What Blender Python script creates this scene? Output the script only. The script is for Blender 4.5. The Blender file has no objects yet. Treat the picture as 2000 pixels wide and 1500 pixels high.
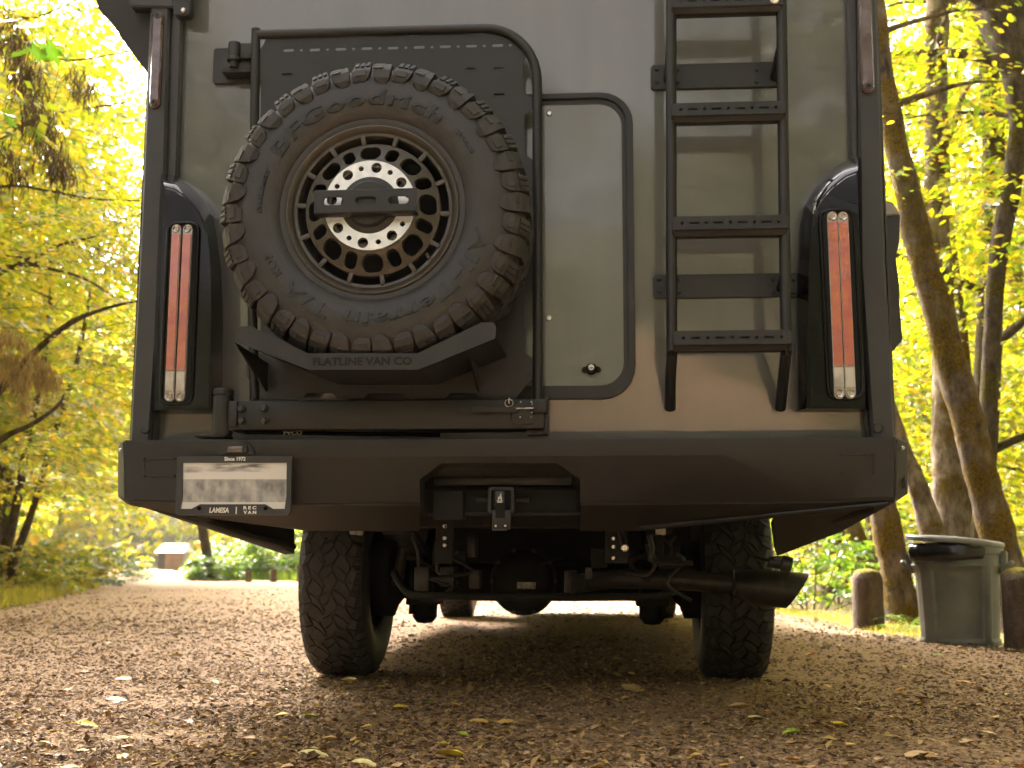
import bpy, bmesh, math, random
import numpy as np
from mathutils import Vector, Matrix, noise

random.seed(7)
RNG = np.random.default_rng(11)
SC = bpy.context.scene
COL = SC.collection
R = math.radians

# ------------------------------------------------------------------ camera
F_PX = 2365.0                      # focal length in pixels of a 2000 px wide frame
YAW, PITCH, ROLL = R(4.4), R(8.2), R(0.2)
CAM = Vector((0.273, -3.70, 0.52))
_f = Vector((-math.sin(YAW) * math.cos(PITCH), math.cos(YAW) * math.cos(PITCH), math.sin(PITCH)))
_r0 = Vector((math.cos(YAW), math.sin(YAW), 0.0))
_u0 = _r0.cross(_f)
_r = _r0 * math.cos(ROLL) + _u0 * math.sin(ROLL)
_u = _u0 * math.cos(ROLL) - _r0 * math.sin(ROLL)
cd = bpy.data.cameras.new('camera')
cam = bpy.data.objects.new('camera', cd)
COL.objects.link(cam)
cam.matrix_world = Matrix(((_r.x, _u.x, -_f.x, CAM.x), (_r.y, _u.y, -_f.y, CAM.y), (_r.z, _u.z, -_f.z, CAM.z), (0, 0, 0, 1)))
cd.sensor_width = 36.0
cd.lens = 36.0 * F_PX / 2000.0
cd.clip_start, cd.clip_end = 0.05, 2000.0
cd.dof.use_dof = True
cd.dof.focus_distance = 3.55
cd.dof.aperture_fstop = (cd.lens / 1000.0) / 0.0085
SC.camera = cam

# ------------------------------------------------------------------ light
SUN_AZ, SUN_EL = R(-36), R(40)     # azimuth from +y towards +x
sun_dir = Vector((math.sin(SUN_AZ) * math.cos(SUN_EL), math.cos(SUN_AZ) * math.cos(SUN_EL), math.sin(SUN_EL)))
W = bpy.data.worlds.new('World')
SC.world = W
W.use_nodes = True
wn = W.node_tree.nodes
wn.clear()
sky = wn.new('ShaderNodeTexSky')
sky.sky_type = 'NISHITA'
sky.sun_disc = False
sky.sun_elevation = SUN_EL
sky.sun_rotation = SUN_AZ % (2 * math.pi)
sky.air_density = 0.2
sky.dust_density = 9.0
sky.ozone_density = 0.0
bg = wn.new('ShaderNodeBackground')
bg.inputs['Strength'].default_value = 0.15
wo = wn.new('ShaderNodeOutputWorld')
hs = wn.new('ShaderNodeHueSaturation')          # thin white overcast
hs.inputs['Saturation'].default_value = 0.06
W.node_tree.links.new(sky.outputs[0], hs.inputs['Color'])
W.node_tree.links.new(hs.outputs[0], bg.inputs[0])
W.node_tree.links.new(bg.outputs[0], wo.inputs[0])
sl = bpy.data.lights.new('sun', 'SUN')
sl.energy = 2.6
sl.angle = R(10.0)
sl.color = (1.0, 0.93, 0.80)
so = bpy.data.objects.new('sun', sl)
COL.objects.link(so)
so.rotation_euler = sun_dir.to_track_quat('Z', 'Y').to_euler()
vs = SC.view_settings
vs.view_transform = 'Standard'
vs.look = 'None'
vs.gamma = 1.0
vs.use_curve_mapping = False
vs.exposure = 3.35
vs.use_white_balance = True
vs.white_balance_temperature = 6800
vs.white_balance_tint = 16
SC.cycles.max_bounces = 8
SC.cycles.transmission_bounces = 6
SC.cycles.transparent_max_bounces = 8
SC.cycles.use_denoising = True
SC.cycles.sample_clamp_indirect = 6.0

# ------------------------------------------------------------------ helpers
def P(px, py, Y):
    """the point of the plane y = Y that stands at a pixel of the 2000 px photograph"""
    d = _f + _r * ((px - 1000.0) / F_PX) - _u * ((py - 750.0) / F_PX)
    return CAM + d * ((Y - CAM.y) / d.y)

def G(px, py, z=0.0):
    d = _f + _r * ((px - 1000.0) / F_PX) - _u * ((py - 750.0) / F_PX)
    return CAM + d * ((z - CAM.z) / d.z)

def PX(w, Y):
    """metres that a width in pixels spans on the plane y = Y"""
    return w * (Y - CAM.y) / F_PX

def xz(pts, Y):
    return [(P(a, b, Y).x, P(a, b, Y).z) for a, b in pts]

def link(o, parent=None):
    COL.objects.link(o)
    if parent is not None:
        o.parent = parent
    return o

def finish(me, m, angle=35):
    for x in (m if isinstance(m, (list, tuple)) else [m]):
        me.materials.append(x)
    if angle:
        me.shade_smooth()
        me.set_sharp_from_angle(angle=R(angle))
    return me

def obj(name, geo, m, parent=None, angle=35, label=None):
    if isinstance(geo, bmesh.types.BMesh):
        me = bpy.data.meshes.new(name)
        bmesh.ops.recalc_face_normals(geo, faces=geo.faces)
        geo.to_mesh(me)
        geo.free()
        finish(me, m, angle)
    else:
        me = geo
    o = link(bpy.data.objects.new(name, me), parent)
    if label:
        o['label'] = label
    return o

def tag(o, label, cat=None, group=None, kind=None):
    o['label'] = label
    if cat:
        o['category'] = cat
    if group:
        o['group'] = group
    if kind:
        o['kind'] = kind
    return o

def empty(name, loc, label, cat, group=None):
    o = bpy.data.objects.new(name, None)
    o.empty_display_size = 0.2
    link(o)
    o.location = loc
    return tag(o, label, cat, group)

def np_mesh(name, verts, loops, starts, m, mat_idx=None, smooth=False):
    me = bpy.data.meshes.new(name)
    verts = np.asarray(verts, np.float32)
    loops = np.asarray(loops, np.int32)
    starts = np.asarray(starts, np.int32)
    me.vertices.add(len(verts))
    me.vertices.foreach_set('co', verts.ravel())
    me.loops.add(len(loops))
    me.loops.foreach_set('vertex_index', loops)
    me.polygons.add(len(starts))
    me.polygons.foreach_set('loop_start', starts)
    for x in (m if isinstance(m, (list, tuple)) else [m]):
        me.materials.append(x)
    if mat_idx is not None:
        me.polygons.foreach_set('material_index', np.asarray(mat_idx, np.int32))
    me.polygons.foreach_set('use_smooth', np.full(len(starts), smooth))
    me.update(calc_edges=True)
    me.validate()
    return me

def add_box(bm, x0, x1, y0, y1, z0, z1, bev=0.0, seg=2):
    v = [bm.verts.new(c) for c in ((x0, y0, z0), (x1, y0, z0), (x1, y1, z0), (x0, y1, z0), (x0, y0, z1), (x1, y0, z1), (x1, y1, z1), (x0, y1, z1))]
    fs = [bm.faces.new([v[i] for i in q]) for q in ((3, 2, 1, 0), (4, 5, 6, 7), (0, 1, 5, 4), (1, 2, 6, 5), (2, 3, 7, 6), (3, 0, 4, 7))]
    if bev:
        es = list({e for f in fs for e in f.edges})
        bmesh.ops.bevel(bm, geom=es, offset=bev, segments=seg, affect='EDGES', profile=0.5)
    return v

def box(x0, x1, y0, y1, z0, z1, bev=0.004):
    bm = bmesh.new()
    add_box(bm, min(x0, x1), max(x0, x1), min(y0, y1), max(y0, y1), min(z0, z1), max(z0, z1), bev)
    return bm

def pbox(px0, py0, px1, py1, Y, depth, bev=0.004):
    a, b = P(px0, py0, Y), P(px1, py1, Y)
    return box(a.x, b.x, Y, Y + depth, a.z, b.z, bev)

def frame_of(t):
    a = Vector((0, 0, 1)) if abs(t.z) < 0.9 else Vector((1, 0, 0))
    n = t.cross(a).normalized()
    return n, t.cross(n).normalized()

def add_tube(bm, pts, rad, seg=12, cap=True, rough=0.0, closed=False):
    pts = [Vector(p) for p in pts]
    n = len(pts)
    rads = rad if isinstance(rad, (list, tuple)) else [rad] * n
    rings, N = [], None
    for i, p in enumerate(pts):
        if closed:
            t = (pts[(i + 1) % n] - pts[i - 1]).normalized()
        else:
            t = (pts[min(i + 1, n - 1)] - pts[max(i - 1, 0)]).normalized()
        if N is None:
            N, B = frame_of(t)
        else:
            N = (N - t * N.dot(t)).normalized()
            B = t.cross(N)
        ring = []
        for k in range(seg):
            a = 2 * math.pi * k / seg
            q = N * math.cos(a) + B * math.sin(a)
            rr = rads[i]
            if rough:
                rr *= 1 + rough * noise.noise(Vector((p + q * rr) * 3.1)) + 0.5 * rough * noise.noise(Vector((p + q * rr) * 11.0))
            ring.append(bm.verts.new(p + q * rr))
        rings.append(ring)
    for i in range(n if closed else n - 1):
        a, b = rings[i], rings[(i + 1) % n]
        for k in range(seg):
            bm.faces.new((a[k], a[(k + 1) % seg], b[(k + 1) % seg], b[k]))
    if cap and not closed:
        bm.faces.new(list(reversed(rings[0])))
        bm.faces.new(rings[-1])

def tube(pts, rad, seg=12, **k):
    bm = bmesh.new()
    add_tube(bm, pts, rad, seg, **k)
    return bm

def smooth_path(pts, n=6):
    """Catmull-Rom through the points; each point may carry a radius as a fourth number"""
    pts = [np.array(p, float) for p in pts]
    out = []
    for i in range(len(pts) - 1):
        p0, p1, p2, p3 = pts[max(i - 1, 0)], pts[i], pts[i + 1], pts[min(i + 2, len(pts) - 1)]
        for k in range(n):
            t = k / n
            out.append(0.5 * (2 * p1 + (p2 - p0) * t + (2 * p0 - 5 * p1 + 4 * p2 - p3) * t * t + (3 * p1 - p0 - 3 * p2 + p3) * t ** 3))
    out.append(pts[-1])
    return out

def lathe(bm, prof, c, axis='y', seg=48, a0=0.0, a1=2 * math.pi, closed_prof=False):
    """profile of (radius, along) turned about an axis through c"""
    full = abs(a1 - a0 - 2 * math.pi) < 1e-6
    rings = []
    for r_, h in prof:
        ring = []
        for k in range(seg if full else seg + 1):
            a = a0 + (a1 - a0) * k / seg
            s, q = r_ * math.cos(a), r_ * math.sin(a)
            if axis == 'y':
                ring.append(bm.verts.new((c[0] + s, c[1] + h, c[2] + q)))
            elif axis == 'x':
                ring.append(bm.verts.new((c[0] + h, c[1] + s, c[2] + q)))
            else:
                ring.append(bm.verts.new((c[0] + s, c[1] + q, c[2] + h)))
        rings.append(ring)
    m = len(rings[0])
    for i in range(len(rings) if closed_prof else len(rings) - 1):
        a, b = rings[i], rings[(i + 1) % len(rings)]
        for k in range(m if full else m - 1):
            bm.faces.new((a[k], a[(k + 1) % m], b[(k + 1) % m], b[k]))
    return rings

def disc(r, c, y0, y1, seg=32, bev=0.0):
    bm = bmesh.new()
    b = bev
    prof = [(0.0005, y0), (r - b, y0), (r, y0 + b), (r, y1)] if b else [(0.0005, y0), (r, y0), (r, y1)]
    prof = [(p, q - c[1]) for p, q in prof]
    lathe(bm, prof, c, 'y', seg)
    return bm

def plate(outer, holes, y0, y1, bev=0.0):
    """flat sheet with holes in the x-z plane, extruded from y0 to y1"""
    bm = bmesh.new()
    es = []
    for loop in [outer] + list(holes):
        vs_ = [bm.verts.new((x, y0, z)) for x, z in loop]
        es += [bm.edges.new((vs_[i], vs_[(i + 1) % len(vs_)])) for i in range(len(vs_))]
    bmesh.ops.triangle_fill(bm, use_beauty=True, use_dissolve=False, edges=es)
    if not bm.faces:
        raise RuntimeError('plate')
    ext = bmesh.ops.extrude_face_region(bm, geom=list(bm.faces))
    bmesh.ops.translate(bm, vec=(0, y1 - y0, 0), verts=[g for g in ext['geom'] if isinstance(g, bmesh.types.BMVert)])
    return bm

def slot(cx, cz, w, h, n=6):
    """rounded slot outline"""
    r_ = h / 2
    pts = []
    for k in range(n + 1):
        a = -math.pi / 2 + math.pi * k / n
        pts.append((cx + w / 2 - r_ + r_ * math.cos(a), cz + r_ * math.sin(a)))
    for k in range(n + 1):
        a = math.pi / 2 + math.pi * k / n
        pts.append((cx - w / 2 + r_ + r_ * math.cos(a), cz + r_ * math.sin(a)))
    return pts

def circ(cx, cz, r_, n=12):
    return [(cx + r_ * math.cos(2 * math.pi * k / n), cz + r_ * math.sin(2 * math.pi * k / n)) for k in range(n)]

def rrect(x0, x1, z0, z1, r_, n=6):
    pts = []
    for cx, cz, a0 in ((x1 - r_, z0 + r_, -90), (x1 - r_, z1 - r_, 0), (x0 + r_, z1 - r_, 90), (x0 + r_, z0 + r_, 180)):
        for k in range(n + 1):
            a = R(a0 + 90 * k / n)
            pts.append((cx + r_ * math.cos(a), cz + r_ * math.sin(a)))
    return pts

def text_verts(s, size, extrude, offset=0.0, font_shear=0.0, spacing=1.0):
    """mesh of a line of text: each glyph's x centred on the whole line; returns the mesh (in x-y, extruded along z)"""
    cu = bpy.data.curves.new('lettering', 'FONT')
    cu.body = s
    cu.size = size
    cu.extrude = extrude
    cu.offset = offset
    cu.shear = font_shear
    cu.space_character = spacing
    cu.align_x = 'CENTER'
    cu.align_y = 'CENTER'
    cu.resolution_u = 3
    o = bpy.data.objects.new('lettering', cu)
    COL.objects.link(o)
    bpy.context.view_layer.update()
    me = bpy.data.meshes.new_from_object(o.evaluated_get(bpy.context.evaluated_depsgraph_get()))
    bpy.data.objects.remove(o)
    bpy.data.curves.remove(cu)
    return me

def flat_text(name, s, size, centre, m, parent, extrude=0.0006, width=None, **k):
    """text standing on the x-z plane, facing -y"""
    me = text_verts(s, size, extrude, **k)
    co = np.zeros(len(me.vertices) * 3, np.float32)
    me.vertices.foreach_get('co', co)
    co = co.reshape(-1, 3)
    sx = 1.0
    if width:
        sx = width / max(1e-6, co[:, 0].max() - co[:, 0].min())
    mid = (co[:, 0].max() + co[:, 0].min()) / 2
    out = np.stack([centre[0] + (co[:, 0] - mid) * sx, centre[1] - co[:, 2], centre[2] + co[:, 1]], 1)
    me.vertices.foreach_set('co', out.astype(np.float32).ravel())
    me.materials.clear()
    me.materials.append(m)
    me.update()
    return obj(name, me, m, parent)

# ------------------------------------------------------------------ materials
def nodes(name):
    m = bpy.data.materials.new(name)
    m.use_nodes = True
    return m, m.node_tree.nodes, m.node_tree.links, m.node_tree.nodes['Principled BSDF']

def mat(name, col, rough=0.5, metal=0.0, coat=0.0, var=0.0, vscale=8.0, bump=0.0, bscale=200.0, rvar=0.0, col2=None, spec=0.5, detail=4.0):
    m, n, l, b = nodes(name)
    b.inputs['Base Color'].default_value = (*col, 1)
    b.inputs['Roughness'].default_value = rough
    b.inputs['Metallic'].default_value = metal
    b.inputs['Coat Weight'].default_value = coat
    b.inputs['Coat Roughness'].default_value = 0.06
    b.inputs['Specular IOR Level'].default_value = spec
    tc = n.new('ShaderNodeTexCoord')
    if var or rvar or col2:
        t = n.new('ShaderNodeTexNoise')
        t.inputs['Scale'].default_value = vscale
        t.inputs['Detail'].default_value = detail
        l.new(tc.outputs['Object'], t.inputs['Vector'])
        if var or col2:
            r_ = n.new('ShaderNodeValToRGB')
            r_.color_ramp.elements[0].position = 0.35
            r_.color_ramp.elements[1].position = 0.68
            c2 = col2 or tuple(min(1, c * (1 + var)) for c in col)
            c1 = col if col2 else tuple(c * (1 - var) for c in col)
            r_.color_ramp.elements[0].color = (*c1, 1)
            r_.color_ramp.elements[1].color = (*c2, 1)
            l.new(t.outputs['Fac'], r_.inputs[0])
            l.new(r_.outputs[0], b.inputs['Base Color'])
        if rvar:
            mr = n.new('ShaderNodeMapRange')
            mr.inputs['To Min'].default_value = max(0.02, rough - rvar)
            mr.inputs['To Max'].default_value = min(1, rough + rvar)
            l.new(t.outputs['Fac'], mr.inputs[0])
            l.new(mr.outputs[0], b.inputs['Roughness'])
    if bump:
        t2 = n.new('ShaderNodeTexNoise')
        t2.inputs['Scale'].default_value = bscale
        t2.inputs['Detail'].default_value = 3
        l.new(tc.outputs['Object'], t2.inputs['Vector'])
        bp = n.new('ShaderNodeBump')
        bp.inputs['Strength'].default_value = bump
        bp.inputs['Distance'].default_value = 0.002
        l.new(t2.outputs['Fac'], bp.inputs['Height'])
        l.new(bp.outputs[0], b.inputs['Normal'])
    return m

def leaf_mat(name, stops, tstops, trans=0.5, gloss=0.08):
    """thin leaf: reflects one colour and lets another through; the colour differs from leaf to leaf"""
    m, n, l, b = nodes(name)
    n.remove(b)
    out = n['Material Output']
    g = n.new('ShaderNodeNewGeometry')
    def ramp(st):
        r_ = n.new('ShaderNodeValToRGB')
        e = r_.color_ramp.elements
        while len(e) < len(st):
            e.new(0.5)
        for el, (p, c) in zip(e, st):
            el.position = p
            el.color = (*c, 1)
        l.new(g.outputs['Random Per Island'], r_.inputs[0])
        return r_
    r1, r2 = ramp(stops), ramp(tstops)
    d = n.new('ShaderNodeBsdfDiffuse')
    t = n.new('ShaderNodeBsdfTranslucent')
    gl = n.new('ShaderNodeBsdfGlossy')
    gl.inputs['Roughness'].default_value = 0.35
    l.new(r1.outputs[0], d.inputs[0])
    l.new(r2.outputs[0], t.inputs[0])
    mx = n.new('ShaderNodeMixShader')
    mx.inputs[0].default_value = trans
    l.new(d.outputs[0], mx.inputs[1])
    l.new(t.outputs[0], mx.inputs[2])
    m2 = n.new('ShaderNodeMixShader')
    m2.inputs[0].default_value = gloss
    l.new(mx.outputs[0], m2.inputs[1])
    l.new(gl.outputs[0], m2.inputs[2])
    l.new(m2.outputs[0], out.inputs[0])
    return m

def body_paint():
    m, n, l, b = nodes('grey_gelcoat')
    tc = n.new('ShaderNodeTexCoord')
    b.inputs['Roughness'].default_value = 0.32
    b.inputs['Coat Weight'].default_value = 0.85
    b.inputs['Coat Roughness'].default_value = 0.022
    b.inputs['Coat IOR'].default_value = 1.66
    t = n.new('ShaderNodeTexNoise')
    t.inputs['Scale'].default_value = 2.6
    t.inputs['Detail'].default_value = 8
    st = n.new('ShaderNodeMapping')                # rain streaks run down the panel
    st.inputs['Scale'].default_value = (3.2, 1, 0.55)
    l.new(tc.outputs['Object'], st.inputs['Vector'])
    l.new(st.outputs[0], t.inputs['Vector'])
    dr = n.new('ShaderNodeMapRange')
    dr.inputs['From Min'].default_value = 0.45
    dr.inputs['From Max'].default_value = 0.75
    dr.inputs['To Min'].default_value = 0.015
    dr.inputs['To Max'].default_value = 0.09
    l.new(t.outputs['Fac'], dr.inputs[0])
    l.new(dr.outputs[0], b.inputs['Coat Roughness'])
    r_ = n.new('ShaderNodeValToRGB')
    r_.color_ramp.elements[0].position = 0.3
    r_.color_ramp.elements[1].position = 0.75
    r_.color_ramp.elements[0].color = (0.082, 0.087, 0.083, 1)
    r_.color_ramp.elements[1].color = (0.106, 0.110, 0.104, 1)
    l.new(t.outputs['Fac'], r_.inputs[0])
    l.new(r_.outputs[0], b.inputs['Base Color'])
    # long waves of a laminated panel and fine orange peel
    w = n.new('ShaderNodeTexNoise')
    w.inputs['Scale'].default_value = 5.0
    w.inputs['Detail'].default_value = 1.5
    l.new(tc.outputs['Object'], w.inputs['Vector'])
    o = n.new('ShaderNodeTexNoise')
    o.inputs['Scale'].default_value = 120
    o.inputs['Detail'].default_value = 2
    l.new(tc.outputs['Object'], o.inputs['Vector'])
    b1 = n.new('ShaderNodeBump')
    b1.inputs['Strength'].default_value = 0.5
    b1.inputs['Distance'].default_value = 0.004
    l.new(w.outputs['Fac'], b1.inputs['Height'])
    b2 = n.new('ShaderNodeBump')
    b2.inputs['Strength'].default_value = 0.10
    b2.inputs['Distance'].default_value = 0.001
    l.new(o.outputs['Fac'], b2.inputs['Height'])
    l.new(b1.outputs[0], b2.inputs['Normal'])
    l.new(b2.outputs[0], b.inputs['Coat Normal'])
    return m

M = {}
M['paint'] = body_paint()
M['black'] = mat('black_powder_coat', (0.0066, 0.0067, 0.0076), 0.5, col2=(0.0125, 0.0121, 0.0125), detail=9.0, vscale=4, bump=0.12, bscale=700, rvar=0.06)
M['black_dark'] = mat('dusty_black_underbody', (0.0055, 0.005, 0.005), 0.8, var=0.4, vscale=14, bump=0.3, bscale=90)
M['trim'] = mat('black_trim_extrusion', (0.027, 0.0270, 0.0300), 0.42, var=0.10, vscale=5, bump=0.08, bscale=500)
M['gloss'] = mat('gloss_black_plastic', (0.004, 0.004, 0.004), 0.07, coat=0.0, bump=0.12, bscale=30, spec=0.22)
M['gloss_glint'] = mat('gloss_black_sky_glint', (0.012, 0.012, 0.012), 0.06, coat=1.0, bump=0.15, bscale=25, spec=1.0)  # same black plastic made shinier, puts a sky glint on upward faces
M['rubber'] = mat('tyre_rubber', (0.018, 0.0172, 0.0176), 0.50, col2=(0.027, 0.0258, 0.0262), vscale=16, bump=0.25, bscale=160, rvar=0.1)
M['tread'] = mat('dusty_tread_rubber', (0.0145, 0.0140, 0.0146), 0.65, col2=(0.033, 0.0300, 0.0290), vscale=26, bump=0.3, bscale=130, rvar=0.1)
M['letter'] = mat('raised_rubber_lettering', (0.0045, 0.0045, 0.0045), 0.35)
M['bronze'] = mat('bronze_wheel_paint', (0.068, 0.061, 0.052), 0.40, metal=0.45, var=0.12, vscale=20, bump=0.06, bscale=400)
M['machined'] = mat('machined_aluminium', (0.64, 0.63, 0.61), 0.34, metal=0.85, var=0.12, vscale=40, bump=0.1, bscale=300, rvar=0.08)
M['chrome'] = mat('zinc_steel', (0.55, 0.53, 0.50), 0.28, metal=1.0, rvar=0.1, vscale=60)
M['seal'] = mat('hatch_rubber_seal', (0.012, 0.011, 0.011), 0.5, bump=0.1, bscale=200)
M['void'] = mat('hole_shade_and_print', (0.006, 0.006, 0.006), 0.9)  # near-black that paints shade into holes; also black lettering and emblem
M['white'] = mat('white_print', (0.72, 0.71, 0.68), 0.5)
M['grey_print'] = mat('grey_print', (0.30, 0.29, 0.28), 0.5)
M['exhaust'] = mat('sooty_exhaust_steel', (0.022, 0.0205, 0.0215), 0.40, metal=0.35, col2=(0.055, 0.047, 0.045), vscale=22, bump=0.25, bscale=120, rvar=0.12)
M['fabric'] = mat('black_awning_vinyl', (0.014, 0.0135, 0.014), 0.62, var=0.2, vscale=6, bump=0.35, bscale=40)

def lens_mat(name, c1, c2, rough=0.18):
    m, n, l, b = nodes(name)
    tc = n.new('ShaderNodeTexCoord')
    t = n.new('ShaderNodeTexNoise')
    t.inputs['Scale'].default_value = 18
    t.inputs['Detail'].default_value = 3
    l.new(tc.outputs['Object'], t.inputs['Vector'])
    v = n.new('ShaderNodeTexVoronoi')
    v.inputs['Scale'].default_value = 160
    l.new(tc.outputs['Object'], v.inputs['Vector'])
    r_ = n.new('ShaderNodeValToRGB')
    r_.color_ramp.elements[0].position = 0.35
    r_.color_ramp.elements[1].position = 0.7
    r_.color_ramp.elements[0].color = (*c1, 1)
    r_.color_ramp.elements[1].color = (*c2, 1)
    l.new(t.outputs['Fac'], r_.inputs[0])
    l.new(r_.outputs[0], b.inputs['Base Color'])
    b.inputs['Roughness'].default_value = rough
    b.inputs['Coat Weight'].default_value = 1.0
    bp = n.new('ShaderNodeBump')
    bp.inputs['Strength'].default_value = 0.35
    bp.inputs['Distance'].default_value = 0.002
    l.new(v.outputs['Distance'], bp.inputs['Height'])
    l.new(bp.outputs[0], b.inputs['Normal'])
    return m

M['red_lens'] = lens_mat('red_reflector_lens', (0.40, 0.090, 0.080), (0.50, 0.145, 0.065))
M['clear_lens'] = lens_mat('clear_ribbed_lens', (0.34, 0.31, 0.28), (0.56, 0.52, 0.47))
M['smoke_lens'] = lens_mat('smoked_marker_lens', (0.05, 0.022, 0.022), (0.10, 0.06, 0.055), 0.1)

def bark_mat(name, c1, c2, moss, amount, scale=5.0):
    m, n, l, b = nodes(name)
    b.inputs['Roughness'].default_value = 0.9
    b.inputs['Specular IOR Level'].default_value = 0.15
    tc = n.new('ShaderNodeTexCoord')
    mp = n.new('ShaderNodeMapping')
    mp.inputs['Scale'].default_value = (1, 1, 0.45)
    l.new(tc.outputs['Object'], mp.inputs['Vector'])
    t = n.new('ShaderNodeTexNoise')
    t.inputs['Scale'].default_value = scale * 3
    t.inputs['Detail'].default_value = 8
    t.inputs['Roughness'].default_value = 0.7
    l.new(mp.outputs[0], t.inputs['Vector'])
    r1 = n.new('ShaderNodeValToRGB')
    r1.color_ramp.elements[0].position = 0.36
    r1.color_ramp.elements[1].position = 0.66
    r1.color_ramp.elements[0].color = (*c1, 1)
    r1.color_ramp.elements[1].color = (*c2, 1)
    l.new(t.outputs['Fac'], r1.inputs[0])
    t2 = n.new('ShaderNodeTexNoise')
    t2.inputs['Scale'].default_value = scale * 0.9
    t2.inputs['Detail'].default_value = 6
    t2.inputs['Roughness'].default_value = 0.65
    l.new(tc.outputs['Object'], t2.inputs['Vector'])
    r2 = n.new('ShaderNodeValToRGB')
    r2.color_ramp.elements[0].position = 0.62 - amount * 0.28
    r2.color_ramp.elements[1].position = 0.70 - amount * 0.22
    l.new(t2.outputs['Fac'], r2.inputs[0])
    t3 = n.new('ShaderNodeTexNoise')
    t3.inputs['Scale'].default_value = 60
    t3.inputs['Detail'].default_value = 5
    l.new(tc.outputs['Object'], t3.inputs['Vector'])
    r3 = n.new('ShaderNodeValToRGB')
    r3.color_ramp.elements[0].position = 0.35
    r3.color_ramp.elements[1].position = 0.7
    r3.color_ramp.elements[0].color = tuple(x * 0.35 for x in moss) + (1,)
    r3.color_ramp.elements[1].color = (*moss, 1)
    l.new(t3.outputs['Fac'], r3.inputs[0])
    mx = n.new('ShaderNodeMix')
    mx.data_type = 'RGBA'
    l.new(r2.outputs[0], mx.inputs[0])
    l.new(r1.outputs[0], mx.inputs[6])
    l.new(r3.outputs[0], mx.inputs[7])
    l.new(mx.outputs[2], b.inputs['Base Color'])
    bp = n.new('ShaderNodeBump')
    bp.inputs['Strength'].default_value = 1.0
    bp.inputs['Distance'].default_value = 0.035
    l.new(t.outputs['Fac'], bp.inputs['Height'])
    bp2 = n.new('ShaderNodeBump')
    bp2.inputs['Strength'].default_value = 0.6
    bp2.inputs['Distance'].default_value = 0.012
    l.new(t3.outputs['Fac'], bp2.inputs['Height'])
    l.new(bp.outputs[0], bp2.inputs['Normal'])
    l.new(bp2.outputs[0], b.inputs['Normal'])
    return m

M['bark'] = bark_mat('grey_alder_bark', (0.036, 0.026, 0.019), (0.31, 0.25, 0.19), (0.17, 0.105, 0.012), 0.38, 3.2)
M['bark_moss'] = bark_mat('mossy_maple_bark', (0.034, 0.023, 0.016), (0.22, 0.165, 0.115), (0.17, 0.105, 0.012), 0.66, 3.2)
M['bark_dark'] = bark_mat('dark_wet_bark', (0.035, 0.025, 0.018), (0.12, 0.09, 0.065), (0.11, 0.085, 0.014), 0.5)
M['post_wood'] = bark_mat('weathered_post_wood', (0.060, 0.042, 0.030), (0.145, 0.105, 0.075), (0.10, 0.085, 0.02), 0.12, 3.0)
M['moss'] = leaf_mat('hanging_moss', [(0.0, (0.11, 0.065, 0.022)), (0.6, (0.22, 0.14, 0.045)), (1.0, (0.30, 0.22, 0.09))],
                     [(0.0, (0.25, 0.15, 0.05)), (1.0, (0.55, 0.38, 0.12))], 0.45, 0.02)
M['leaf'] = leaf_mat('alder_leaf', [(0.0, (0.050, 0.085, 0.008)), (0.55, (0.10, 0.125, 0.009)), (0.9, (0.20, 0.165, 0.012)), (1.0, (0.32, 0.20, 0.02))],
                     [(0.0, (0.16, 0.29, 0.005)), (0.45, (0.42, 0.47, 0.006)), (0.85, (0.70, 0.57, 0.008)), (1.0, (0.80, 0.48, 0.02))], 0.60)
M['leaf_yellow'] = leaf_mat('yellow_maple_leaf', [(0.0, (0.09, 0.13, 0.006)), (0.5, (0.20, 0.18, 0.007)), (1.0, (0.34, 0.23, 0.012))],
                            [(0.0, (0.14, 0.27, 0.005)), (0.38, (0.40, 0.45, 0.006)), (0.8, (0.74, 0.60, 0.008)), (1.0, (0.84, 0.50, 0.02))], 0.62)
M['leaf_green'] = leaf_mat('fresh_green_leaf', [(0.0, (0.035, 0.095, 0.012)), (0.6, (0.065, 0.14, 0.014)), (1.0, (0.15, 0.18, 0.02))],
                           [(0.0, (0.12, 0.30, 0.015)), (0.6, (0.24, 0.44, 0.02)), (1.0, (0.55, 0.58, 0.04))], 0.5)
M['leaf_dark'] = leaf_mat('dark_shrub_leaf', [(0.0, (0.022, 0.045, 0.012)), (1.0, (0.055, 0.085, 0.016))],
                          [(0.0, (0.06, 0.14, 0.02)), (1.0, (0.20, 0.28, 0.03))], 0.4)
M['broad'] = leaf_mat('broad_green_leaf', [(0.0, (0.030, 0.085, 0.010)), (1.0, (0.06, 0.12, 0.012))], [(0.0, (0.07, 0.22, 0.008)), (1.0, (0.14, 0.30, 0.010))], 0.5)
M['twig_moss'] = leaf_mat('brown_dead_twigs', [(0.0, (0.030, 0.018, 0.008)), (1.0, (0.10, 0.062, 0.028))], [(0.0, (0.06, 0.035, 0.012)), (1.0, (0.20, 0.12, 0.04))], 0.35, 0.02)
M['grass'] = leaf_mat('dry_grass', [(0.0, (0.10, 0.11, 0.015)), (0.6, (0.22, 0.19, 0.02)), (1.0, (0.36, 0.26, 0.05))],
                      [(0.0, (0.30, 0.32, 0.02)), (1.0, (0.65, 0.50, 0.06))], 0.45, 0.04)

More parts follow.
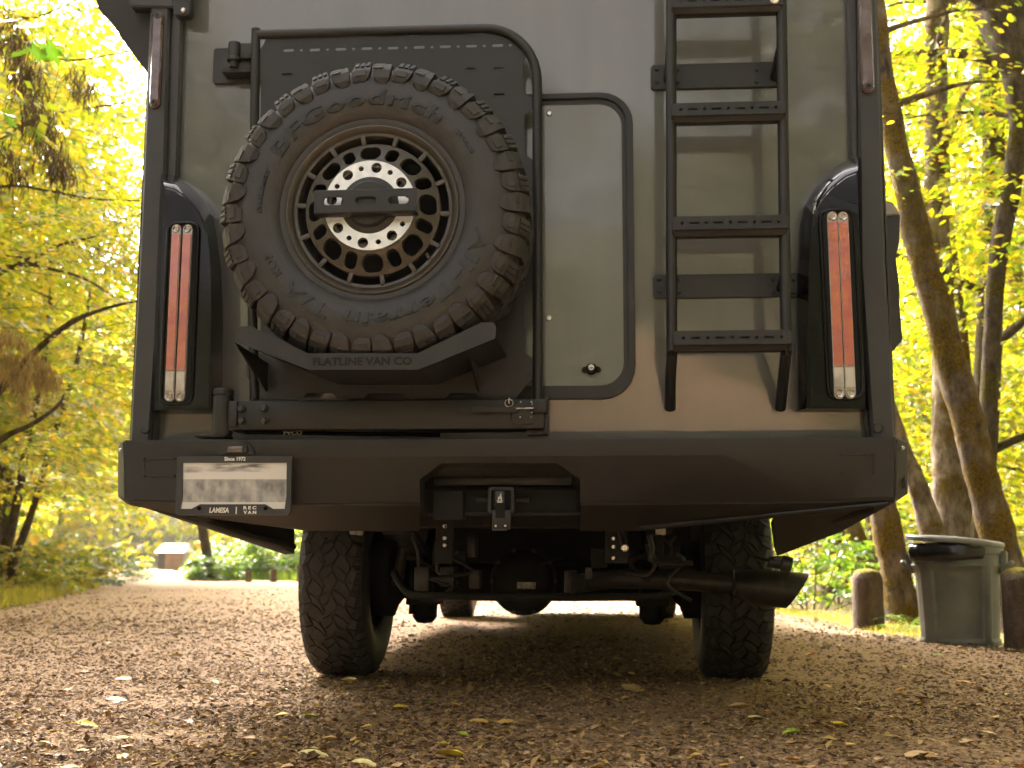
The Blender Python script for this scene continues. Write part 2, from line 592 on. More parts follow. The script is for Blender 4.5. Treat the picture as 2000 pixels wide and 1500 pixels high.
# ------------------------------------------------------------------ setting: ground, road, hills
def ground_mat(name, stops, scale, bump=0.5, fine=90.0):
    m, n, l, b = nodes(name)
    b.inputs['Roughness'].default_value = 0.95
    b.inputs['Specular IOR Level'].default_value = 0.2
    tc = n.new('ShaderNodeTexCoord')
    t = n.new('ShaderNodeTexNoise')
    t.inputs['Scale'].default_value = scale
    t.inputs['Detail'].default_value = 8
    t.inputs['Roughness'].default_value = 0.65
    l.new(tc.outputs['Object'], t.inputs['Vector'])
    v = n.new('ShaderNodeTexVoronoi')
    v.inputs['Scale'].default_value = fine
    l.new(tc.outputs['Object'], v.inputs['Vector'])
    sep = n.new('ShaderNodeSeparateColor')
    l.new(v.outputs['Color'], sep.inputs[0])
    mx = n.new('ShaderNodeMath')
    mx.operation = 'MULTIPLY_ADD'
    mx.inputs[1].default_value = 0.45
    mx.use_clamp = True
    l.new(sep.outputs[0], mx.inputs[0])
    half = n.new('ShaderNodeMath')
    half.operation = 'MULTIPLY'
    half.inputs[1].default_value = 0.55
    l.new(t.outputs['Fac'], half.inputs[0])
    l.new(half.outputs[0], mx.inputs[2])
    r_ = n.new('ShaderNodeValToRGB')
    e = r_.color_ramp.elements
    while len(e) < len(stops):
        e.new(0.5)
    for el, (p, c) in zip(e, stops):
        el.position = p
        el.color = (*c, 1)
    l.new(mx.outputs[0], r_.inputs[0])
    l.new(r_.outputs[0], b.inputs['Base Color'])
    bp = n.new('ShaderNodeBump')
    bp.inputs['Strength'].default_value = bump
    bp.inputs['Distance'].default_value = 0.012
    l.new(v.outputs['Distance'], bp.inputs['Height'])
    bp2 = n.new('ShaderNodeBump')
    bp2.inputs['Strength'].default_value = bump
    bp2.inputs['Distance'].default_value = 0.03
    l.new(t.outputs['Fac'], bp2.inputs['Height'])
    l.new(bp.outputs[0], bp2.inputs['Normal'])
    l.new(bp2.outputs[0], b.inputs['Normal'])
    return m

M['gravel'] = ground_mat('gravel_road', [(0.15, (0.105, 0.066, 0.037)), (0.42, (0.225, 0.145, 0.082)), (0.62, (0.315, 0.203, 0.112)), (0.85, (0.43, 0.27, 0.14))], 7.0)
M['floor'] = ground_mat('forest_floor', [(0.15, (0.030, 0.024, 0.012)), (0.45, (0.075, 0.062, 0.028)), (0.7, (0.13, 0.10, 0.045)), (0.9, (0.20, 0.145, 0.065))], 3.0, 0.8, 30)
M['hill'] = ground_mat('wooded_hill', [(0.1, (0.025, 0.030, 0.014)), (0.5, (0.050, 0.054, 0.026)), (0.9, (0.085, 0.080, 0.038))], 0.4, 0.8, 2.0)

LEFT = [(-5.2, -16), (-5.2, -8), (-5.2, 0), (-5.5, 5), (-6.1, 8.8), (-8.3, 15.5), (-10.3, 21), (-13, 27), (-16.6, 34.5), (-25, 50)]
RIGHT = [(3.6, -16), (3.4, -8), (3.05, 0), (2.78, 3.3), (2.3, 5.2), (1.95, 8.7), (0.2, 15.5), (-5.6, 22), (-10.4, 28), (-19, 50)]
LP = [np.array(p) for p in smooth_path(LEFT, 14)]
RP = [np.array(p) for p in smooth_path(RIGHT, 14)]

def bumpy(x, y):
    return 0.012 * noise.noise(Vector((x * 0.7, y * 0.7, 3.3))) + 0.007 * noise.noise(Vector((x * 2.3, y * 2.3, 1.1)))

NT = 44
verts, loops = [], []
for a, b in zip(LP, RP):
    for k in range(NT + 1):
        t = k / NT
        p = a + (b - a) * t
        edge = min(t, 1 - t) * np.linalg.norm(b - a)
        z = 0.012 + bumpy(p[0], p[1]) - 0.06 * max(0.0, 1 - edge / 0.35 + 0.5 * noise.noise(Vector((p[0] * 1.7, p[1] * 1.7, 0))))
        verts.append((p[0], p[1], z))
for i in range(len(LP) - 1):
    for k in range(NT):
        q = i * (NT + 1) + k
        loops += [q, q + 1, q + NT + 2, q + NT + 1]
road = link(bpy.data.objects.new('gravel_road', np_mesh('gravel_road', verts, loops, np.arange(0, len(loops), 4), M['gravel'], smooth=True)))
road['kind'] = 'structure'
tag(road, 'brown gravel forest road curving away to the left')

def road_edges(y):
    ys = [p[1] for p in LP]
    xl = np.interp(y, ys, [p[0] for p in LP])
    xr = np.interp(y, [p[1] for p in RP], [p[0] for p in RP])
    return xl, xr

bm = bmesh.new()
bmesh.ops.create_grid(bm, x_segments=60, y_segments=60, size=45)
for v in bm.verts:
    v.co.y += 25
    v.co.z = -0.012 + 0.010 * noise.noise(v.co * 0.4)
g0 = obj('ground', bm, M['floor'])
g0['kind'] = 'structure'
tag(g0, 'leaf strewn forest floor on both sides of the road')
# the land beyond rises into wooded hills and runs on to the horizon
verts, loops = [], []
NA, NR = 96, 26
for i in range(NR):
    rr = 40 * (1.17 ** i)
    for k in range(NA):
        a = 2 * math.pi * k / NA
        x, y = rr * math.cos(a), 20 + rr * math.sin(a)
        h = -0.03 + max(0, rr - 52) * 0.42 * (0.75 + 0.5 * noise.noise(Vector((x * 0.012, y * 0.012, 5)))) if rr < 230 else -0.03 + 178 * 0.42 * (0.75 + 0.5 * noise.noise(Vector((x * 0.012, y * 0.012, 5))))
        verts.append((x, y, h))
for i in range(NR - 1):
    for k in range(NA):
        q, q2 = i * NA + k, i * NA + (k + 1) % NA
        loops += [q, q2, q2 + NA, q + NA]
hl = link(bpy.data.objects.new('hills', np_mesh('hills', verts, loops, np.arange(0, len(loops), 4), M['hill'], smooth=True)))
hl['kind'] = 'structure'
tag(hl, 'wooded slopes rising all round the forest clearing')

# ------------------------------------------------------------------ the camper truck
truck = empty('camper_truck', (0, 0, 0), 'grey expedition camper truck seen from behind with spare wheel and ladder', 'camper truck')
T = truck
YB = -0.16          # bumper face
BODY_L, BODY_R = P(262, 850, 0).x, P(1742, 850, 0).x
# camper box
bm = bmesh.new()
add_box(bm, BODY_L, BODY_R, 0.0, 6.2, P(1000, 900, 0).z, 3.35, 0.012)
obj('camper_body', bm, M['paint'], T)
# rear corner posts: outer face, inner step
def post(name, pts_out, Yf, m):
    """pts: list of (px_left, px_right, py)"""
    bm = bmesh.new()
    rings = []
    for a, b, y in pts_out:
        pa, pb = P(a, y, Yf), P(b, y, Yf)
        rings.append([bm.verts.new(c) for c in ((pa.x, 0.0, pa.z), (pa.x, Yf + 0.008, pa.z), (pa.x + 0.008, Yf, pa.z), (pb.x - 0.008, Yf, pb.z), (pb.x, Yf + 0.008, pb.z), (pb.x, 0.02, pb.z))])
    for i in range(len(rings) - 1):
        for k in range(5):
            bm.faces.new((rings[i][k], rings[i][k + 1], rings[i + 1][k + 1], rings[i + 1][k]))
    return bm
pl = obj('corner_post', post('p', [(252, 293, 862), (274, 320, 450), (287, 327, 141), (300, 337, -160)], -0.045, M['trim']), M['trim'], T)
obj('post_step', post('p', [(292, 304, 862), (319, 343, 450), (326, 353, 141), (336, 362, -160)], -0.022, M['trim']), M['trim'], pl)
pr = obj('corner_post', post('p', [(1703, 1750, 862), (1680, 1731, 525), (1675, 1714, 0), (1668, 1707, -160)], -0.045, M['trim']), M['trim'], T)
obj('post_step', post('p', [(1693, 1704, 862), (1664, 1681, 525), (1655, 1676, 0), (1648, 1669, -160)], -0.022, M['trim']), M['trim'], pr)
# the posts' outer flanks along the body sides
for p_, x0, x1 in ((pl, P(252, 862, -0.045).x, BODY_L), (pr, BODY_R, P(1750, 862, -0.045).x)):
    bm = bmesh.new()
    add_box(bm, x0 + 0.001, x1 - 0.001, -0.035, 0.09, P(1000, 862, 0).z, 3.3, 0.003)
    obj('side_flange', bm, M['trim'], p_)
for px, p_ in ((283, pl), (1715, pr)):
    c = P(px, 838 if px < 1000 else 836, -0.047)
    bm = disc(PX(10, -0.045), c, c.y - 0.004, c.y + 0.01, 20, 0.003)
    obj('post_plug', bm, M['trim'], p_)

# long marker lights on the posts
def marker(a_top, a_bot, w, p_):
    Yf = -0.046
    A, B = P(*a_top, Yf), P(*a_bot, Yf)
    hw = PX(w, Yf) / 2
    bm = bmesh.new()
    pts = slot(0, 0, (A - B).length + 2 * hw, 2 * hw, 8)
    ring = [bm.verts.new((0, 0, 0)) for _ in pts]
    ax = (A - B).normalized()
    mid = (A + B) / 2
    side = Vector((ax.z, 0, -ax.x))
    def lay(k, y):
        return [bm.verts.new(mid + ax * (u * (1 - 0.0) if k == 1 else u - math.copysign(hw * (1 - k), u) if abs(u) > hw else u) + side * (v * k) + Vector((0, y, 0))) for u, v in pts]
    bm.clear()
    l0, l1, l2 = lay(1, 0.002), lay(1, -0.010), lay(0.72, -0.017)
    n_ = len(pts)
    for p0, p1 in ((l0, l1), (l1, l2)):
        for i in range(n_):
            bm.faces.new((p0[i], p0[(i + 1) % n_], p1[(i + 1) % n_], p1[i]))
    bm.faces.new(l2)
    mk = obj('marker_light', bm, M['smoke_lens'], T)
    for e in (A, B):
        bm = disc(hw * 0.62, e + Vector((0, -0.017, 0)), e.y - 0.0205, e.y - 0.012, 16, 0.001)
        sc_ = obj('marker_screw', bm, M['trim'], mk)
        bm = disc(hw * 0.30, e + Vector((0, -0.021, 0)), e.y - 0.0212, e.y - 0.012, 6)
        obj('screw_socket', bm, M['void'], mk)
    return mk
marker((311, 34), (304, 203), 23, pl)
marker((1686, -62), (1694, 172), 26, pr)

# rolled awning along the left flank, its end and arm bracket in view
def prism(name, pts_px, Y0, Y1, m, parent, bev=0.0):
    bm = bmesh.new()
    a = [bm.verts.new((x, Y0, z)) for x, z in xz(pts_px, Y0)]
    f = bm.faces.new(a)
    e = bmesh.ops.extrude_face_region(bm, geom=[f])
    bmesh.ops.translate(bm, vec=(0, Y1 - Y0, 0), verts=[g for g in e['geom'] if isinstance(g, bmesh.types.BMVert)])
    if bev:
        bmesh.ops.bevel(bm, geom=[x for x in bm.edges], offset=bev, segments=2, affect='EDGES')
    return obj(name, bm, m, parent)
aw = prism('awning', [(178, -150), (183, -40), (188, 0), (194, 18), (203, 30), (213, 36), (238, 75), (262, 108), (287, 141), (297, 150), (306, 100), (306, -150)], 0.01, 4.4, M['fabric'], T)
prism('awning_rail', [(252, -150), (252, 12), (338, 14), (338, -150)], -0.055, 0.0, M['trim'], aw, 0.004)
prism('awning_bracket', [(338, -120), (338, 26), (345, 30), (366, 30), (371, 22), (371, -120)], -0.060, -0.02, M['black'], aw, 0.003)
c = P(358, 20, -0.062)
obj('bracket_rivet', disc(PX(5.5, -0.06), c, c.y - 0.006, c.y + 0.004, 14, 0.003), M['chrome'], aw)

# box of the side jack on the right flank
Yj = 0.42
jk = prism('side_box', [(1728, 398), (1744, 396), (1758, 420), (1757, 470), (1750, 505), (1757, 560), (1757, 590), (1763, 665), (1755, 672), (1746, 685), (1728, 690)], Yj, Yj + 0.9, M['trim'], T, 0.003)
prism('box_cap', [(1728, 392), (1743, 394), (1758, 418), (1728, 421)], Yj - 0.012, Yj + 0.3, mat('pale_grey_cap', (0.32, 0.32, 0.31), 0.5), jk, 0.003)

# ---- tail lights
def loft(bm, A, B):
    n_ = len(A)
    for i in range(n_):
        bm.faces.new((A[i], A[(i + 1) % n_], B[(i + 1) % n_], B[i]))
def tail_light(outer, inner, bez, strips):
    Yo, Yi = -0.012, -0.10
    bm = bmesh.new()
    o0 = [bm.verts.new((x, 0.002, z)) for x, z in xz(outer, Yo)]
    o1 = [bm.verts.new((x, Yo - 0.03, z)) for x, z in xz(outer, Yo)]
    i1 = [bm.verts.new((x, Yi, z)) for x, z in xz(inner, Yi)]
    loft(bm, o0, o1)
    loft(bm, o1, i1)
    bm.faces.new(i1)
    bmesh.ops.bevel(bm, geom=[e for e in bm.edges if e.verts[0] in i1 and e.verts[1] in i1], offset=0.005, segments=2, affect='EDGES')
    bmesh.ops.recalc_face_normals(bm, faces=bm.faces)
    bm.normal_update()
    for f_q in bm.faces:
        f_q.material_index = 1 if f_q.normal.z > 0.28 else 0  # upward faces take the copy that carries the sky glint
    h = obj('tail_light', bm, [M['gloss'], M['gloss_glint']], T, 50)
    # stadium bezel
    Yz = Yi - 0.003
    (tx, ty), (bx, by), hw = bez
    A, B = P(tx, ty, Yz), P(bx, by, Yz)
    r_ = PX(hw, Yz)
    ax = (A - B).normalized()
    sd = Vector((ax.z, 0, -ax.x))
    ring = []
    for c0, a0 in ((A, 0), (B, math.pi)):
        for k in range(11):
            a = a0 + math.pi * k / 10
            ca, sa = math.cos(a), math.sin(a)
            # squared-off ends
            q = 0.62
            u = math.copysign(abs(ca) ** q, ca)
            v = math.copysign(abs(sa) ** q, sa)
            ring.append(c0 + sd * (u * r_) + ax * (v * r_ * 0.75))
    bm = bmesh.new()
    add_tube(bm, ring, 0.0065, 8, closed=True)
    obj('lamp_bezel', bm, M['gloss'], h, 60)
    bm = bmesh.new()
    bm.faces.new([bm.verts.new(p + Vector((0, -0.001, 0))) for p in ring])
    obj('recess_shade', bm, M['void'], h, 0)  # flat near-black sheet stands for the shade inside the bezel
    for (x0, y0), (x1, y1), w in strips:
        A, B = P(x0, y0, Yz), P(x1, y1, Yz)
        ax = (A - B).normalized()
        sd = Vector((ax.z, 0, -ax.x))
        L, hw_ = (A - B).length, PX(w, Yz) / 2
        def bar(name, t0, t1, k, ya, yb, m, rounded=0):
            bm = bmesh.new()
            p0, p1 = A + (B - A) * t0, A + (B - A) * t1
            cs = []
            if rounded & 1:
                cs += [p0 + sd * (math.cos(a) * hw_ * k) + ax * (math.sin(a) * hw_ * k) for a in np.linspace(0, math.pi, 9)]
            else:
                cs += [p0 + sd * hw_ * k, p0 - sd * hw_ * k]
            if rounded & 2:
                cs += [p1 - sd * (math.cos(a) * hw_ * k) - ax * (math.sin(a) * hw_ * k) for a in np.linspace(0, math.pi, 9)]
            else:
                cs += [p1 - sd * hw_ * k, p1 + sd * hw_ * k]
            f = bm.faces.new([bm.verts.new((c_.x, ya, c_.z)) for c_ in cs])
            e = bmesh.ops.extrude_face_region(bm, geom=[f])
            bmesh.ops.translate(bm, vec=(0, yb - ya, 0), verts=[g for g in e['geom'] if isinstance(g, bmesh.types.BMVert)])
            return obj(name, bm, m, h)
        bar('lamp_strip', 0.0, 1.0, 1.0, Yz - 0.002, Yz - 0.012, M['clear_lens2'], 3)
        bar('red_lens', 0.035, 0.845, 0.86, Yz - 0.012, Yz - 0.017, M['red_lens'], 0)
        bar('clear_lens', 0.855, 0.965, 0.86, Yz - 0.012, Yz - 0.016, M['clear_lens'], 0)
        for p in (A, B):
            c_ = Vector((p.x, Yz - 0.012, p.z))
            bm = bmesh.new()
            lathe(bm, [(hw_ * 0.45, -0.001), (hw_ * 0.72, -0.004), (hw_ * 0.85, 0.0)], c_, 'y', 14)
            obj('lamp_screw', bm, M['chrome'], h)
    return h
M['clear_lens2'] = lens_mat('grey_lens_edge', (0.30, 0.26, 0.23), (0.42, 0.37, 0.33))
tail_light([(321, 344), (348, 349), (378, 369), (402, 395), (415, 422), (420, 455), (429, 520), (433, 600), (432, 808), (301, 808), (310, 600), (318, 400)],
           [(321, 364), (342, 370), (366, 387), (386, 409), (399, 434), (405, 460), (411, 520), (412, 600), (411, 800), (304, 800), (311, 600), (318, 420)],
           ((358, 458), (345, 766), 32), [((347, 449), (333, 776), 19), ((369, 449), (354, 776), 19)])
tail_light([(1674, 313), (1674, 400), (1684, 600), (1692, 804), (1556, 804), (1556, 600), (1558, 520), (1563, 440), (1570, 405), (1585, 376), (1610, 346), (1645, 322)],
           [(1675, 335), (1677, 420), (1684, 600), (1690, 797), (1578, 797), (1579, 600), (1580, 520), (1584, 450), (1590, 420), (1601, 392), (1624, 366), (1651, 345)],
           ((1635, 434), (1651, 754), 33), [((1624, 425), (1638, 770), 20), ((1645, 425), (1660, 770), 20)])

# ---- bumper
Yc, Yl = YB - 0.004, YB + 0.05
def V3(px, py, Y):
    return P(px, py, Y)
bmp = bmesh.new()
nv = lambda px, py, Y: bmp.verts.new(P(px, py, Y))
TL, TR = nv(241, 859, YB), nv(1752, 853, YB)
C1, C2 = nv(585, 892, Yc), nv(1420, 888, Yc)
L0, L1, L2, L3 = nv(244, 978, YB), nv(392, 985, YB + 0.012), nv(1608, 979, YB + 0.012), nv(1748, 973, YB)
def yz_(py):
    return Yc + (Yl - Yc) * (py - 890) / 95.0
O = [nv(820, 985, yz_(985)), nv(820, 936, yz_(936)), nv(862, 905, yz_(905)), nv(1088, 905, yz_(905)), nv(1133, 936, yz_(936)), nv(1133, 985, yz_(985))]
M1, M2 = nv(680, 986, Yl), nv(1310, 983, Yl)
bmp.faces.new((TL, TR, L3, L2, C2, C1, L1, L0))
bmp.faces.new((C1, M1, L1))
bmp.faces.new((C2, L2, M2))
bmp.faces.new((C1, O[2], O[1], O[0], M1))
bmp.faces.new((C1, C2, O[3], O[2]))
bmp.faces.new((C2, M2, O[5], O[4], O[3]))
# underside, sloping forward
U = [nv(345, 1004, YB + 0.05), nv(600, 1037, 0.06), nv(820, 1037, 0.06), nv(1133, 1037, 0.06), nv(1250, 1037, 0.06), nv(1520, 1011, YB + 0.06)]
E0, E3 = nv(250, 986, YB + 0.02), nv(1742, 985, YB + 0.02)
bmp.faces.new((L0, L1, U[0], E0))
bmp.faces.new((L1, M1, U[1], U[0]))
bmp.faces.new((M1, O[0], U[2], U[1]))
bmp.faces.new((O[5], M2, U[4], U[3]))
bmp.faces.new((M2, L2, U[5], U[4]))
bmp.faces.new((L2, L3, E3, U[5]))
# chamfered ends and flanks
A0, A1 = nv(230, 868, YB + 0.055), nv(229, 968, YB + 0.055)
B0, B1 = nv(1773, 862, YB + 0.055), nv(1774, 962, YB + 0.055)
bmp.faces.new((TL, L0, A1, A0))
bmp.faces.new((TR, B0, B1, L3))
bmp.faces.new((L0, E0, A1))
bmp.faces.new((L3, B1, E3))
FA0, FA1 = (bmp.verts.new((A0.co.x, 0.75, A0.co.z)), bmp.verts.new((A1.co.x, 0.75, A1.co.z)))
FB0, FB1 = (bmp.verts.new((B0.co.x, 0.75, B0.co.z)), bmp.verts.new((B1.co.x, 0.75, B1.co.z)))
bmp.faces.new((A0, A1, FA1, FA0))
bmp.faces.new((B0, FB0, FB1, B1))
# top
TT0, TT1 = bmp.verts.new((A0.co.x, 0.75, TL.co.z)), bmp.verts.new((B0.co.x, 0.75, TR.co.z))
bmp.faces.new((TL, A0, FA0, TT0, TT1, FB0, B0, TR))
bmp.normal_update()
bmesh.ops.bevel(bmp, geom=[e for e in bmp.edges if len(e.link_faces) == 2 and e.calc_face_angle(0) > R(20)], offset=0.006, segments=2, affect='EDGES')
bumper = obj('bumper', bmp, M['black'], T, 40)
# return flange of the tow opening
opn = [(820, 1000), (820, 936), (862, 905), (1088, 905), (1133, 936), (1133, 1000)]
bm = bmesh.new()
f_ = [bm.verts.new(P(x, y, yz_(y) + 0.001)) for x, y in opn]
b_ = [bm.verts.new(v.co + Vector((0, 0.10, -0.004))) for v in f_]
for i in range(5):
    bm.faces.new((f_[i], f_[i + 1], b_[i + 1], b_[i]))
obj('opening_flange', bm, M['black'], bumper, 40)
# stamped light mounts and their screws
for xs, ys, flip in (((281, 340), (896, 929), False), ((1643, 1707), (888, 925), True)):
    Yk = YB - 0.0025
    x0, x1 = xs
    y0, y1 = ys
    q = 9
    if not flip:
        path = [(x1, y0), (x0 + q, y0), (x0 + 2, y0 + 2), (x0, y0 + q), (x0, y1 - q), (x0 + 2, y1 - 2), (x0 + q, y1), (x1, y1)]
    else:
        path = [(x0, y0), (x1 - q, y0), (x1 - 2, y0 + 2), (x1, y0 + q), (x1, y1)]
    obj('stamped_line', tube([P(x, y, Yk) for x, y in path], 0.0016, 6), M['seal'], bumper)
    for a, b in ((x0, y0), (x1, y0), (x0, y1), (x1, y1)):
        c = P(a, b, YB - 0.002)
        obj('mount_screw', disc(0.0042, c, c.y - 0.003, c.y + 0.004, 10, 0.0015), M['chrome_dark'] if 'chrome_dark' in M else M['black'], bumper)
# end bolts and the flame emblem
for px, py in ((236, 879), (1763, 875)):
    c = P(px, py, YB + 0.022)
    obj('end_bolt', disc(0.006, c, c.y - 0.006, c.y + 0.006, 12, 0.002), M['chrome'], bumper)

FLAME = [(-0.06, -0.28), (-0.30, -0.10), (-0.36, 0.10), (-0.28, 0.30), (-0.14, 0.46), (-0.16, 0.30), (-0.10, 0.22), (-0.02, 0.40), (0.10, 0.66), (0.34, 0.92), (0.28, 0.60), (0.34, 0.30), (0.42, 0.06), (0.34, -0.16), (0.12, -0.28), (0.20, -0.08), (0.06, 0.14), (-0.02, 0.02), (-0.10, 0.06), (-0.14, -0.10)]
def emblem(name, c, h, m, parent, tilt=0.0, ex=None, w=None):
    """camp fire mark: a flame over two crossed logs"""
    s = h / 1.6
    sx = (w or h) / 1.6
    ex = ex or Vector((1, 0, 0))
    nrm = ex.cross(Vector((0, 0, 1))).normalized()
    def q(x, z, d):
        return c + ex * (x * sx) + Vector((0, 0, z * s)) + nrm * d
    bm = bmesh.new()
    fr = bm.faces.new([bm.verts.new(q(x, z, 0.0)) for x, z in FLAME])
    e = bmesh.ops.extrude_face_region(bm, geom=[fr])
    bmesh.ops.translate(bm, vec=nrm * 0.0012, verts=[g for g in e['geom'] if isinstance(g, bmesh.types.BMVert)])
    fl = obj(name, bm, m, parent, 0)
    for sg, d in ((1, 0.0004), (-1, 0.0010)):
        bm = bmesh.new()
        a, b = Vector((-0.5, -0.36 - 0.16 * sg)), Vector((0.5, -0.36 + 0.16 * sg))
        n2 = Vector((-(b - a).y, (b - a).x)).normalized() * 0.075
        fr = bm.faces.new([bm.verts.new(q(p.x, p.y, d)) for p in (a + n2, b + n2, b - n2, a - n2)])
        obj('emblem_log', bm, m, parent, 0)
    return fl
exr = (B0.co - TR.co) if False else (P(1773, 920, YB + 0.055) - P(1752, 920, YB)).normalized()
exr.z = 0
exr.normalize()
emblem('flame_emblem', P(1764, 944, YB + 0.033) + exr.cross(Vector((0, 0, 1))).normalized() * 0.001, 0.046, M['void'], bumper, ex=exr, w=0.04)

# ---- licence plate, its frame and lamp
Yp = YB - 0.018
def plate_mat():
    m, n, l, b = nodes('white_licence_plate')
    b.inputs['Roughness'].default_value = 0.35
    tc = n.new('ShaderNodeTexCoord')
    mp = n.new('ShaderNodeMapping')
    l.new(tc.outputs['UV'], mp.inputs[0])
    sx = n.new('ShaderNodeSeparateXYZ')
    l.new(tc.outputs['UV'], sx.inputs[0])
    def win(out, a, b_, s):
        u = n.new('ShaderNodeMapRange'); u.inputs['From Min'].default_value = a - s; u.inputs['From Max'].default_value = a + s
        d = n.new('ShaderNodeMapRange'); d.inputs['From Min'].default_value = b_ - s; d.inputs['From Max'].default_value = b_ + s
        d.inputs['To Min'].default_value = 1; d.inputs['To Max'].default_value = 0
        l.new(out, u.inputs[0]); l.new(out, d.inputs[0])
        k = n.new('ShaderNodeMath'); k.operation = 'MULTIPLY'
        l.new(u.outputs[0], k.inputs[0]); l.new(d.outputs[0], k.inputs[1])
        return k.outputs[0]
    def mul(a, b_):
        k = n.new('ShaderNodeMath'); k.operation = 'MULTIPLY'
        l.new(a, k.inputs[0]); l.new(b_, k.inputs[1])
        return k.outputs[0]
    def nz(sc, detail=2):
        mp_ = n.new('ShaderNodeMapping'); mp_.inputs['Scale'].default_value = sc
        l.new(tc.outputs['UV'], mp_.inputs[0])
        t = n.new('ShaderNodeTexNoise'); t.inputs['Scale'].default_value = 1.0; t.inputs['Detail'].default_value = detail
        l.new(mp_.outputs[0], t.inputs[0])
        r_ = n.new('ShaderNodeMapRange'); r_.inputs['From Min'].default_value = 0.32; r_.inputs['From Max'].default_value = 0.68
        l.new(t.outputs['Fac'], r_.inputs[0])
        return r_.outputs[0]
    b1 = mul(win(sx.outputs[1], 0.17, 0.64, 0.006), win(sx.outputs[0], 0.0, 0.985, 0.005))
    k1 = n.new('ShaderNodeMath'); k1.operation = 'MULTIPLY_ADD'; k1.inputs[1].default_value = 0.55; k1.inputs[2].default_value = 0.30
    l.new(nz((11, 3.0, 1), 3), k1.inputs[0])
    m1 = mul(b1, k1.outputs[0])
    b2 = mul(win(sx.outputs[1], 0.80, 0.97, 0.02), win(sx.outputs[0], 0.28, 0.78, 0.07))
    m2 = mul(b2, nz((5, 14, 2), 2))
    b3 = mul(win(sx.outputs[1], 0.78, 0.90, 0.02), win(sx.outputs[0], 0.03, 0.20, 0.04))
    m3 = mul(b3, nz((4, 12, 5), 2))
    s1 = n.new('ShaderNodeMath'); s1.operation = 'MAXIMUM'
    l.new(m2, s1.inputs[0]); l.new(m3, s1.inputs[1])
    s2 = n.new('ShaderNodeMath'); s2.operation = 'MAXIMUM'; s2.use_clamp = True
    l.new(s1.outputs[0], s2.inputs[0]); l.new(m1, s2.inputs[1])
    mx = n.new('ShaderNodeMix'); mx.data_type = 'RGBA'
    l.new(s2.outputs[0], mx.inputs[0])
    mx.inputs[6].default_value = (0.66, 0.65, 0.64, 1)
    mx.inputs[7].default_value = (0.10, 0.10, 0.105, 1)
    l.new(mx.outputs[2], b.inputs['Base Color'])
    return m
pc = [P(353, 902, Yp), P(564, 902, Yp), P(561, 997, Yp), P(349, 997, Yp)]
me = bpy.data.meshes.new('licence_plate')
me.from_pydata([tuple(p) for p in pc], [], [(0, 3, 2, 1)])
uv = me.uv_layers.new()
for i, c in enumerate(((0, 1), (0, 0), (1, 0), (1, 1))):
    uv.data[i].uv = c
me.materials.append(plate_mat())
lp = obj('licence_plate', me, None, T)
out_ = [(351, 891), (569, 891), (571, 897), (568, 1000), (563, 1006), (347, 1006), (343, 1001), (347, 896)]
inn_ = [(358, 904), (561, 904), (560, 970), (557, 994), (534, 994), (519, 985), (392, 985), (375, 994), (353, 994), (357, 970)]
obj('plate_frame', plate(xz(out_, Yp), [xz(inn_, Yp)], Yp - 0.006, Yp + 0.012), M['trim'], lp)
Yt = Yp - 0.0075
c = P(459, 896.5, Yt)
flat_text('plate_lettering', 'Since 1972', 0.0155, c, M['white'], lp, width=PX(43, Yt), offset=0.0004)
c = P(428, 997, Yt)
flat_text('plate_lettering', 'LaMesa'.replace('aM', 'AM').replace('esa', 'ESA'), 0.0205, c, M['white'], lp, width=PX(40, Yt), offset=0.0007, font_shear=0.12)
c = P(488, 992, Yt)
flat_text('plate_lettering', 'R E C', 0.0125, c, M['white'], lp, width=PX(26, Yt), offset=0.0006)
c = P(488, 1001, Yt)
flat_text('plate_lettering', 'V A N', 0.0125, c, M['white'], lp, width=PX(26, Yt), offset=0.0006)
obj('plate_divider', pbox(460.5, 990, 462, 1004, Yt - 0.0008, 0.002, 0), M['white'], lp)
for px, py in ((389, 993), (519, 993)):
    c = P(px, py, Yp - 0.006)
    obj('plate_screw', disc(PX(4, Yp), c, c.y - 0.004, c.y + 0.002, 12, 0.002), M['gloss'], lp)
pl_ = prism('plate_lamp', [(424, 889), (427, 876), (440, 860), (476, 859), (490, 872), (498, 889)], YB - 0.014, YB + 0.01, M['seal'], T, 0.003)
prism('lamp_housing', [(437, 884), (438, 870), (445, 863), (474, 863), (483, 872), (482, 884)], YB - 0.024, YB - 0.012, M['seal'], pl_, 0.003)
obj('lamp_window', pbox(444, 871, 473, 884, YB - 0.028, 0.01, 0.003), mat('plate_lamp_glass', (0.10, 0.075, 0.07), 0.1, coat=1.0), pl_)

# ---- skirts that rise towards the bumper ends (underside of the camper box corners)
def hull(name, pts, m, parent, bev=0.003):
    bm = bmesh.new()
    for p in pts:
        bm.verts.new(p)
    bmesh.ops.convex_hull(bm, input=bm.verts)
    return obj(name, bm, m, parent, 30)
sk = [P(270, 988, -0.05), P(395, 1008, -0.05), P(575, 1030, 0.75), P(575, 1081, 0.75), P(556, 1083, 0.75), P(388, 1022, -0.02)]
hull('corner_skirt', sk + [p + Vector((-0.03, 0.10, 0.0)) for p in sk[2:4]], M['black_dark'], T)
sk = [P(1742, 984, -0.05), P(1510, 1012, -0.02), P(1505, 1020, 0.75), P(1512, 1070, 0.75), P(1518, 1086, 0.75), P(1640, 1040, 0.30)]
hull('corner_skirt', sk + [p + Vector((0.03, 0.10, 0.0)) for p in sk[2:4]], M['black_dark'], T)
for path in ([(370, 1002, -0.06), (470, 1040, 0.2), (572, 1068, 0.74)], [(1700, 992, -0.06), (1600, 1022, 0.2), (1522, 1062, 0.74)]):
    obj('skirt_rib', tube([P(*p) for p in path], 0.014, 8), M['black_dark'], T)
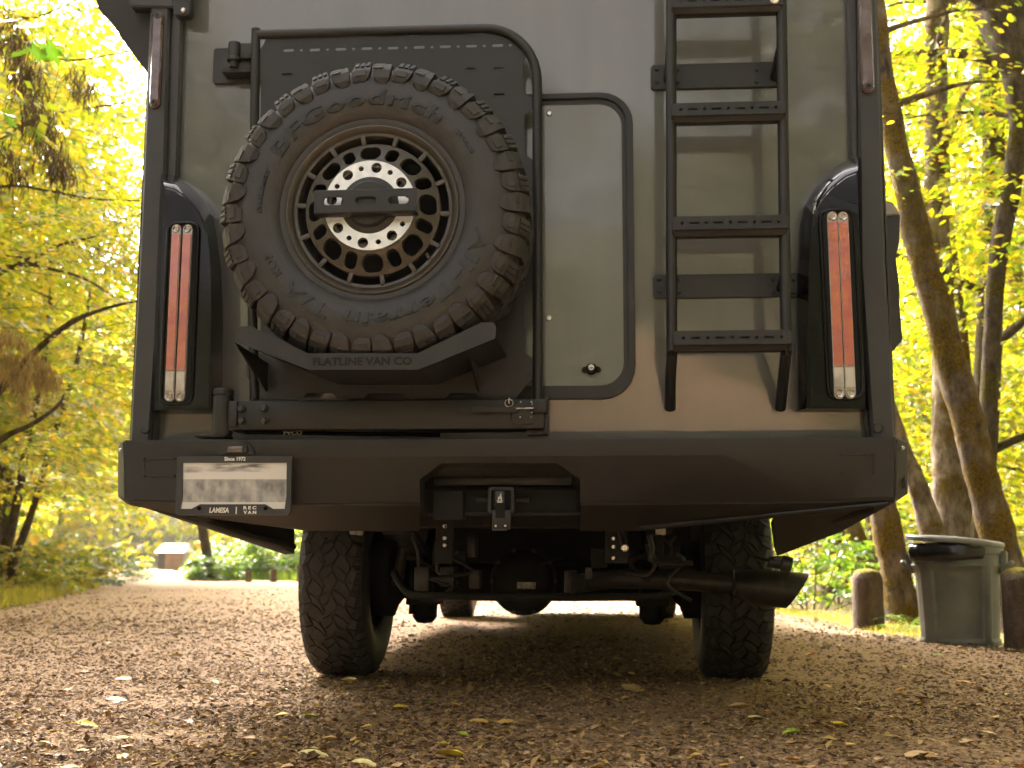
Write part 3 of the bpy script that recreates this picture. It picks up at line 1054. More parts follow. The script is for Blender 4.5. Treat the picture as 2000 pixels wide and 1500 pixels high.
for path in ([(1250, 1031, 0.0), (1520, 1004, YB + 0.05), (1735, 983, YB + 0.01)], [(1555, 1006, -0.06), (1690, 990, -0.09)]):
    obj('bumper_lip', tube([P(*p) for p in path], 0.006, 8), M['black'], bumper)

# ---- hatch
Yh = -0.014
def ring_plate(o, i, y0, y1):
    return plate(o, [i], y0, y1)
x0 = P(640, 500, Yh).x
x1 = P(1239, 500, Yh).x
z0, z1 = P(1100, 780, Yh).z, P(1100, 184, Yh).z
d = PX(1, Yh)
hat = obj('hatch', plate(rrect(x0 + 23 * d, x1 - 23 * d, z0 + 27 * d, z1 - 22 * d, 46 * d), [], Yh + 0.004, Yh + 0.02), M['paint'], T)
bm = ring_plate(rrect(x0, x1, z0, z1, 66 * d), rrect(x0 + 14 * d, x1 - 14 * d, z0 + 15 * d, z1 - 12 * d, 54 * d), Yh - 0.010, 0.004)
bmesh.ops.bevel(bm, geom=[e for e in bm.edges if e.is_manifold and e.calc_face_angle(0) > 0.6], offset=0.0025, segments=2, affect='EDGES')
obj('hatch_frame', bm, M['black'], hat)
obj('hatch_seal', ring_plate(rrect(x0 + 14.2 * d, x1 - 14.2 * d, z0 + 15.2 * d, z1 - 12.2 * d, 54 * d), rrect(x0 + 23 * d, x1 - 23 * d, z0 + 27 * d, z1 - 22 * d, 46 * d), Yh + 0.001, 0.004), M['seal'], hat)
for px, py in ((1073, 222), (1073, 622)):
    c = P(px, py, Yh + 0.004)
    obj('hatch_screw', disc(PX(6, Yh), c, c.y - 0.006, c.y + 0.003, 14, 0.003), M['chrome'], hat)
c = P(1155, 722, Yh)
bm = bmesh.new()
prof = slot(c.x, c.z, PX(40, Yh), PX(13, Yh), 5)
la = [bm.verts.new((x, Yh + 0.004, z)) for x, z in prof]
lb = [bm.verts.new((c.x + (x - c.x) * 0.9, Yh - 0.010, c.z + (z - c.z) * 0.85)) for x, z in prof]
loft(bm, la, lb)
bm.faces.new(lb)
lt = obj('hatch_latch', bm, M['gloss'], hat)
obj('latch_boss', disc(PX(11.5, Yh), c, Yh - 0.016, Yh, 20, 0.004), M['gloss'], hat)
c2 = P(1155, 719, Yh)
obj('key_cylinder', disc(PX(6, Yh), c2, Yh - 0.020, Yh, 16, 0.001), M['chrome'], hat)
obj('key_slot', pbox(1151.5, 717.5, 1158.5, 719.5, Yh - 0.0212, 0.003, 0), M['void'], hat)

# ---- ladder
Yr = -0.15
lad_rail = None
ladder = obj('ladder', tube(smooth_path([P(1312, -150, Yr), P(1311, 0, Yr), P(1311, 300, Yr), P(1312, 655, Yr), P(1312.5, 690, Yr), P(1310, 735, Yr * 0.62), P(1309, 798, -0.012)], 4), PX(11, Yr), 18), M['black'], T)
obj('ladder_rail', tube(smooth_path([P(1524, -150, Yr), P(1526, 0, Yr), P(1530, 300, Yr), P(1535, 655, Yr), P(1535.5, 688, Yr), P(1530, 735, Yr * 0.62), P(1524, 798, -0.012)], 4), PX(11, Yr), 18), M['black'], ladder)
def rung(y_top_l, y_top_r, h, xl, xr, holes=True):
    Yf = Yr - 0.030
    A, B = P(xl, y_top_l, Yf), P(xr, y_top_r, Yf)
    H = PX(h, Yf)
    L = B.x - A.x
    z = (A.z + B.z) / 2
    hs = []
    if holes:
        n_ = 9
        for k in range(n_):
            cx = A.x + L * (0.085 + 0.83 * k / (n_ - 1))
            cz = z - H * 0.36
            if k % 2 == 0:
                hs.append(circ(cx, cz, PX(3.4, Yf), 10))
            else:
                hs.append(slot(cx, cz, PX(20, Yf), PX(4.2, Yf), 4))
    r_ = obj('rung', plate(rrect(A.x, B.x, z - H * 0.70, z, H * 0.16, 4), hs, Yf, Yf + 0.003), M['black'], ladder)
    # the channel behind the pierced face: lower lip folded back, dark inside, closed ends
    bm = bmesh.new()
    add_box(bm, A.x + 0.004, B.x - 0.004, Yf + 0.003, Yr + 0.02, z - H, z - H * 0.66, 0.004)
    for v in bm.verts:
        if v.co.y < Yf + 0.012 and v.co.z < z - H * 0.8:
            v.co.y += 0.010
    obj('rung_lip', bm, M['black'], r_)
    bm = bmesh.new()
    add_box(bm, A.x + 0.006, B.x - 0.006, Yf + 0.012, Yr + 0.02, z - H * 0.66, z - 0.003, 0.002)
    obj('rung_channel', bm, M['black_dark'], r_)
    for x in (A.x, B.x - 0.005):
        bm = bmesh.new()
        add_box(bm, x, x + 0.005, Yf + 0.0032, Yr + 0.02, z - H * 0.78, z - 0.004, 0.001)
        obj('rung_end', bm, M['black'], r_)
for a in ((-9, -14, 36, 1311, 1529), (202, 196, 38, 1311, 1534), (424, 418, 39, 1313, 1540), (647, 643, 40, 1315, 1546)):
    rung(*a)
for (xa, ya, xb, yb) in ((1271, 127, 1530, 169), (1275, 537, 1562, 580)):
    A, B = P(xa, ya, -0.008), P(xb, yb, -0.008)
    bm = plate(rrect(A.x, B.x, B.z, A.z, 0.012, 4), [], -0.010, 0.002)
    bmesh.ops.bevel(bm, geom=[e for e in bm.edges if e.is_manifold and e.calc_face_angle(0) > 0.9], offset=0.002, segments=2, affect='EDGES')
    mpl = obj('mount_plate', bm, M['black'], ladder)
    for px in (xa + 12, xa + 52, xb - 52, xb - 12):
        for py in (ya + 9, yb - 9):
            c = P(px, py, -0.011)
            obj('mount_bolt', disc(0.0058, c, c.y - 0.005, c.y + 0.004, 6, 0.0015), M['black'], mpl)
    zc = (A.z + B.z) / 2
    for xr_, px in ((P(1312, 350, Yr).x, 0), (P(1531, 350, Yr).x, 1)):
        obj('standoff', tube([(xr_, -0.008, zc - 0.01), (xr_, Yr, zc + 0.022)], 0.013, 14), M['black'], mpl)
c = P(1513, -1, Yr - 0.032)
obj('rung_cap', disc(PX(9, Yr), c, c.y - 0.004, c.y + 0.004, 16, 0.001), M['white'], ladder)

# ---- spare wheel carrier
Yk = -0.085                        # carrier tube
carrier_beam = box(P(447, 800, -0.15).x, P(1064, 800, -0.15).x, -0.155, -0.045, P(700, 839, -0.155).z, P(700, 781, -0.155).z, 0.006)
carrier = obj('tyre_carrier', carrier_beam, M['black'], T)
tp = [P(497, 781, Yk), P(493, 600, Yk), P(496, 300, Yk), P(500, 57, Yk)]
obj('carrier_tube', tube(tp, PX(9.5, Yk), 16), M['black'], carrier)
path = [P(500, 68, Yk), P(700, 62, Yk), P(945, 56, Yk)]
cx_, cz_ = P(945, 160, Yk), None
arc = []
ctr = P(945, 160, Yk)
rad = (P(945, 56, Yk) - ctr).length
xr_ = P(1049, 160, Yk).x - ctr.x
for k in range(1, 10):
    a = math.pi / 2 * (1 - k / 9)
    arc.append(ctr + Vector((math.cos(a) * xr_, 0, math.sin(a) * rad)))
path += arc + [P(1050, 400, Yk), P(1050, 781, Yk)]
obj('carrier_tube', tube(path, PX(10, Yk), 16), M['black'], carrier)
# pierced back plate with tabs
Yq = -0.080
def top_edge():
    pts = []
    tabs = [(528, 560), (640, 672), (752, 786), (865, 897)]
    yt = lambda x: 76 - (x - 500) * 0.026
    for a, b in tabs:
        pts += [(a - 8, yt(a) + 2), (a, yt(a) - 14), (b, yt(b) - 14), (b + 8, yt(b) + 2)]
    return pts
top = [(503, 105), (515, 88)] + top_edge() + [(955, 67), (993, 68), (1026, 100), (1028, 112), (1021, 122), (1021, 172), (1030, 186), (1041, 192), (1040, 215), (1024, 225), (1024, 300), (1040, 312), (1040, 560), (1024, 570), (1024, 690), (1042, 700), (1042, 735), (1008, 779)]
bot = [(940, 779), (930, 768), (880, 768), (870, 779), (800, 779), (790, 768), (720, 768), (710, 779), (660, 779), (650, 768), (600, 768), (590, 779), (512, 779), (482, 735), (482, 700), (510, 690), (510, 180), (513, 160), (503, 150)]
hol = []
for k in range(9):
    x = 564 + k * 51
    hol.append(slot(*[(lambda p: (p.x, p.z))(P(x, 99 - k * 1.2, Yq))][0], PX(23, Yq), PX(6.5, Yq), 4))
    hol.append(circ(*[(lambda p: (p.x, p.z))(P(x + 25, 98.5 - k * 1.2, Yq))][0], PX(3.4, Yq), 8))
for x, y in ((562, 146), (920, 135), (975, 134), (975, 185), (560, 560)):
    hol.append(slot(*[(lambda p: (p.x, p.z))(P(x, y, Yq))][0], PX(22, Yq), PX(5, Yq), 4))
obj('carrier_plate', plate(xz(top + bot, Yq), hol, Yq - 0.003, Yq), M['black'], carrier)
# upper hinge
hp = P(450, 120, -0.01)
A, B = P(418, 95, -0.012), P(500, 161, -0.012)
hg = obj('upper_hinge', plate(rrect(A.x, B.x, B.z, A.z, 0.01, 4), [], -0.014, 0.002), M['black'], carrier)
c = P(458, 100, -0.075)
bm = bmesh.new()
lathe(bm, [(0.0005, 0.028), (0.018, 0.028), (0.020, 0.024), (0.020, -0.022), (0.023, -0.026), (0.023, -0.034), (0.015, -0.038), (0.014, -0.055), (0.0005, -0.055)], (c.x, c.y, c.z), 'z', 20)
obj('hinge_barrel', bm, M['black'], hg)
obj('hinge_arm', pbox(470, 84, 497, 113, -0.09, 0.02, 0.003), M['black'], hg)
obj('hinge_block', pbox(434, 112, 490, 140, -0.07, 0.06, 0.003), M['black'], hg)
# lower pivot post, bolts
c = P(434, 850, -0.13)
zt = P(434, 760, -0.13).z
bm = bmesh.new()
h_ = zt - c.z
rp = PX(20.5, -0.13)
lathe(bm, [(rp * 0.96, 0.0), (rp, 0.006), (rp, h_ * 0.82), (rp * 0.93, h_ * 0.83), (rp * 0.93, h_ * 0.86), (rp, h_ * 0.87), (rp, h_ * 0.97), (rp * 0.9, h_), (0.0005, h_)], (c.x, c.y, c.z), 'z', 28)
pv = obj('pivot_post', bm, M['black'], carrier)
obj('pivot_lug', pbox(446, 783, 462, 832, -0.162, 0.05, 0.004), M['black'], pv)
obj('pivot_foot', pbox(380, 848, 440, 853, -0.15, 0.08, 0.002), M['black'], pv)
for px, py in ((472, 798), (516, 797), (472, 822), (516, 822)):
    c = P(px, py, -0.157)
    bm = disc(PX(8.5, -0.157), c, c.y - 0.003, c.y + 0.003, 18, 0.001)
    bl = obj('beam_bolt', bm, M['black'], carrier)
    obj('bolt_head', disc(PX(6.2, -0.157), c, c.y - 0.011, c.y - 0.002, 6, 0.0015), M['trim'], bl)
# latch at the free end
lt = obj('carrier_latch', pbox(1000, 782, 1040, 828, -0.166, 0.02, 0.002), M['black'], carrier)
obj('latch_lever', pbox(923, 793, 1012, 806, -0.172, 0.012, 0.003), M['black'], lt)
obj('latch_hook', pbox(1040, 779, 1068, 806, -0.17, 0.03, 0.003), M['black'], lt)
obj('latch_pin', tube([P(1008, 798, -0.178), P(1043, 797, -0.178)], 0.0026, 8), M['chrome'], lt)
bm = bmesh.new()
cc = P(994, 787, -0.176)
add_tube(bm, [cc + Vector((0.012 * math.cos(a), 0, 0.011 * math.sin(a))) for a in np.linspace(0, 2 * math.pi, 14, endpoint=False)], 0.0014, 6, closed=True)
obj('latch_ring', bm, M['chrome'], lt)
obj('latch_pin', tube([P(994, 777, -0.177), P(994, 788, -0.177)], 0.0022, 8), M['chrome'], lt)
for px, py in ((1017, 785), (1038, 785), (1039, 790), (1039, 806), (1016, 815), (1038, 815)):
    c = P(px, py, -0.168)
    obj('latch_rivet', disc(0.0026, c, c.y - 0.004, c.y + 0.002, 8, 0.001), M['chrome'], lt)
obj('latch_catch', pbox(1028, 840, 1070, 849, -0.13, 0.04, 0.002), M['black'], carrier)
obj('latch_strap', pbox(1062, 776, 1070, 848, -0.14, 0.03, 0.002), M['black'], carrier)
# lid stay lying on the bumper with its printed tag
obj('gas_strut', tube([P(478, 844, -0.10), P(660, 847, -0.10), P(860, 850, -0.10)], 0.006, 10), M['gloss'], carrier)
flat_text('strut_lettering', 'FVCO', 0.016, P(572, 846, -0.108), M['grey_print'], carrier, width=PX(38, -0.108), offset=0.0005)

# tyre cradle: bent sheet trough with a lettered lip
Y0, Y1 = -0.47, -0.082
prof = [(461, 640), (461, 668), (603, 722), (816, 722), (968, 664), (968, 631)]
lipt = [(491, 637), (601, 689), (816, 689), (940, 630)]
lip = [(461, 645), (466, 638), (491, 637), (601, 690), (816, 690), (940, 630), (962, 629), (968, 636), (968, 661), (816, 722), (603, 722), (461, 668)]
cr = obj('tyre_cradle', plate(xz(lip, Y0), [], Y0, Y0 + 0.006), M['black'], carrier)
bm = bmesh.new()
base = xz([(463, 667), (603, 721), (816, 721), (966, 660)], Y0)
a = [bm.verts.new((x, Y0 + 0.004, z)) for x, z in base]
b = [bm.verts.new((x * 0.985 if i in (0, 3) else x, Y1, z + 0.012)) for i, (x, z) in enumerate(base)]
a2 = [bm.verts.new(v.co + Vector((0, 0, 0.006))) for v in a]
b2 = [bm.verts.new(v.co + Vector((0, 0, 0.006))) for v in b]
for q0, q1 in ((a, b), (a2, b2)):
    for i in range(3):
        bm.faces.new((q0[i], q0[i + 1], q1[i + 1], q1[i]))
for i in range(3):
    bm.faces.new((b[i], b[i + 1], b2[i + 1], b2[i]))
obj('cradle_floor', bm, M['black'], cr, 20)
flat_text('cradle_lettering', 'FLATLINE VAN CO', 0.03, P(707.5, 706.5, Y0 - 0.0006), M['void'], cr, width=PX(201, Y0), offset=0.0011, extrude=0.0004)
for xs in (500, 925):
    aa, bb = P(xs, 690, -0.20), P(xs, 760, Y1)
    bm = bmesh.new()
    f = bm.faces.new([bm.verts.new(c) for c in ((aa.x, -0.42, P(xs, 668, -0.42).z), (aa.x, Y1, P(xs, 672, -0.42).z), (aa.x, Y1, P(xs, 765, Y1).z))])
    e = bmesh.ops.extrude_face_region(bm, geom=[f])
    bmesh.ops.translate(bm, vec=(0.005, 0, 0), verts=[g for g in e['geom'] if isinstance(g, bmesh.types.BMVert)])
    obj('cradle_gusset', bm, M['black'], cr)

# ---- spare wheel
C = P(727, 408, -0.445)
cx, cz = C.x, C.z
def ring_lathe(prof, seg=72, closed=False):
    bm = bmesh.new()
    lathe(bm, prof, (cx, 0, cz), 'y', seg, closed_prof=closed)
    return bm
tyre_prof = [(0.2360, -0.4180), (0.2430, -0.4440), (0.2529, -0.4490), (0.2634, -0.4475), (0.2676, -0.4525), (0.2877, -0.4605), (0.3162, -0.4660), (0.3457, -0.4645), (0.3689, -0.4580), (0.3837, -0.4540), (0.4048, -0.4400), (0.4206, -0.4200), (0.4270, -0.3800), (0.4280, -0.3100), (0.4248, -0.2300), (0.4143, -0.1900), (0.3985, -0.1650), (0.3615, -0.1460), (0.2930, -0.1500), (0.2430, -0.1650), (0.2360, -0.1850)]
spare = obj('spare_wheel', ring_lathe(tyre_prof, 96), M['rubber'], T)
# shoulder lugs, cut from two alternating shapes
def lug(sections, half, zig):
    """sections: (radius, y) from the sidewall over the shoulder to the tread; zig: (left, right) angular offsets in degrees"""
    bm = bmesh.new()
    top, bot = [], []
    for (r_, y, dr, dy), (zl, zr) in zip(sections, zig):
        row, row2 = [], []
        for s in (0, 1):
            a = R(zl if s == 0 else zr)
            row.append(bm.verts.new((r_ * math.sin(a), y, r_ * math.cos(a))))
            row2.append(bm.verts.new(((r_ - dr) * math.sin(a), y + dy, (r_ - dr) * math.cos(a))))
        top.append(row)
        bot.append(row2)
    for i in range(len(top) - 1):
        bm.faces.new((top[i][0], top[i][1], top[i + 1][1], top[i + 1][0]))
        for s in (0, 1):
            bm.faces.new((top[i][s], top[i + 1][s], bot[i + 1][s], bot[i][s]))
    bm.faces.new((top[0][0], top[0][1], bot[0][1], bot[0][0]))
    bm.faces.new((top[-1][0], top[-1][1], bot[-1][1], bot[-1][0]))
    return bm
# type A: long wedge reaching down the sidewall
SA = [(0.3626, -0.4620, 0.004, 0.006), (0.3795, -0.4665, 0.006, 0.014), (0.4069, -0.4610, 0.012, 0.024), (0.4238, -0.4460, 0.018, 0.018), (0.4417, -0.4120, 0.022, 0.006), (0.4438, -0.3500, 0.024, 0.000)]
ZA = [(-0.4, 2.4), (-3.0, 3.6), (-3.9, 3.9), (-3.9, 3.5), (-3.7, 2.6), (-3.0, 2.4)]
# type B: shorter block, notched on top
SB = [(0.3710, -0.4600, 0.004, 0.006), (0.3858, -0.4640, 0.006, 0.014), (0.4048, -0.4580, 0.012, 0.022), (0.4196, -0.4470, 0.018, 0.016), (0.4423, -0.4160, 0.022, 0.006), (0.4438, -0.3650, 0.024, 0.000)]
ZB = [(-3.6, 1.6), (-4.0, 3.4), (-3.8, 4.0), (-3.0, 3.9), (-2.6, 3.6), (-2.2, 3.2)]
def lug_mesh(name, S, Z, facets):
    bm = lug(S, 0, Z)
    if facets:      # raised rib and sipes on the face
        for (a0, a1, r0, r1, y0, y1) in facets:
            vs_ = []
            for r_, y in ((r0, y0), (r1, y1)):
                for a in (a0, a1):
                    vs_.append(bm.verts.new((r_ * math.sin(R(a)), y, r_ * math.cos(R(a)))))
            vs2 = [bm.verts.new(v.co + Vector((0, 0.006, 0)) - Vector((v.co.x, 0, v.co.z)).normalized() * 0.006) for v in vs_]
            bm.faces.new((vs_[0], vs_[1], vs_[3], vs_[2]))
            for i, j in ((0, 1), (1, 3), (3, 2), (2, 0)):
                bm.faces.new((vs_[i], vs_[j], vs2[j], vs2[i]))
    bmesh.ops.recalc_face_normals(bm, faces=bm.faces)
    es = [e for e in bm.edges if e.is_manifold and e.calc_face_angle(0) > R(28)]
    bmesh.ops.bevel(bm, geom=es, offset=0.0008, segments=1, affect='EDGES')
    me = bpy.data.meshes.new(name)
    bm.to_mesh(me)
    bm.free()
    return finish(me, M['tread'], 18)
lugA = lug_mesh('tread_lug', SA, ZA, [(-3.4, 0.6, 0.409, 0.4405, -0.4640, -0.4185)])
lugB = lug_mesh('tread_lug', SB, ZB, [(-2.4, -0.7, 0.4217, 0.4455, -0.450, -0.417), (-0.1, 1.4, 0.4217, 0.4455, -0.450, -0.417), (2.0, 3.4, 0.4217, 0.4455, -0.450, -0.417), (-2.2, 2.2, 0.388, 0.407, -0.4665, -0.4605)])
def spin(name, me, ang, parent, centre, axis='y', label=None):
    o = link(bpy.data.objects.new(name, me), parent)
    o.location = centre
    o.rotation_euler = (0, ang, 0) if axis == 'y' else (ang, 0, 0)
    return o
NL = 42
for i in range(NL):
    spin('tread_block', lugA if i % 2 == 0 else lugB, 2 * math.pi * (i + 0.35) / NL, spare, (cx, 0, cz))
# inner tread rows, too many to single out
V_, F_ = [], []
for row, (ya, yb, sk_) in enumerate(((-0.345, -0.295, 1.6), (-0.287, -0.235, -1.6), (-0.227, -0.165, 1.2))):
    for i in range(NL):
        a0 = 360 * (i + 0.35 + 0.5 * (row % 2)) / NL
        b0 = len(V_)
        for r_ in (0.420, 0.443 - (0.004 if row == 2 else 0)):
            for (y, da) in ((ya, -3.3 - sk_), ((ya + yb) / 2 - 0.006, -3.3 + sk_), (yb, -3.3 - sk_), (yb, 3.3 - sk_), ((ya + yb) / 2 + 0.006, 3.3 + sk_), (ya, 3.3 - sk_)):
                a = R(a0 + da)
                V_.append((cx + r_ * math.sin(a), y, cz + r_ * math.cos(a)))
        F_.append([b0 + 6 + k for k in range(6)])
        for k in range(6):
            F_.append([b0 + k, b0 + (k + 1) % 6, b0 + 6 + (k + 1) % 6, b0 + 6 + k])
lo = [v for f in F_ for v in f]
st = np.cumsum([0] + [len(f) for f in F_[:-1]])
o = obj('inner_tread', np_mesh('inner_tread', V_, lo, st, M['tread']), None, spare)
o['kind'] = 'stuff'
# raised sidewall lettering
def arc_text(s, size, a0, a1, rr, parent):
    """letters standing on the sidewall, tops outward, running clockwise from angle a0 to a1 (degrees from the top)"""
    me = text_verts(s, size, 0.0032, offset=0.0016, font_shear=0.06, spacing=1.08)
    co = np.zeros(len(me.vertices) * 3, np.float32)
    me.vertices.foreach_get('co', co)
    co = co.reshape(-1, 3)
    x0_, x1_ = co[:, 0].min(), co[:, 0].max()
    a = np.radians(a0 + (a1 - a0) * (co[:, 0] - x0_) / (x1_ - x0_))
    r_ = rr + co[:, 1] - (co[:, 1].max() + co[:, 1].min()) / 2 * 0
    ysurf = np.interp(r_, [0.288, 0.316, 0.346, 0.369], [-0.4605, -0.4660, -0.4645, -0.4580])
    out = np.stack([cx + r_ * np.sin(a), ysurf - 0.0006 - co[:, 2], cz + r_ * np.cos(a)], 1)
    me.vertices.foreach_set('co', out.astype(np.float32).ravel())
    me.materials.clear()
    me.materials.append(M['letter'])
    me.update()
    return obj('sidewall_lettering', me, None, parent)
arc_text('BFGoodrich', 0.060, -60, 38, 0.318, spare)
arc_text('All-Terrain', 0.058, 101, 193, 0.318, spare)
arc_text('T/A', 0.058, 201, 228, 0.318, spare)
arc_text('KO3', 0.030, 233, 246, 0.318, spare)
arc_text('LT315/70R17', 0.014, 268, 292, 0.316, spare)
arc_text('BAJA CHAMPION', 0.012, 47, 62, 0.322, spare)
# rim
rim_prof = [(0.246, -0.443), (0.2445, -0.4505), (0.240, -0.4520), (0.233, -0.4480), (0.228, -0.440), (0.2245, -0.436), (0.2165, -0.4345), (0.2140, -0.430), (0.2130, -0.40), (0.2150, -0.17), (0.236, -0.15), (0.236, -0.165), (0.240, -0.43)]
rim = obj('rim', ring_lathe(rim_prof, 96, True), M['bronze'], spare)
obj('rim_shade_disc', ring_lathe([(0.0005, -0.23), (0.216, -0.23)], 48), M['void'], spare)  # near-black disc put in as the shade behind the wheel holes
def cone_y(r_):
    return -0.436 - 0.040 * max(0.0, min(1.0, (0.190 - r_) / 0.062))
hol = []
for k in range(16):
    a0 = R(-2.2 + 22.5 * k)
    if k % 2 == 0:
        pts = [(0.1375, -5.5), (0.1375, 5.5), (0.145, 9.2), (0.155, 10.6), (0.168, 9.8), (0.178, 7.5), (0.1815, 4.5), (0.1815, -4.5), (0.178, -7.5), (0.168, -9.8), (0.155, -10.6), (0.145, -9.2)]
    else:
        pts = [(0.1375, -2.2), (0.1375, 2.2), (0.142, 5.0), (0.150, 6.4), (0.170, 5.6), (0.177, 4.2), (0.1805, 1.8), (0.1805, -1.8), (0.177, -4.2), (0.170, -5.6), (0.150, -6.4), (0.142, -5.0)]
    hol.append([(cx + r_ * math.sin(a0 + R(a)), cz + r_ * math.cos(a0 + R(a))) for r_, a in pts])
bm = plate(circ(cx, cz, 0.1925, 96), hol + [circ(cx, cz, 0.110, 40)], 0.0, 0.022)
for v in bm.verts:
    r_ = math.hypot(v.co.x - cx, v.co.z - cz)
    v.co.y += cone_y(r_)
bmesh.ops.recalc_face_normals(bm, faces=bm.faces)
es = [e for e in bm.edges if e.is_manifold and e.calc_face_angle(0) > R(60) and max(e.verts[0].co.y - cone_y(math.hypot(e.verts[0].co.x - cx, e.verts[0].co.z - cz)), e.verts[1].co.y - cone_y(math.hypot(e.verts[1].co.x - cx, e.verts[1].co.z - cz))) < 0.002]
bmesh.ops.bevel(bm, geom=es, offset=0.0016, segments=1, affect='EDGES')
obj('wheel_disc', bm, M['bronze'], spare, 25)
bm = bmesh.new()
add_box(bm, -0.0065, 0.0065, -0.4395, -0.425, 0.1905, 0.2195, 0.002)
me = bpy.data.meshes.new('spoke')
bm.to_mesh(me)
bm.free()
finish(me, M['bronze'], 30)
for k in range(14):
    spin('spoke', me, R(-8.6 + 360 / 14 * k), spare, (cx, 0, cz))
hol = [circ(cx + 0.1085 * math.sin(R(9 + 45 * k)), cz + 0.1085 * math.cos(R(9 + 45 * k)), 0.0148, 18) for k in range(8)]
hol += [circ(cx + 0.1085 * math.sin(R(31 + 45 * k)), cz + 0.1085 * math.cos(R(31 + 45 * k)), 0.0075, 12) for k in range(8)]
bm = plate(circ(cx, cz, 0.1285, 72), hol + [circ(cx, cz, 0.080, 40)], -0.482, -0.462)
obj('hub_ring', bm, M['machined'], spare)
obj('hub_shade_disc', ring_lathe([(0.0005, -0.452), (0.127, -0.452)], 40), M['void'], spare)  # near-black disc put in as the shade behind the hub ring holes
me = bpy.data.meshes.new('lug_nut')
bm = bmesh.new()
lathe(bm, [(0.0005, -0.462), (0.007, -0.462), (0.009, -0.456), (0.009, -0.45)], (0, 0, 0.1085), 'y', 6)
bm.to_mesh(me)
bm.free()
finish(me, M['exhaust'], 30)
for k in range(8):
    spin('lug_nut', me, R(9 + 45 * k), spare, (cx, 0, cz))
bm = ring_lathe([(0.0005, -0.505), (0.060, -0.505), (0.064, -0.501), (0.066, -0.490), (0.079, -0.486), (0.084, -0.478), (0.085, -0.46)], 48)
obj('hub_cap', bm, M['black'], spare)
c = P(834, 497, -0.45)
obj('valve_stem', tube([c, c + Vector((0.002, -0.012, -0.004)), c + Vector((0.007, -0.022, -0.013))], [0.0055, 0.005, 0.0035], 10), M['chrome'], spare)
# third brake lamp bar bolted over the hub
Yv = -0.535
A, B = P(614, 372, Yv), P(813, 413, Yv)
hs = [slot(A.x + (B.x - A.x) * t, (A.z + B.z) / 2 + 0.001, PX(42, Yv), PX(16, Yv), 6) for t in (0.19, 0.505, 0.825)]
bm = plate([(A.x, B.z), (B.x, B.z + 0.002), (B.x, A.z + 0.002), (A.x, A.z)], hs, Yv, Yv + 0.004)
bmesh.ops.recalc_face_normals(bm, faces=bm.faces)
bmesh.ops.bevel(bm, geom=[e for e in bm.edges if e.is_manifold and e.calc_face_angle(0) > 1.0], offset=0.0012, segments=1, affect='EDGES')
hb = obj('hub_bar', bm, M['black'], spare)
obj('bar_flange', box(A.x, B.x, Yv + 0.0045, Yv + 0.045, B.z - 0.0005, B.z + 0.004, 0.001), M['black'], spare)
obj('bar_bracket', box(cx - 0.045, cx + 0.035, Yv + 0.010, -0.500, B.z + 0.006, A.z - 0.006, 0.002), M['black'], spare)

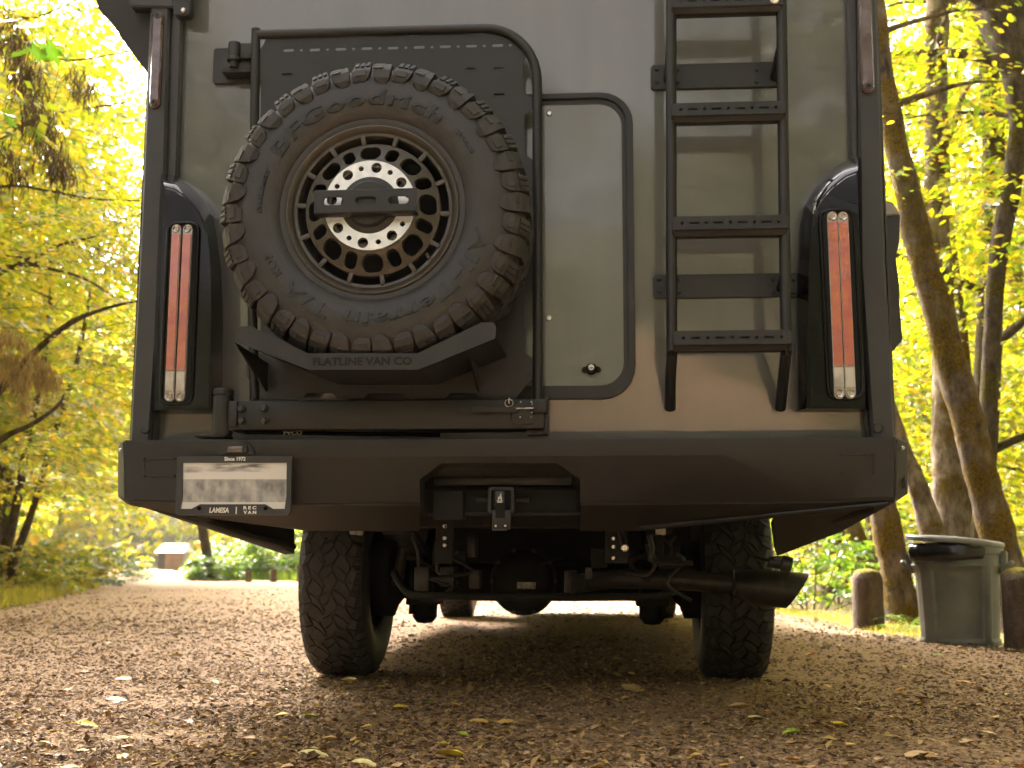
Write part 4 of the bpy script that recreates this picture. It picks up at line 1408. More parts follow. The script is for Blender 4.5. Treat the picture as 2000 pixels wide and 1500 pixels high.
# ---- rear wheels
def tread_unit(N, Rr, Wd):
    """one pitch of an all-terrain tread: five rows of two blocks between zigzag grooves; meshes about the x axis"""
    Lp = 2 * math.pi * Rr / N
    g = 0.0034
    amp = 0.013
    lines = [-0.5, -0.30, -0.105, 0.095, 0.30, 0.5]
    def bx(k, v):
        """x of groove k at height v (in pitches)"""
        if k in (0, 5):
            return lines[k] * Wd
        ph = (0.0, 0.35, 0.1, 0.6)[k - 1]
        t = (v + ph) % 1.0
        tri = 4 * abs(t - 0.5) - 1
        return lines[k] * Wd + amp * tri
    slant = (0.10, -0.42, 0.38, -0.42, -0.10)
    shift = (0.0, 0.22, 0.55, 0.80, 0.30)
    out = []
    for row in range(5):
        for half in (0, 1):
            hfr = 0.54 if half == 0 else 0.46
            v0 = shift[row] + (0.0 if half == 0 else 0.54)
            v1 = v0 + hfr
            gv = g / Lp
            xm = (lines[row] + lines[row + 1]) / 2 * Wd
            wr = (lines[row + 1] - lines[row]) * Wd
            def pt(side, v):
                # walk along the groove; v is corrected by the row's slant
                s = -0.5 if side == 0 else 0.5
                vv = v + slant[row] * s
                x = bx(row + side, vv) + (g if side == 0 else -g) * (0 if (row + side) in (0, 5) else 1)
                return x, vv * Lp
            n_ = 4
            poly = [pt(0, v0 + gv + (v1 - v0 - 2 * gv) * i / n_) for i in range(n_ + 1)]
            poly += [pt(1, v0 + gv + (v1 - v0 - 2 * gv) * (n_ - i) / n_) for i in range(n_ + 1)]
            # a bent end edge, as real blocks have
            mx = (poly[n_][0] + poly[n_ + 1][0]) / 2, (poly[n_][1] + poly[n_ + 1][1]) / 2 + (0.006 if row % 2 else -0.005)
            mn = (poly[0][0] + poly[-1][0]) / 2, (poly[0][1] + poly[-1][1]) / 2 + (0.006 if row % 2 else -0.005)
            poly = poly[:n_ + 1] + [mx] + poly[n_ + 1:] + [mn]
            bm = bmesh.new()
            tops, bots = [], []
            for x, v in poly:
                a = v / Rr
                u = x / (Wd / 2)
                rr = Rr - 0.010 * u * u - 0.020 * max(0, abs(u) - 0.86) / 0.14
                tops.append(bm.verts.new((x, -rr * math.cos(a), rr * math.sin(a))))
                bots.append(bm.verts.new((x, -(rr - 0.014) * math.cos(a), (rr - 0.014) * math.sin(a))))
            # outer rows turn down over the shoulder
            if row in (0, 4):
                for i, (x, v) in enumerate(poly):
                    if abs(abs(x) - Wd / 2) < 1e-5:
                        a = v / Rr
                        sgn = 1 if x > 0 else -1
                        bots[i].co = Vector((x + sgn * 0.008, -(Rr - 0.062) * math.cos(a), (Rr - 0.062) * math.sin(a)))
            f = bm.faces.new(tops)
            m_ = len(poly)
            for i in range(m_):
                bm.faces.new((tops[i], tops[(i + 1) % m_], bots[(i + 1) % m_], bots[i]))
            bmesh.ops.recalc_face_normals(bm, faces=bm.faces)
            bmesh.ops.triangulate(bm, faces=[f])
            me = bpy.data.meshes.new('tread_block')
            bm.to_mesh(me)
            bm.free()
            me.materials.append(M['tread'])
            out.append(me)
    return out
RW, WW, NW = 0.432, 0.268, 26
units = tread_unit(NW, RW, WW)
YW = 1.74
def road_wheel(name, xc, Y, side, blocks, r_=RW, w=WW):
    """side: -1 left wheel, +1 right wheel (the hub dish faces outward)"""
    zc = r_ + 0.005
    h = w / 2
    prof = [(0.235, -h * 0.72), (0.245, -h * 0.93), (0.30, -h * 1.10), (0.355, -h * 1.10), (0.395, -h * 1.0), (r_ - 0.020, -h * 0.86), (r_ - 0.0135, -h * 0.5), (r_ - 0.0125, 0), (r_ - 0.0135, h * 0.5), (r_ - 0.020, h * 0.86), (0.395, h * 1.0), (0.355, h * 1.10), (0.30, h * 1.10), (0.245, h * 0.93), (0.235, h * 0.72)]
    bm = bmesh.new()
    lathe(bm, prof, (xc, Y, zc), 'x', 80)
    wh = obj(name, bm, M['rubber'], T)
    bm = bmesh.new()
    s = side
    lathe(bm, [(0.242, -s * h * 0.93), (0.236, -s * h * 0.96), (0.225, -s * h * 0.90), (0.215, -s * h * 0.4), (0.205, s * h * 0.35), (0.10, s * h * 0.45), (0.0005, s * h * 0.45)], (xc, Y, zc), 'x', 48)
    obj('wheel_rim', bm, M['black'], wh)
    bm = bmesh.new()
    lathe(bm, [(0.0005, -s * h * 0.55), (0.175, -s * h * 0.55), (0.18, -s * h * 0.50), (0.18, -s * h * 0.30)], (xc, Y, zc), 'x', 40)
    obj('brake_disc', bm, M['exhaust'], wh)
    if blocks:
        for i in range(NW):
            a = 2 * math.pi * i / NW
            if not (a < R(100) or a > R(258)):
                continue
            for me in units:
                # angle 0 faces the camera; turning about x lifts the block
                spin('tread_block', me, -a, wh, (xc, Y, zc), 'x')
    else:
        vs_, fs_ = [], []
        for i in range(34):
            for k in range(5):
                a0 = 2 * math.pi * (i + 0.5 * (k % 2)) / 34
                x0 = -h * 0.96 + k * (2 * h * 0.96) / 5
                b0 = len(vs_)
                for rr in (r_ - 0.016, r_ - (0.006 if k in (0, 4) else 0)):
                    for x, a in ((x0 + 0.004, -0.07), (x0 + 2 * h * 0.96 / 5 - 0.004, -0.05), (x0 + 2 * h * 0.96 / 5 - 0.004, 0.075), (x0 + 0.004, 0.055)):
                        vs_.append((xc + x, Y - rr * math.cos(a0 + a), zc + rr * math.sin(a0 + a)))
                fs_.append([b0 + 4, b0 + 5, b0 + 6, b0 + 7])
                for q in range(4):
                    fs_.append([b0 + q, b0 + (q + 1) % 4, b0 + 4 + (q + 1) % 4, b0 + 4 + q])
        o = obj('tyre_tread', np_mesh('tyre_tread', vs_, [v for f in fs_ for v in f], np.arange(0, 4 * len(fs_), 4), M['tread']), None, wh)
        o['kind'] = 'stuff'
    return wh
xl = (P(583, 1160, YW - 0.40).x + P(706, 1160, YW - 0.40).x) / 2
xr2 = (P(1386, 1160, YW - 0.40).x + P(1504, 1160, YW - 0.40).x) / 2
road_wheel('rear_wheel', xl, YW, -1, True)
road_wheel('rear_wheel', xr2, YW, 1, True)
road_wheel('front_wheel', P(884, 1190, 6.7).x, 7.1, -1, False)
road_wheel('front_wheel', P(1290, 1190, 6.7).x, 7.1, 1, False)

# ---- chassis, axle, springs, tow gear
BD = M['black_dark']
xm = (xl + xr2) / 2
za = RW
ax_bm = tube([(xl + 0.10, YW, za), (xm - 0.25, YW, za), (xm + 0.25, YW, za), (xr2 - 0.10, YW, za)], [0.062, 0.068, 0.068, 0.062], 18)
axle = obj('rear_axle', ax_bm, BD, T)
dc = P(1023, 1150, YW - 0.1)
bm = bmesh.new()
lathe(bm, [(0.0005, -0.20), (0.07, -0.195), (0.110, -0.17), (0.132, -0.13), (0.145, -0.125), (0.148, -0.09), (0.140, -0.08), (0.145, 0.02), (0.12, 0.15), (0.07, 0.28), (0.0005, 0.30)], (dc.x, YW, za - 0.01), 'y', 36)
df = obj('differential', bm, BD, axle)
bm = bmesh.new()
for k in range(10):
    a = 2 * math.pi * k / 10
    q = (dc.x + 0.138 * math.cos(a), 0, za - 0.01 + 0.138 * math.sin(a))
    lathe(bm, [(0.0005, YW - 0.137), (0.009, YW - 0.137), (0.009, YW - 0.12)], q, 'y', 6)
o = obj('cover_bolts', bm, M['exhaust'], axle)
o['kind'] = 'stuff'
tgm = mat('worn_white_label', (0.30, 0.27, 0.24), 0.6, var=0.5, vscale=90)
obj('axle_label', pbox(1010, 1137, 1046, 1150, YW - 0.212, 0.008, 0), tgm, axle)
for s, xw in ((-1, xl), (1, xr2)):
    bm = bmesh.new()
    lathe(bm, [(0.16, 0.11 * -s), (0.17, 0.13 * -s), (0.17, 0.20 * -s), (0.12, 0.22 * -s), (0.075, 0.26 * -s), (0.062, 0.30 * -s)], (xw, YW, za), 'x', 28)
    obj('brake_drum', bm, BD, axle)
    xs_ = xw - s * 0.34
    # leaf spring: stacked leaves, plates and bolts
    spring = None
    for k, (ln, dz) in enumerate(((0.75, 0.0), (0.62, -0.017), (0.48, -0.034), (0.34, -0.051))):
        pts = [(xs_, YW - ln, za + 0.10 + dz + 0.16 * (ln / 0.75) ** 2), (xs_, YW - ln / 2, za + 0.12 + dz + 0.04 * (ln / 0.75) ** 2), (xs_, YW, za + 0.105 + dz), (xs_, YW + ln / 2, za + 0.12 + dz + 0.04), (xs_, YW + ln, za + 0.10 + dz + 0.16)]
        bm = bmesh.new()
        prev = None
        for (x, y, z) in smooth_path(pts, 5):
            r4 = [bm.verts.new((x - 0.036, y, z)), bm.verts.new((x + 0.036, y, z)), bm.verts.new((x + 0.036, y, z + 0.013)), bm.verts.new((x - 0.036, y, z + 0.013))]
            if prev:
                for q in range(4):
                    bm.faces.new((prev[q], prev[(q + 1) % 4], r4[(q + 1) % 4], r4[q]))
            else:
                bm.faces.new(r4)
            prev = r4
        bm.faces.new(prev)
        if spring is None:
            spring = obj('leaf_spring', bm, BD, T)
        else:
            obj('spring_leaf', bm, BD, spring)
    obj('spring_plate', box(xs_ - 0.07, xs_ + 0.07, YW - 0.10, YW + 0.10, za - 0.115, za - 0.085, 0.004), BD, spring)
    for a, b in ((-0.05, -0.08), (0.05, -0.08)):
        obj('u_bolt', tube([(xs_ + a, YW + b, za + 0.13), (xs_ + a, YW + b, za - 0.155)], 0.009, 8), BD, spring)
    bm = bmesh.new()
    lathe(bm, [(0.0005, -0.20), (0.035, -0.195), (0.055, -0.17), (0.058, -0.09), (0.05, -0.085)], (xs_, YW, za), 'z', 20)
    obj('bump_stop', bm, BD, spring)
    # frame rail and shackle
    fr = obj('frame_rail', box(xs_ - 0.045 + s * 0.0, xs_ + 0.03, 0.03, 8.2, za + 0.27, za + 0.50, 0.004), BD, T)
    obj('spring_shackle', box(xs_ - 0.05, xs_ + 0.05, YW - 0.80, YW - 0.74, za + 0.18, za + 0.36, 0.006), BD, fr)
    # shock absorber leaning inward
    top = Vector((xs_ - s * 0.02, YW - 0.42, za + 0.42))
    low = Vector((xs_ + s * 0.10, YW - 0.16, za - 0.02))
    sh = obj('shock_absorber', tube([top, top.lerp(low, 0.55)], 0.036, 16), BD, T)
    obj('shock_rod', tube([top.lerp(low, 0.5), low], 0.024, 12), M['exhaust'], sh)
# bolted drop plates behind the bumper opening with bright bolts
for px0, px1, pys, pxb in ((852, 884, (1028, 1051, 1065), 869), (1182, 1226, (1029, 1052, 1068, 1090), 1198)):
    hp_ = obj('hanger_plate', pbox(px0, 1000, px1, 1100, 0.30, 0.02, 0.003), BD, T)
    for py in pys:
        c = P(pxb, py, 0.297)
        obj('hanger_bolt', disc(PX(4.2, 0.3), c, c.y - 0.012, c.y + 0.003, 6, 0.002), M['chrome'], hp_)
c0, c1 = P(1212, 1040, 0.28), P(1220, 1070, 0.20)
st_ = obj('sway_link', tube([c0, c1], PX(5, 0.25), 12), M['exhaust'], T)
obj('link_cap', disc(PX(7.5, 0.2), c1, c1.y - 0.02, c1.y + 0.01, 16, 0.004), M['chrome'], st_)
for px in (688, 701, 1286, 1296):
    c = P(px, 1037, 0.10)
    if px in (688, 1286):
        cl = obj('ribbed_clip', pbox(px - 5, 1030, px + 6, 1044, 0.10, 0.03, 0.003), M['grey_print'], T)
    else:
        obj('clip_half', pbox(px - 5, 1029, px + 5, 1045, 0.098, 0.03, 0.003), M['grey_print'], cl)
# tow receiver
yz = 0.02
hb_ = obj('tow_crossbar', pbox(832, 955, 1128, 1003, 0.06, 0.12, 0.006), BD, T)
obj('crossbar_top', pbox(848, 931, 1118, 948, 0.02, 0.10, 0.006), M['black'], hb_)
obj('crossbar_lip', tube([P(836, 1004, 0.05), P(1136, 1004, 0.05)], 0.006, 8), M['black'], hb_)
obj('socket_box', pbox(846, 958, 904, 1014, 0.0, 0.10, 0.004), BD, hb_)
A, B = P(953, 951, -0.02), P(1004, 1003, -0.02)
rc = obj('tow_receiver', plate(rrect(A.x, B.x, B.z, A.z, 0.011, 4), [rrect(A.x + 0.010, B.x - 0.010, B.z + 0.010, A.z - 0.010, 0.006, 4)], -0.02, 0.2), M['black'], T)
obj('receiver_plug', box(A.x + 0.011, B.x - 0.011, 0.0, 0.1, B.z + 0.011, A.z - 0.011, 0.003), BD, rc)
obj('receiver_tab', pbox(961, 996, 997, 1034, -0.035, 0.012, 0.003), M['black'], rc)
obj('tab_slot', pbox(968, 982, 986, 1012, -0.037, 0.004, 0), M['void'], rc)
obj('tab_edge', pbox(961, 1034, 989, 1036, -0.036, 0.013, 0), M['trim'], rc)
obj('emblem_plate', pbox(967, 959, 985, 987, -0.030, 0.006, 0.001), M['trim'], rc)
emblem('flame_emblem', P(976, 975, -0.0325) + Vector((0, 0, 0)), 0.036, M['white'], rc, w=0.026)
for px in (968, 987):
    c = P(px, 1027, -0.036)
    obj('tab_bolt', disc(0.004, c, c.y - 0.003, c.y + 0.002, 10, 0.001), M['chrome'], rc)
obj('receiver_pin', tube([P(930, 977, 0.04), P(1032, 977, 0.04)], 0.009, 10), M['exhaust'], rc)
# tanks, cross members and floor that close the underside
obj('chassis_floor', box(-1.10, 1.10, 0.06, 8.4, za + 0.50, za + 0.56, 0), BD, T)
obj('grey_tank', box(xl + 0.42, xr2 - 0.42, 2.9, 4.6, za - 0.06, za + 0.49, 0.03), BD, T)
obj('cross_member', box(xl + 0.35, xr2 - 0.35, 0.75, 0.87, za + 0.20, za + 0.42, 0.008), BD, T)
obj('cross_member', box(xl + 0.35, xr2 - 0.35, 2.42, 2.52, za + 0.05, za + 0.40, 0.008), BD, T)
obj('side_tank', box(xl + 0.05, xl + 0.42, 2.6, 6.0, za + 0.02, za + 0.49, 0.02), BD, T)
obj('side_tank', box(xr2 - 0.42, xr2 - 0.05, 2.6, 6.0, za + 0.02, za + 0.49, 0.02), BD, T)
obj('drive_shaft', tube([(dc.x, YW + 0.25, za), (dc.x, 6.5, za + 0.25)], 0.05, 14), BD, T)
fa = obj('front_axle', tube([(P(884, 1190, 6.7).x + 0.1, 7.1, 0.43), (P(1290, 1190, 6.7).x - 0.1, 7.1, 0.43)], 0.055, 14), BD, T)
obj('front_shade_box', box(-0.75, 0.75, 6.4, 8.2, 0.34, 1.0, 0.03), BD, T)  # box added and set low to darken the ground under the truck
for xs in (-1.09, 1.06):
    obj('side_shade_skirt', box(xs - 0.02, xs + 0.02, 2.35, 6.2, za - 0.10, za + 0.52, 0.01), BD, T)  # drawn low to keep light from the ground under the truck
    obj('wheel_arch', box(xs - 0.01, xs + 0.01, 0.9, 2.4, za + 0.42, za + 0.52, 0.003), BD, T)
# brake lines and wiring
for path, r_ in (([(792, 1080), (830, 1100), (870, 1128), (905, 1150)], 0.006), ([(790, 1165), (815, 1168), (848, 1166), (880, 1163)], 0.008), ([(1130, 1075), (1165, 1100), (1180, 1140)], 0.006), ([(880, 1100), (885, 1130), (884, 1160)], 0.006), ([(905, 1070), (911, 1105), (905, 1140)], 0.005), ([(1040, 1120), (1060, 1100), (1100, 1090)], 0.005)):
    obj('brake_line', tube(smooth_path([P(x, y, YW - 0.25) for x, y in path], 4), r_, 8), BD, T)
ed = [P(1468, 1014, 0.2), P(1458, 1030, 0.25), P(1456, 1055, 0.3), P(1466, 1078, 0.3), P(1485, 1090, 0.28), P(1508, 1096, 0.25)]
cb = obj('trailer_cable', tube(smooth_path(ed, 5), 0.0052, 8), BD, T)
obj('trailer_plug', tube([P(1502, 1097, 0.25), P(1524, 1100, 0.25), P(1527, 1100, 0.25), P(1545, 1105, 0.25)], [0.017, 0.020, 0.027, 0.026], 14), M['trim'], cb)
obj('plug_lid', pbox(1512, 1086, 1528, 1096, 0.23, 0.05, 0.003), M['trim'], cb)
# hoses, brackets and clutter hanging between the rails
rc_ = random.Random(21)
for k in range(9):
    x0_ = rc_.choice((rc_.uniform(800, 940), rc_.uniform(1110, 1330)))
    y0_ = rc_.uniform(1045, 1085)
    ys_ = rc_.uniform(0.7, 1.5)
    pts_ = [(x0_, y0_), (x0_ + rc_.uniform(-30, 30), y0_ + rc_.uniform(15, 35)), (x0_ + rc_.uniform(-60, 60), y0_ + rc_.uniform(40, 75)), (x0_ + rc_.uniform(-90, 90), y0_ + rc_.uniform(50, 95))]
    obj('underbody_hose', tube(smooth_path([P(a, b, ys_) for a, b in pts_], 5), rc_.uniform(0.005, 0.012), 8), rc_.choice([BD, BD, M['exhaust']]), T)
for k in range(14):
    x0_, y0_, ys_ = rc_.choice((rc_.uniform(790, 930), rc_.uniform(1100, 1330))), rc_.uniform(1045, 1125), rc_.uniform(0.8, 1.45)
    w_, h_ = rc_.uniform(10, 34), rc_.uniform(14, 50)
    br_ = obj('underbody_bracket', pbox(x0_, y0_, x0_ + w_, y0_ + h_, ys_, rc_.uniform(0.03, 0.12), 0.005), rc_.choice([BD, M['exhaust']]), T)
    if k % 2:
        c = P(x0_ + w_ / 2, y0_ + h_ * 0.3, ys_ - 0.001)
        obj('bracket_bolt', disc(0.008, c, c.y - 0.008, c.y + 0.002, 6, 0.001), M['exhaust'], br_)
obj('sway_bar', tube(smooth_path([P(770, 1120, 1.35), P(800, 1160, 1.2), P(860, 1164, 1.15), P(1000, 1166, 1.15), P(1180, 1166, 1.15), P(1300, 1162, 1.2), P(1330, 1130, 1.35)], 5), 0.016, 12), BD, T)
# exhaust
Yx = 1.12
ex = obj('exhaust_pipe', tube(smooth_path([P(1130, 1140, Yx + 0.4), P(1200, 1131, Yx + 0.05), P(1260, 1131, Yx), P(1350, 1134, Yx), P(1440, 1142, Yx)], 5), PX(19, Yx), 24), M['exhaust'], T)
bm = bmesh.new()
p0, p1 = P(1428, 1141, Yx), P(1560, 1154, Yx)
axx = (p1 - p0).normalized()
nn = Vector((0, -1, 0))
up = axx.cross(nn).normalized() * -1
if up.z < 0:
    up = -up
ro, ri = PX(35, Yx), PX(32, Yx)
rings = []
for t, r_, slant in ((0.0, PX(20, Yx), 0), (0.08, PX(24, Yx), 0), (0.35, ro * 0.96, 0), (1.0, ro, 1), (1.0, ri, 1), (0.55, ri * 0.96, 0)):
    ring = []
    for k in range(28):
        a = 2 * math.pi * k / 28
        q = p0.lerp(p1, t) + nn * (r_ * math.cos(a)) + up * (r_ * math.sin(a))
        if slant:
            q += axx * (0.040 * math.sin(a) - 0.006)
        ring.append(bm.verts.new(q))
    rings.append(ring)
for a, b in zip(rings, rings[1:]):
    for k in range(28):
        bm.faces.new((a[k], a[(k + 1) % 28], b[(k + 1) % 28], b[k]))
bm.faces.new(rings[0])
bm.faces.new(rings[-1])
tip = obj('exhaust_tip', bm, M['exhaust'], ex, 40)
cp = P(1431, 1141, Yx)
bm = bmesh.new()
add_tube(bm, [cp + nn * (PX(22, Yx) * math.cos(a)) + up * (PX(22, Yx) * math.sin(a)) for a in np.linspace(0, 2 * math.pi, 24, endpoint=False)], 0.006, 8, closed=True)
obj('pipe_clamp', bm, BD, ex)
obj('clamp_bolt', tube([cp + Vector((0, -PX(20, Yx), -0.04)), cp + Vector((0, -PX(20, Yx), 0.055))], 0.005, 8), M['exhaust'], ex)

# ------------------------------------------------------------------ rubbish bin
def ground_pt(px, py):
    g_ = G(px, py, 0.0)
    return Vector((g_.x, g_.y, 0.0))
YN = ground_pt(1875, 1264).y + 0.20
bc = P(1876, 1260, YN)
bin_ = empty('rubbish_bin', (bc.x, YN, 0.0), 'grey green plastic rubbish bin with loose lid beside the wooden bollards', 'rubbish bin')
m_bin = mat('grey_green_polythene', (0.105, 0.112, 0.100), 0.42, col2=(0.155, 0.152, 0.134), vscale=7, bump=0.2, bscale=120, rvar=0.1)
m_lid = mat('pale_grey_lid', (0.21, 0.21, 0.20), 0.42, var=0.2, vscale=9, bump=0.15, bscale=100)
m_bag = mat('black_bin_bag', (0.012, 0.011, 0.012), 0.22, bump=0.6, bscale=45)
hb2 = PX(185, YN)                 # body height
rb, rt = PX(72, YN), PX(81, YN)
bm = bmesh.new()
def bin_r(a, t):
    r_ = rb + (rt - rb) * t
    # flattened panels with raised ribs between them
    q = math.cos(2 * (a - R(252)) )
    panel = 0.0
    for c0 in (-105, -20, 70, 160):
        d = abs((math.degrees(a) - c0 + 180) % 360 - 180)
        if d < 36 and 0.05 < t < 0.80:
            panel = -0.011 * min(1, (36 - d) / 3.0) * min(1, (t - 0.05) / 0.03) * min(1, (0.80 - t - 0.05 * math.cos(R(d * 2))) / 0.03 if 0.80 - t > 0 else 0)
    return r_ + max(panel, -0.011)
rows = [0, 0.004, 0.03, 0.05, 0.06, 0.075, 0.09, 0.3, 0.5, 0.68, 0.72, 0.75, 0.765, 0.78, 0.795, 0.82, 0.87, 0.90, 0.915, 0.93, 1.0]
seg = 120
rg = []
for t in rows:
    ring = []
    for k in range(seg):
        a = 2 * math.pi * k / seg
        r_ = bin_r(a, t) if t > 0.001 else bin_r(a, 0.0) - 0.02
        if t >= 0.91:
            r_ += 0.010
        ring.append(bm.verts.new((r_ * math.cos(a), r_ * math.sin(a), t * hb2)))
    rg.append(ring)
for a, b in zip(rg, rg[1:]):
    for k in range(seg):
        bm.faces.new((a[k], a[(k + 1) % seg], b[(k + 1) % seg], b[k]))
bm.faces.new(list(reversed(rg[0])))
obj('bin_body', bm, m_bin, bin_, 32)
# handles: a cast lug with a loop grip at each side
for ang in (-22, 158):
    hd = None
    a = R(ang)
    rad_ = Vector((math.cos(a), math.sin(a), 0))
    tan = Vector((-math.sin(a), math.cos(a), 0))
    z = hb2 * 0.80
    bm = bmesh.new()
    pts = [rad_ * (rt - 0.01) + tan * -0.055 + Vector((0, 0, z - 0.035)), rad_ * (rt + 0.045) + tan * -0.048 + Vector((0, 0, z + 0.01)), rad_ * (rt + 0.055) + tan * 0.0 + Vector((0, 0, z + 0.016)), rad_ * (rt + 0.045) + tan * 0.048 + Vector((0, 0, z + 0.01)), rad_ * (rt - 0.01) + tan * 0.055 + Vector((0, 0, z - 0.035))]
    add_tube(bm, smooth_path(pts, 4), 0.012, 10)
    hd = obj('bin_handle', bm, m_bin, bin_)
    bm = bmesh.new()
    q = [rad_ * (rt - 0.012) + tan * -0.075 + Vector((0, 0, z + 0.09)), rad_ * (rt - 0.012) + tan * 0.075 + Vector((0, 0, z + 0.09)), rad_ * (rt - 0.012) + tan * 0.07 + Vector((0, 0, z - 0.06)), rad_ * (rt - 0.012) + tan * -0.07 + Vector((0, 0, z - 0.06)), rad_ * (rt + 0.022) + tan * 0.05 + Vector((0, 0, z - 0.02)), rad_ * (rt + 0.022) + tan * -0.05 + Vector((0, 0, z - 0.02)), rad_ * (rt + 0.030) + tan * -0.055 + Vector((0, 0, z + 0.085)), rad_ * (rt + 0.030) + tan * 0.055 + Vector((0, 0, z + 0.085))]
    for p in q:
        bm.verts.new(p)
    bmesh.ops.convex_hull(bm, input=bm.verts)
    bmesh.ops.bevel(bm, geom=list(bm.edges), offset=0.006, segments=2, affect='EDGES')
    obj('handle_lug', bm, m_bin, hd)
bm = bmesh.new()
lr = PX(88, YN)
lathe(bm, [(lr * 0.86, -0.004), (lr * 0.97, -0.010), (lr, -0.004), (lr * 1.005, 0.012), (lr * 0.985, 0.022), (lr * 0.93, 0.026), (lr * 0.86, 0.020), (lr * 0.83, 0.022), (lr * 0.5, 0.030), (0.0005, 0.034)], (0, 0, 0), 'z', 72)
for v in bm.verts:
    a = math.atan2(v.co.y, v.co.x)
    v.co.z += 0.003 * math.sin(3 * a + 1)
ld = obj('bin_lid', bm, m_lid, bin_)
ld.location = (-0.008, -0.004, hb2 + 0.018)
ld.rotation_euler = (R(3.0), R(4.2), R(20))
bm = bmesh.new()
seg = 96
rg = []
for j, (t, dr) in enumerate(((0.87, 0.012), (0.885, 0.022), (0.91, 0.026), (0.94, 0.026), (0.98, 0.020), (1.01, 0.010), (1.02, -0.02))):
    ring = []
    for k in range(seg):
        a = 2 * math.pi * k / seg
        dmp = noise.noise(Vector((math.cos(a) * 5, math.sin(a) * 5, t * 14)))
        dlt = noise.noise(Vector((math.cos(a) * 2, math.sin(a) * 2, 4)))
        # hangs low on the near left, tucked in elsewhere
        low = max(0.0, math.cos(a - R(208)))
        r_ = rt + dr * (0.25 + 0.9 * low) + 0.008 * dmp * (0.3 + low)
        z = (t - (0.035 * low if j < 2 else 0) + 0.012 * dlt) * hb2
        if low < 0.15 and j < 4:
            z = 0.955 * hb2 + 0.004 * j
            r_ = rt + 0.0085
        ring.append(bm.verts.new((r_ * math.cos(a), r_ * math.sin(a), z)))
    rg.append(ring)
for a, b in zip(rg, rg[1:]):
    for k in range(seg):
        bm.faces.new((a[k], a[(k + 1) % seg], b[(k + 1) % seg], b[k]))
obj('bin_bag', bm, m_bag, bin_, 60)

# ------------------------------------------------------------------ wooden bollards and posts
def bollard(px, py_top, py_bot, w, label, name='wooden_bollard', domed=True, group=None, cat='bollard', moss=True, seedz=0.0):
    g_ = ground_pt(px, py_bot)
    Y = g_.y
    h_ = P(px, py_top, Y).z
    r_ = PX(w / 2, Y)
    e = empty(name, g_, label, cat, group)
    bm = bmesh.new()
    seg = 40 if domed else 20
    prof = [(r_ * 1.02, -0.06), (r_ * 1.01, 0.05), (r_, h_ * 0.5), (r_ * 0.99, h_ * 0.80)] + ([(r_ * 0.97, h_ * 0.87), (r_ * 0.86, h_ * 0.94), (r_ * 0.66, h_ * 0.985), (r_ * 0.3, h_), (0.0005, h_)] if domed else [(r_ * 0.97, h_ * 0.97), (r_ * 0.9, h_), (0.0005, h_)])
    fine = []
    for i in range(len(prof) - 1):
        for k in range(4):
            t = k / 4
            fine.append((prof[i][0] * (1 - t) + prof[i + 1][0] * t, prof[i][1] * (1 - t) + prof[i + 1][1] * t))
    fine.append(prof[-1])
    lathe(bm, fine, (0, 0, 0), 'z', seg)
    for v in bm.verts:
        a = math.atan2(v.co.y, v.co.x)
        k = 1 + 0.018 * noise.noise(Vector((math.cos(a) * 4, math.sin(a) * 4, v.co.z * 0.8 + seedz))) - 0.05 * max(0, noise.noise(Vector((math.cos(a) * 9, math.sin(a) * 9, v.co.z * 0.5 + seedz))) - 0.25)
        v.co.x *= k
        v.co.y *= k
    o = obj('post_body', bm, M['post_wood'], e)
    if moss:
        bm = bmesh.new()
        lathe(bm, [(r_ * 0.82, h_ * 0.955), (r_ * 0.75, h_ * 0.985), (r_ * 0.5, h_ * 1.015), (r_ * 0.2, h_ * 1.025), (0.0005, h_ * 1.025)], (0, 0, 0), 'z', 32)
        for v in bm.verts:
            v.co.z += 0.010 * noise.noise(v.co * 40) - 0.012 * max(0, noise.noise(v.co * 9 + Vector((seedz, 0, 0))))
        obj('moss_cap', bm, M['moss_mat'], e)
    return e
M['moss_mat'] = mat('moss_cushion', (0.080, 0.066, 0.012), 0.95, col2=(0.19, 0.15, 0.02), vscale=50, bump=1.0, bscale=180, spec=0.1)
bollard(1697, 1114, 1226, 58, 'rounded wooden bollard with green moss cap between truck exhaust and bin')
bollard(2010, 1112, 1270, 84, 'dark mossy wooden bollard right of the rubbish bin', seedz=3)
bollard(1509, 1100, 1190, 30, 'mossy bollard half hidden behind the exhaust pipe', seedz=6)
for i, (px, pt, pb, w, lb) in enumerate(((485, 1114, 1138, 12, 'short far wooden post standing clear left of its neighbour'), (534, 1112, 1138, 13, 'short far wooden post midway between its two neighbours'), (586, 1104, 1138, 14, 'short far wooden post half hidden by the left rear tyre'))):
    bollard(px, pt, pb, w, lb, 'road_post', False, 'short wooden posts along the far road edge', 'post', False, i)

# ------------------------------------------------------------------ far hut and rail
Yu = 46.0
def fx(px):
    return P(px, 1100, Yu).x
def fz(py):
    return P(337, py, Yu).z
zb = -0.3
hut = empty('roadside_hut', (fx(337), Yu, 0), 'small far timber hut with pale roof beside the bright road', 'hut')
m_wall = mat('pinkish_hut_boards', (0.27, 0.18, 0.145), 0.8, var=0.1, vscale=4)
x0, x1 = fx(308), fx(362)
wz = fz(1080)
hx = lambda v: v - fx(337)
wl = box(hx(x0) + 0.30, hx(x1), 0, 0.9, zb, wz, 0)
wall = obj('hut_wall', wl, m_wall, hut)
me = None
bw = (x1 - x0 - 0.30) / 8
for k in range(8):
    o = obj('wall_board', box(hx(x0) + 0.30 + k * bw + 0.008, hx(x0) + 0.30 + (k + 1) * bw - 0.008, -0.022, -0.002, 0.02, wz - 0.02, 0), m_wall, wall)
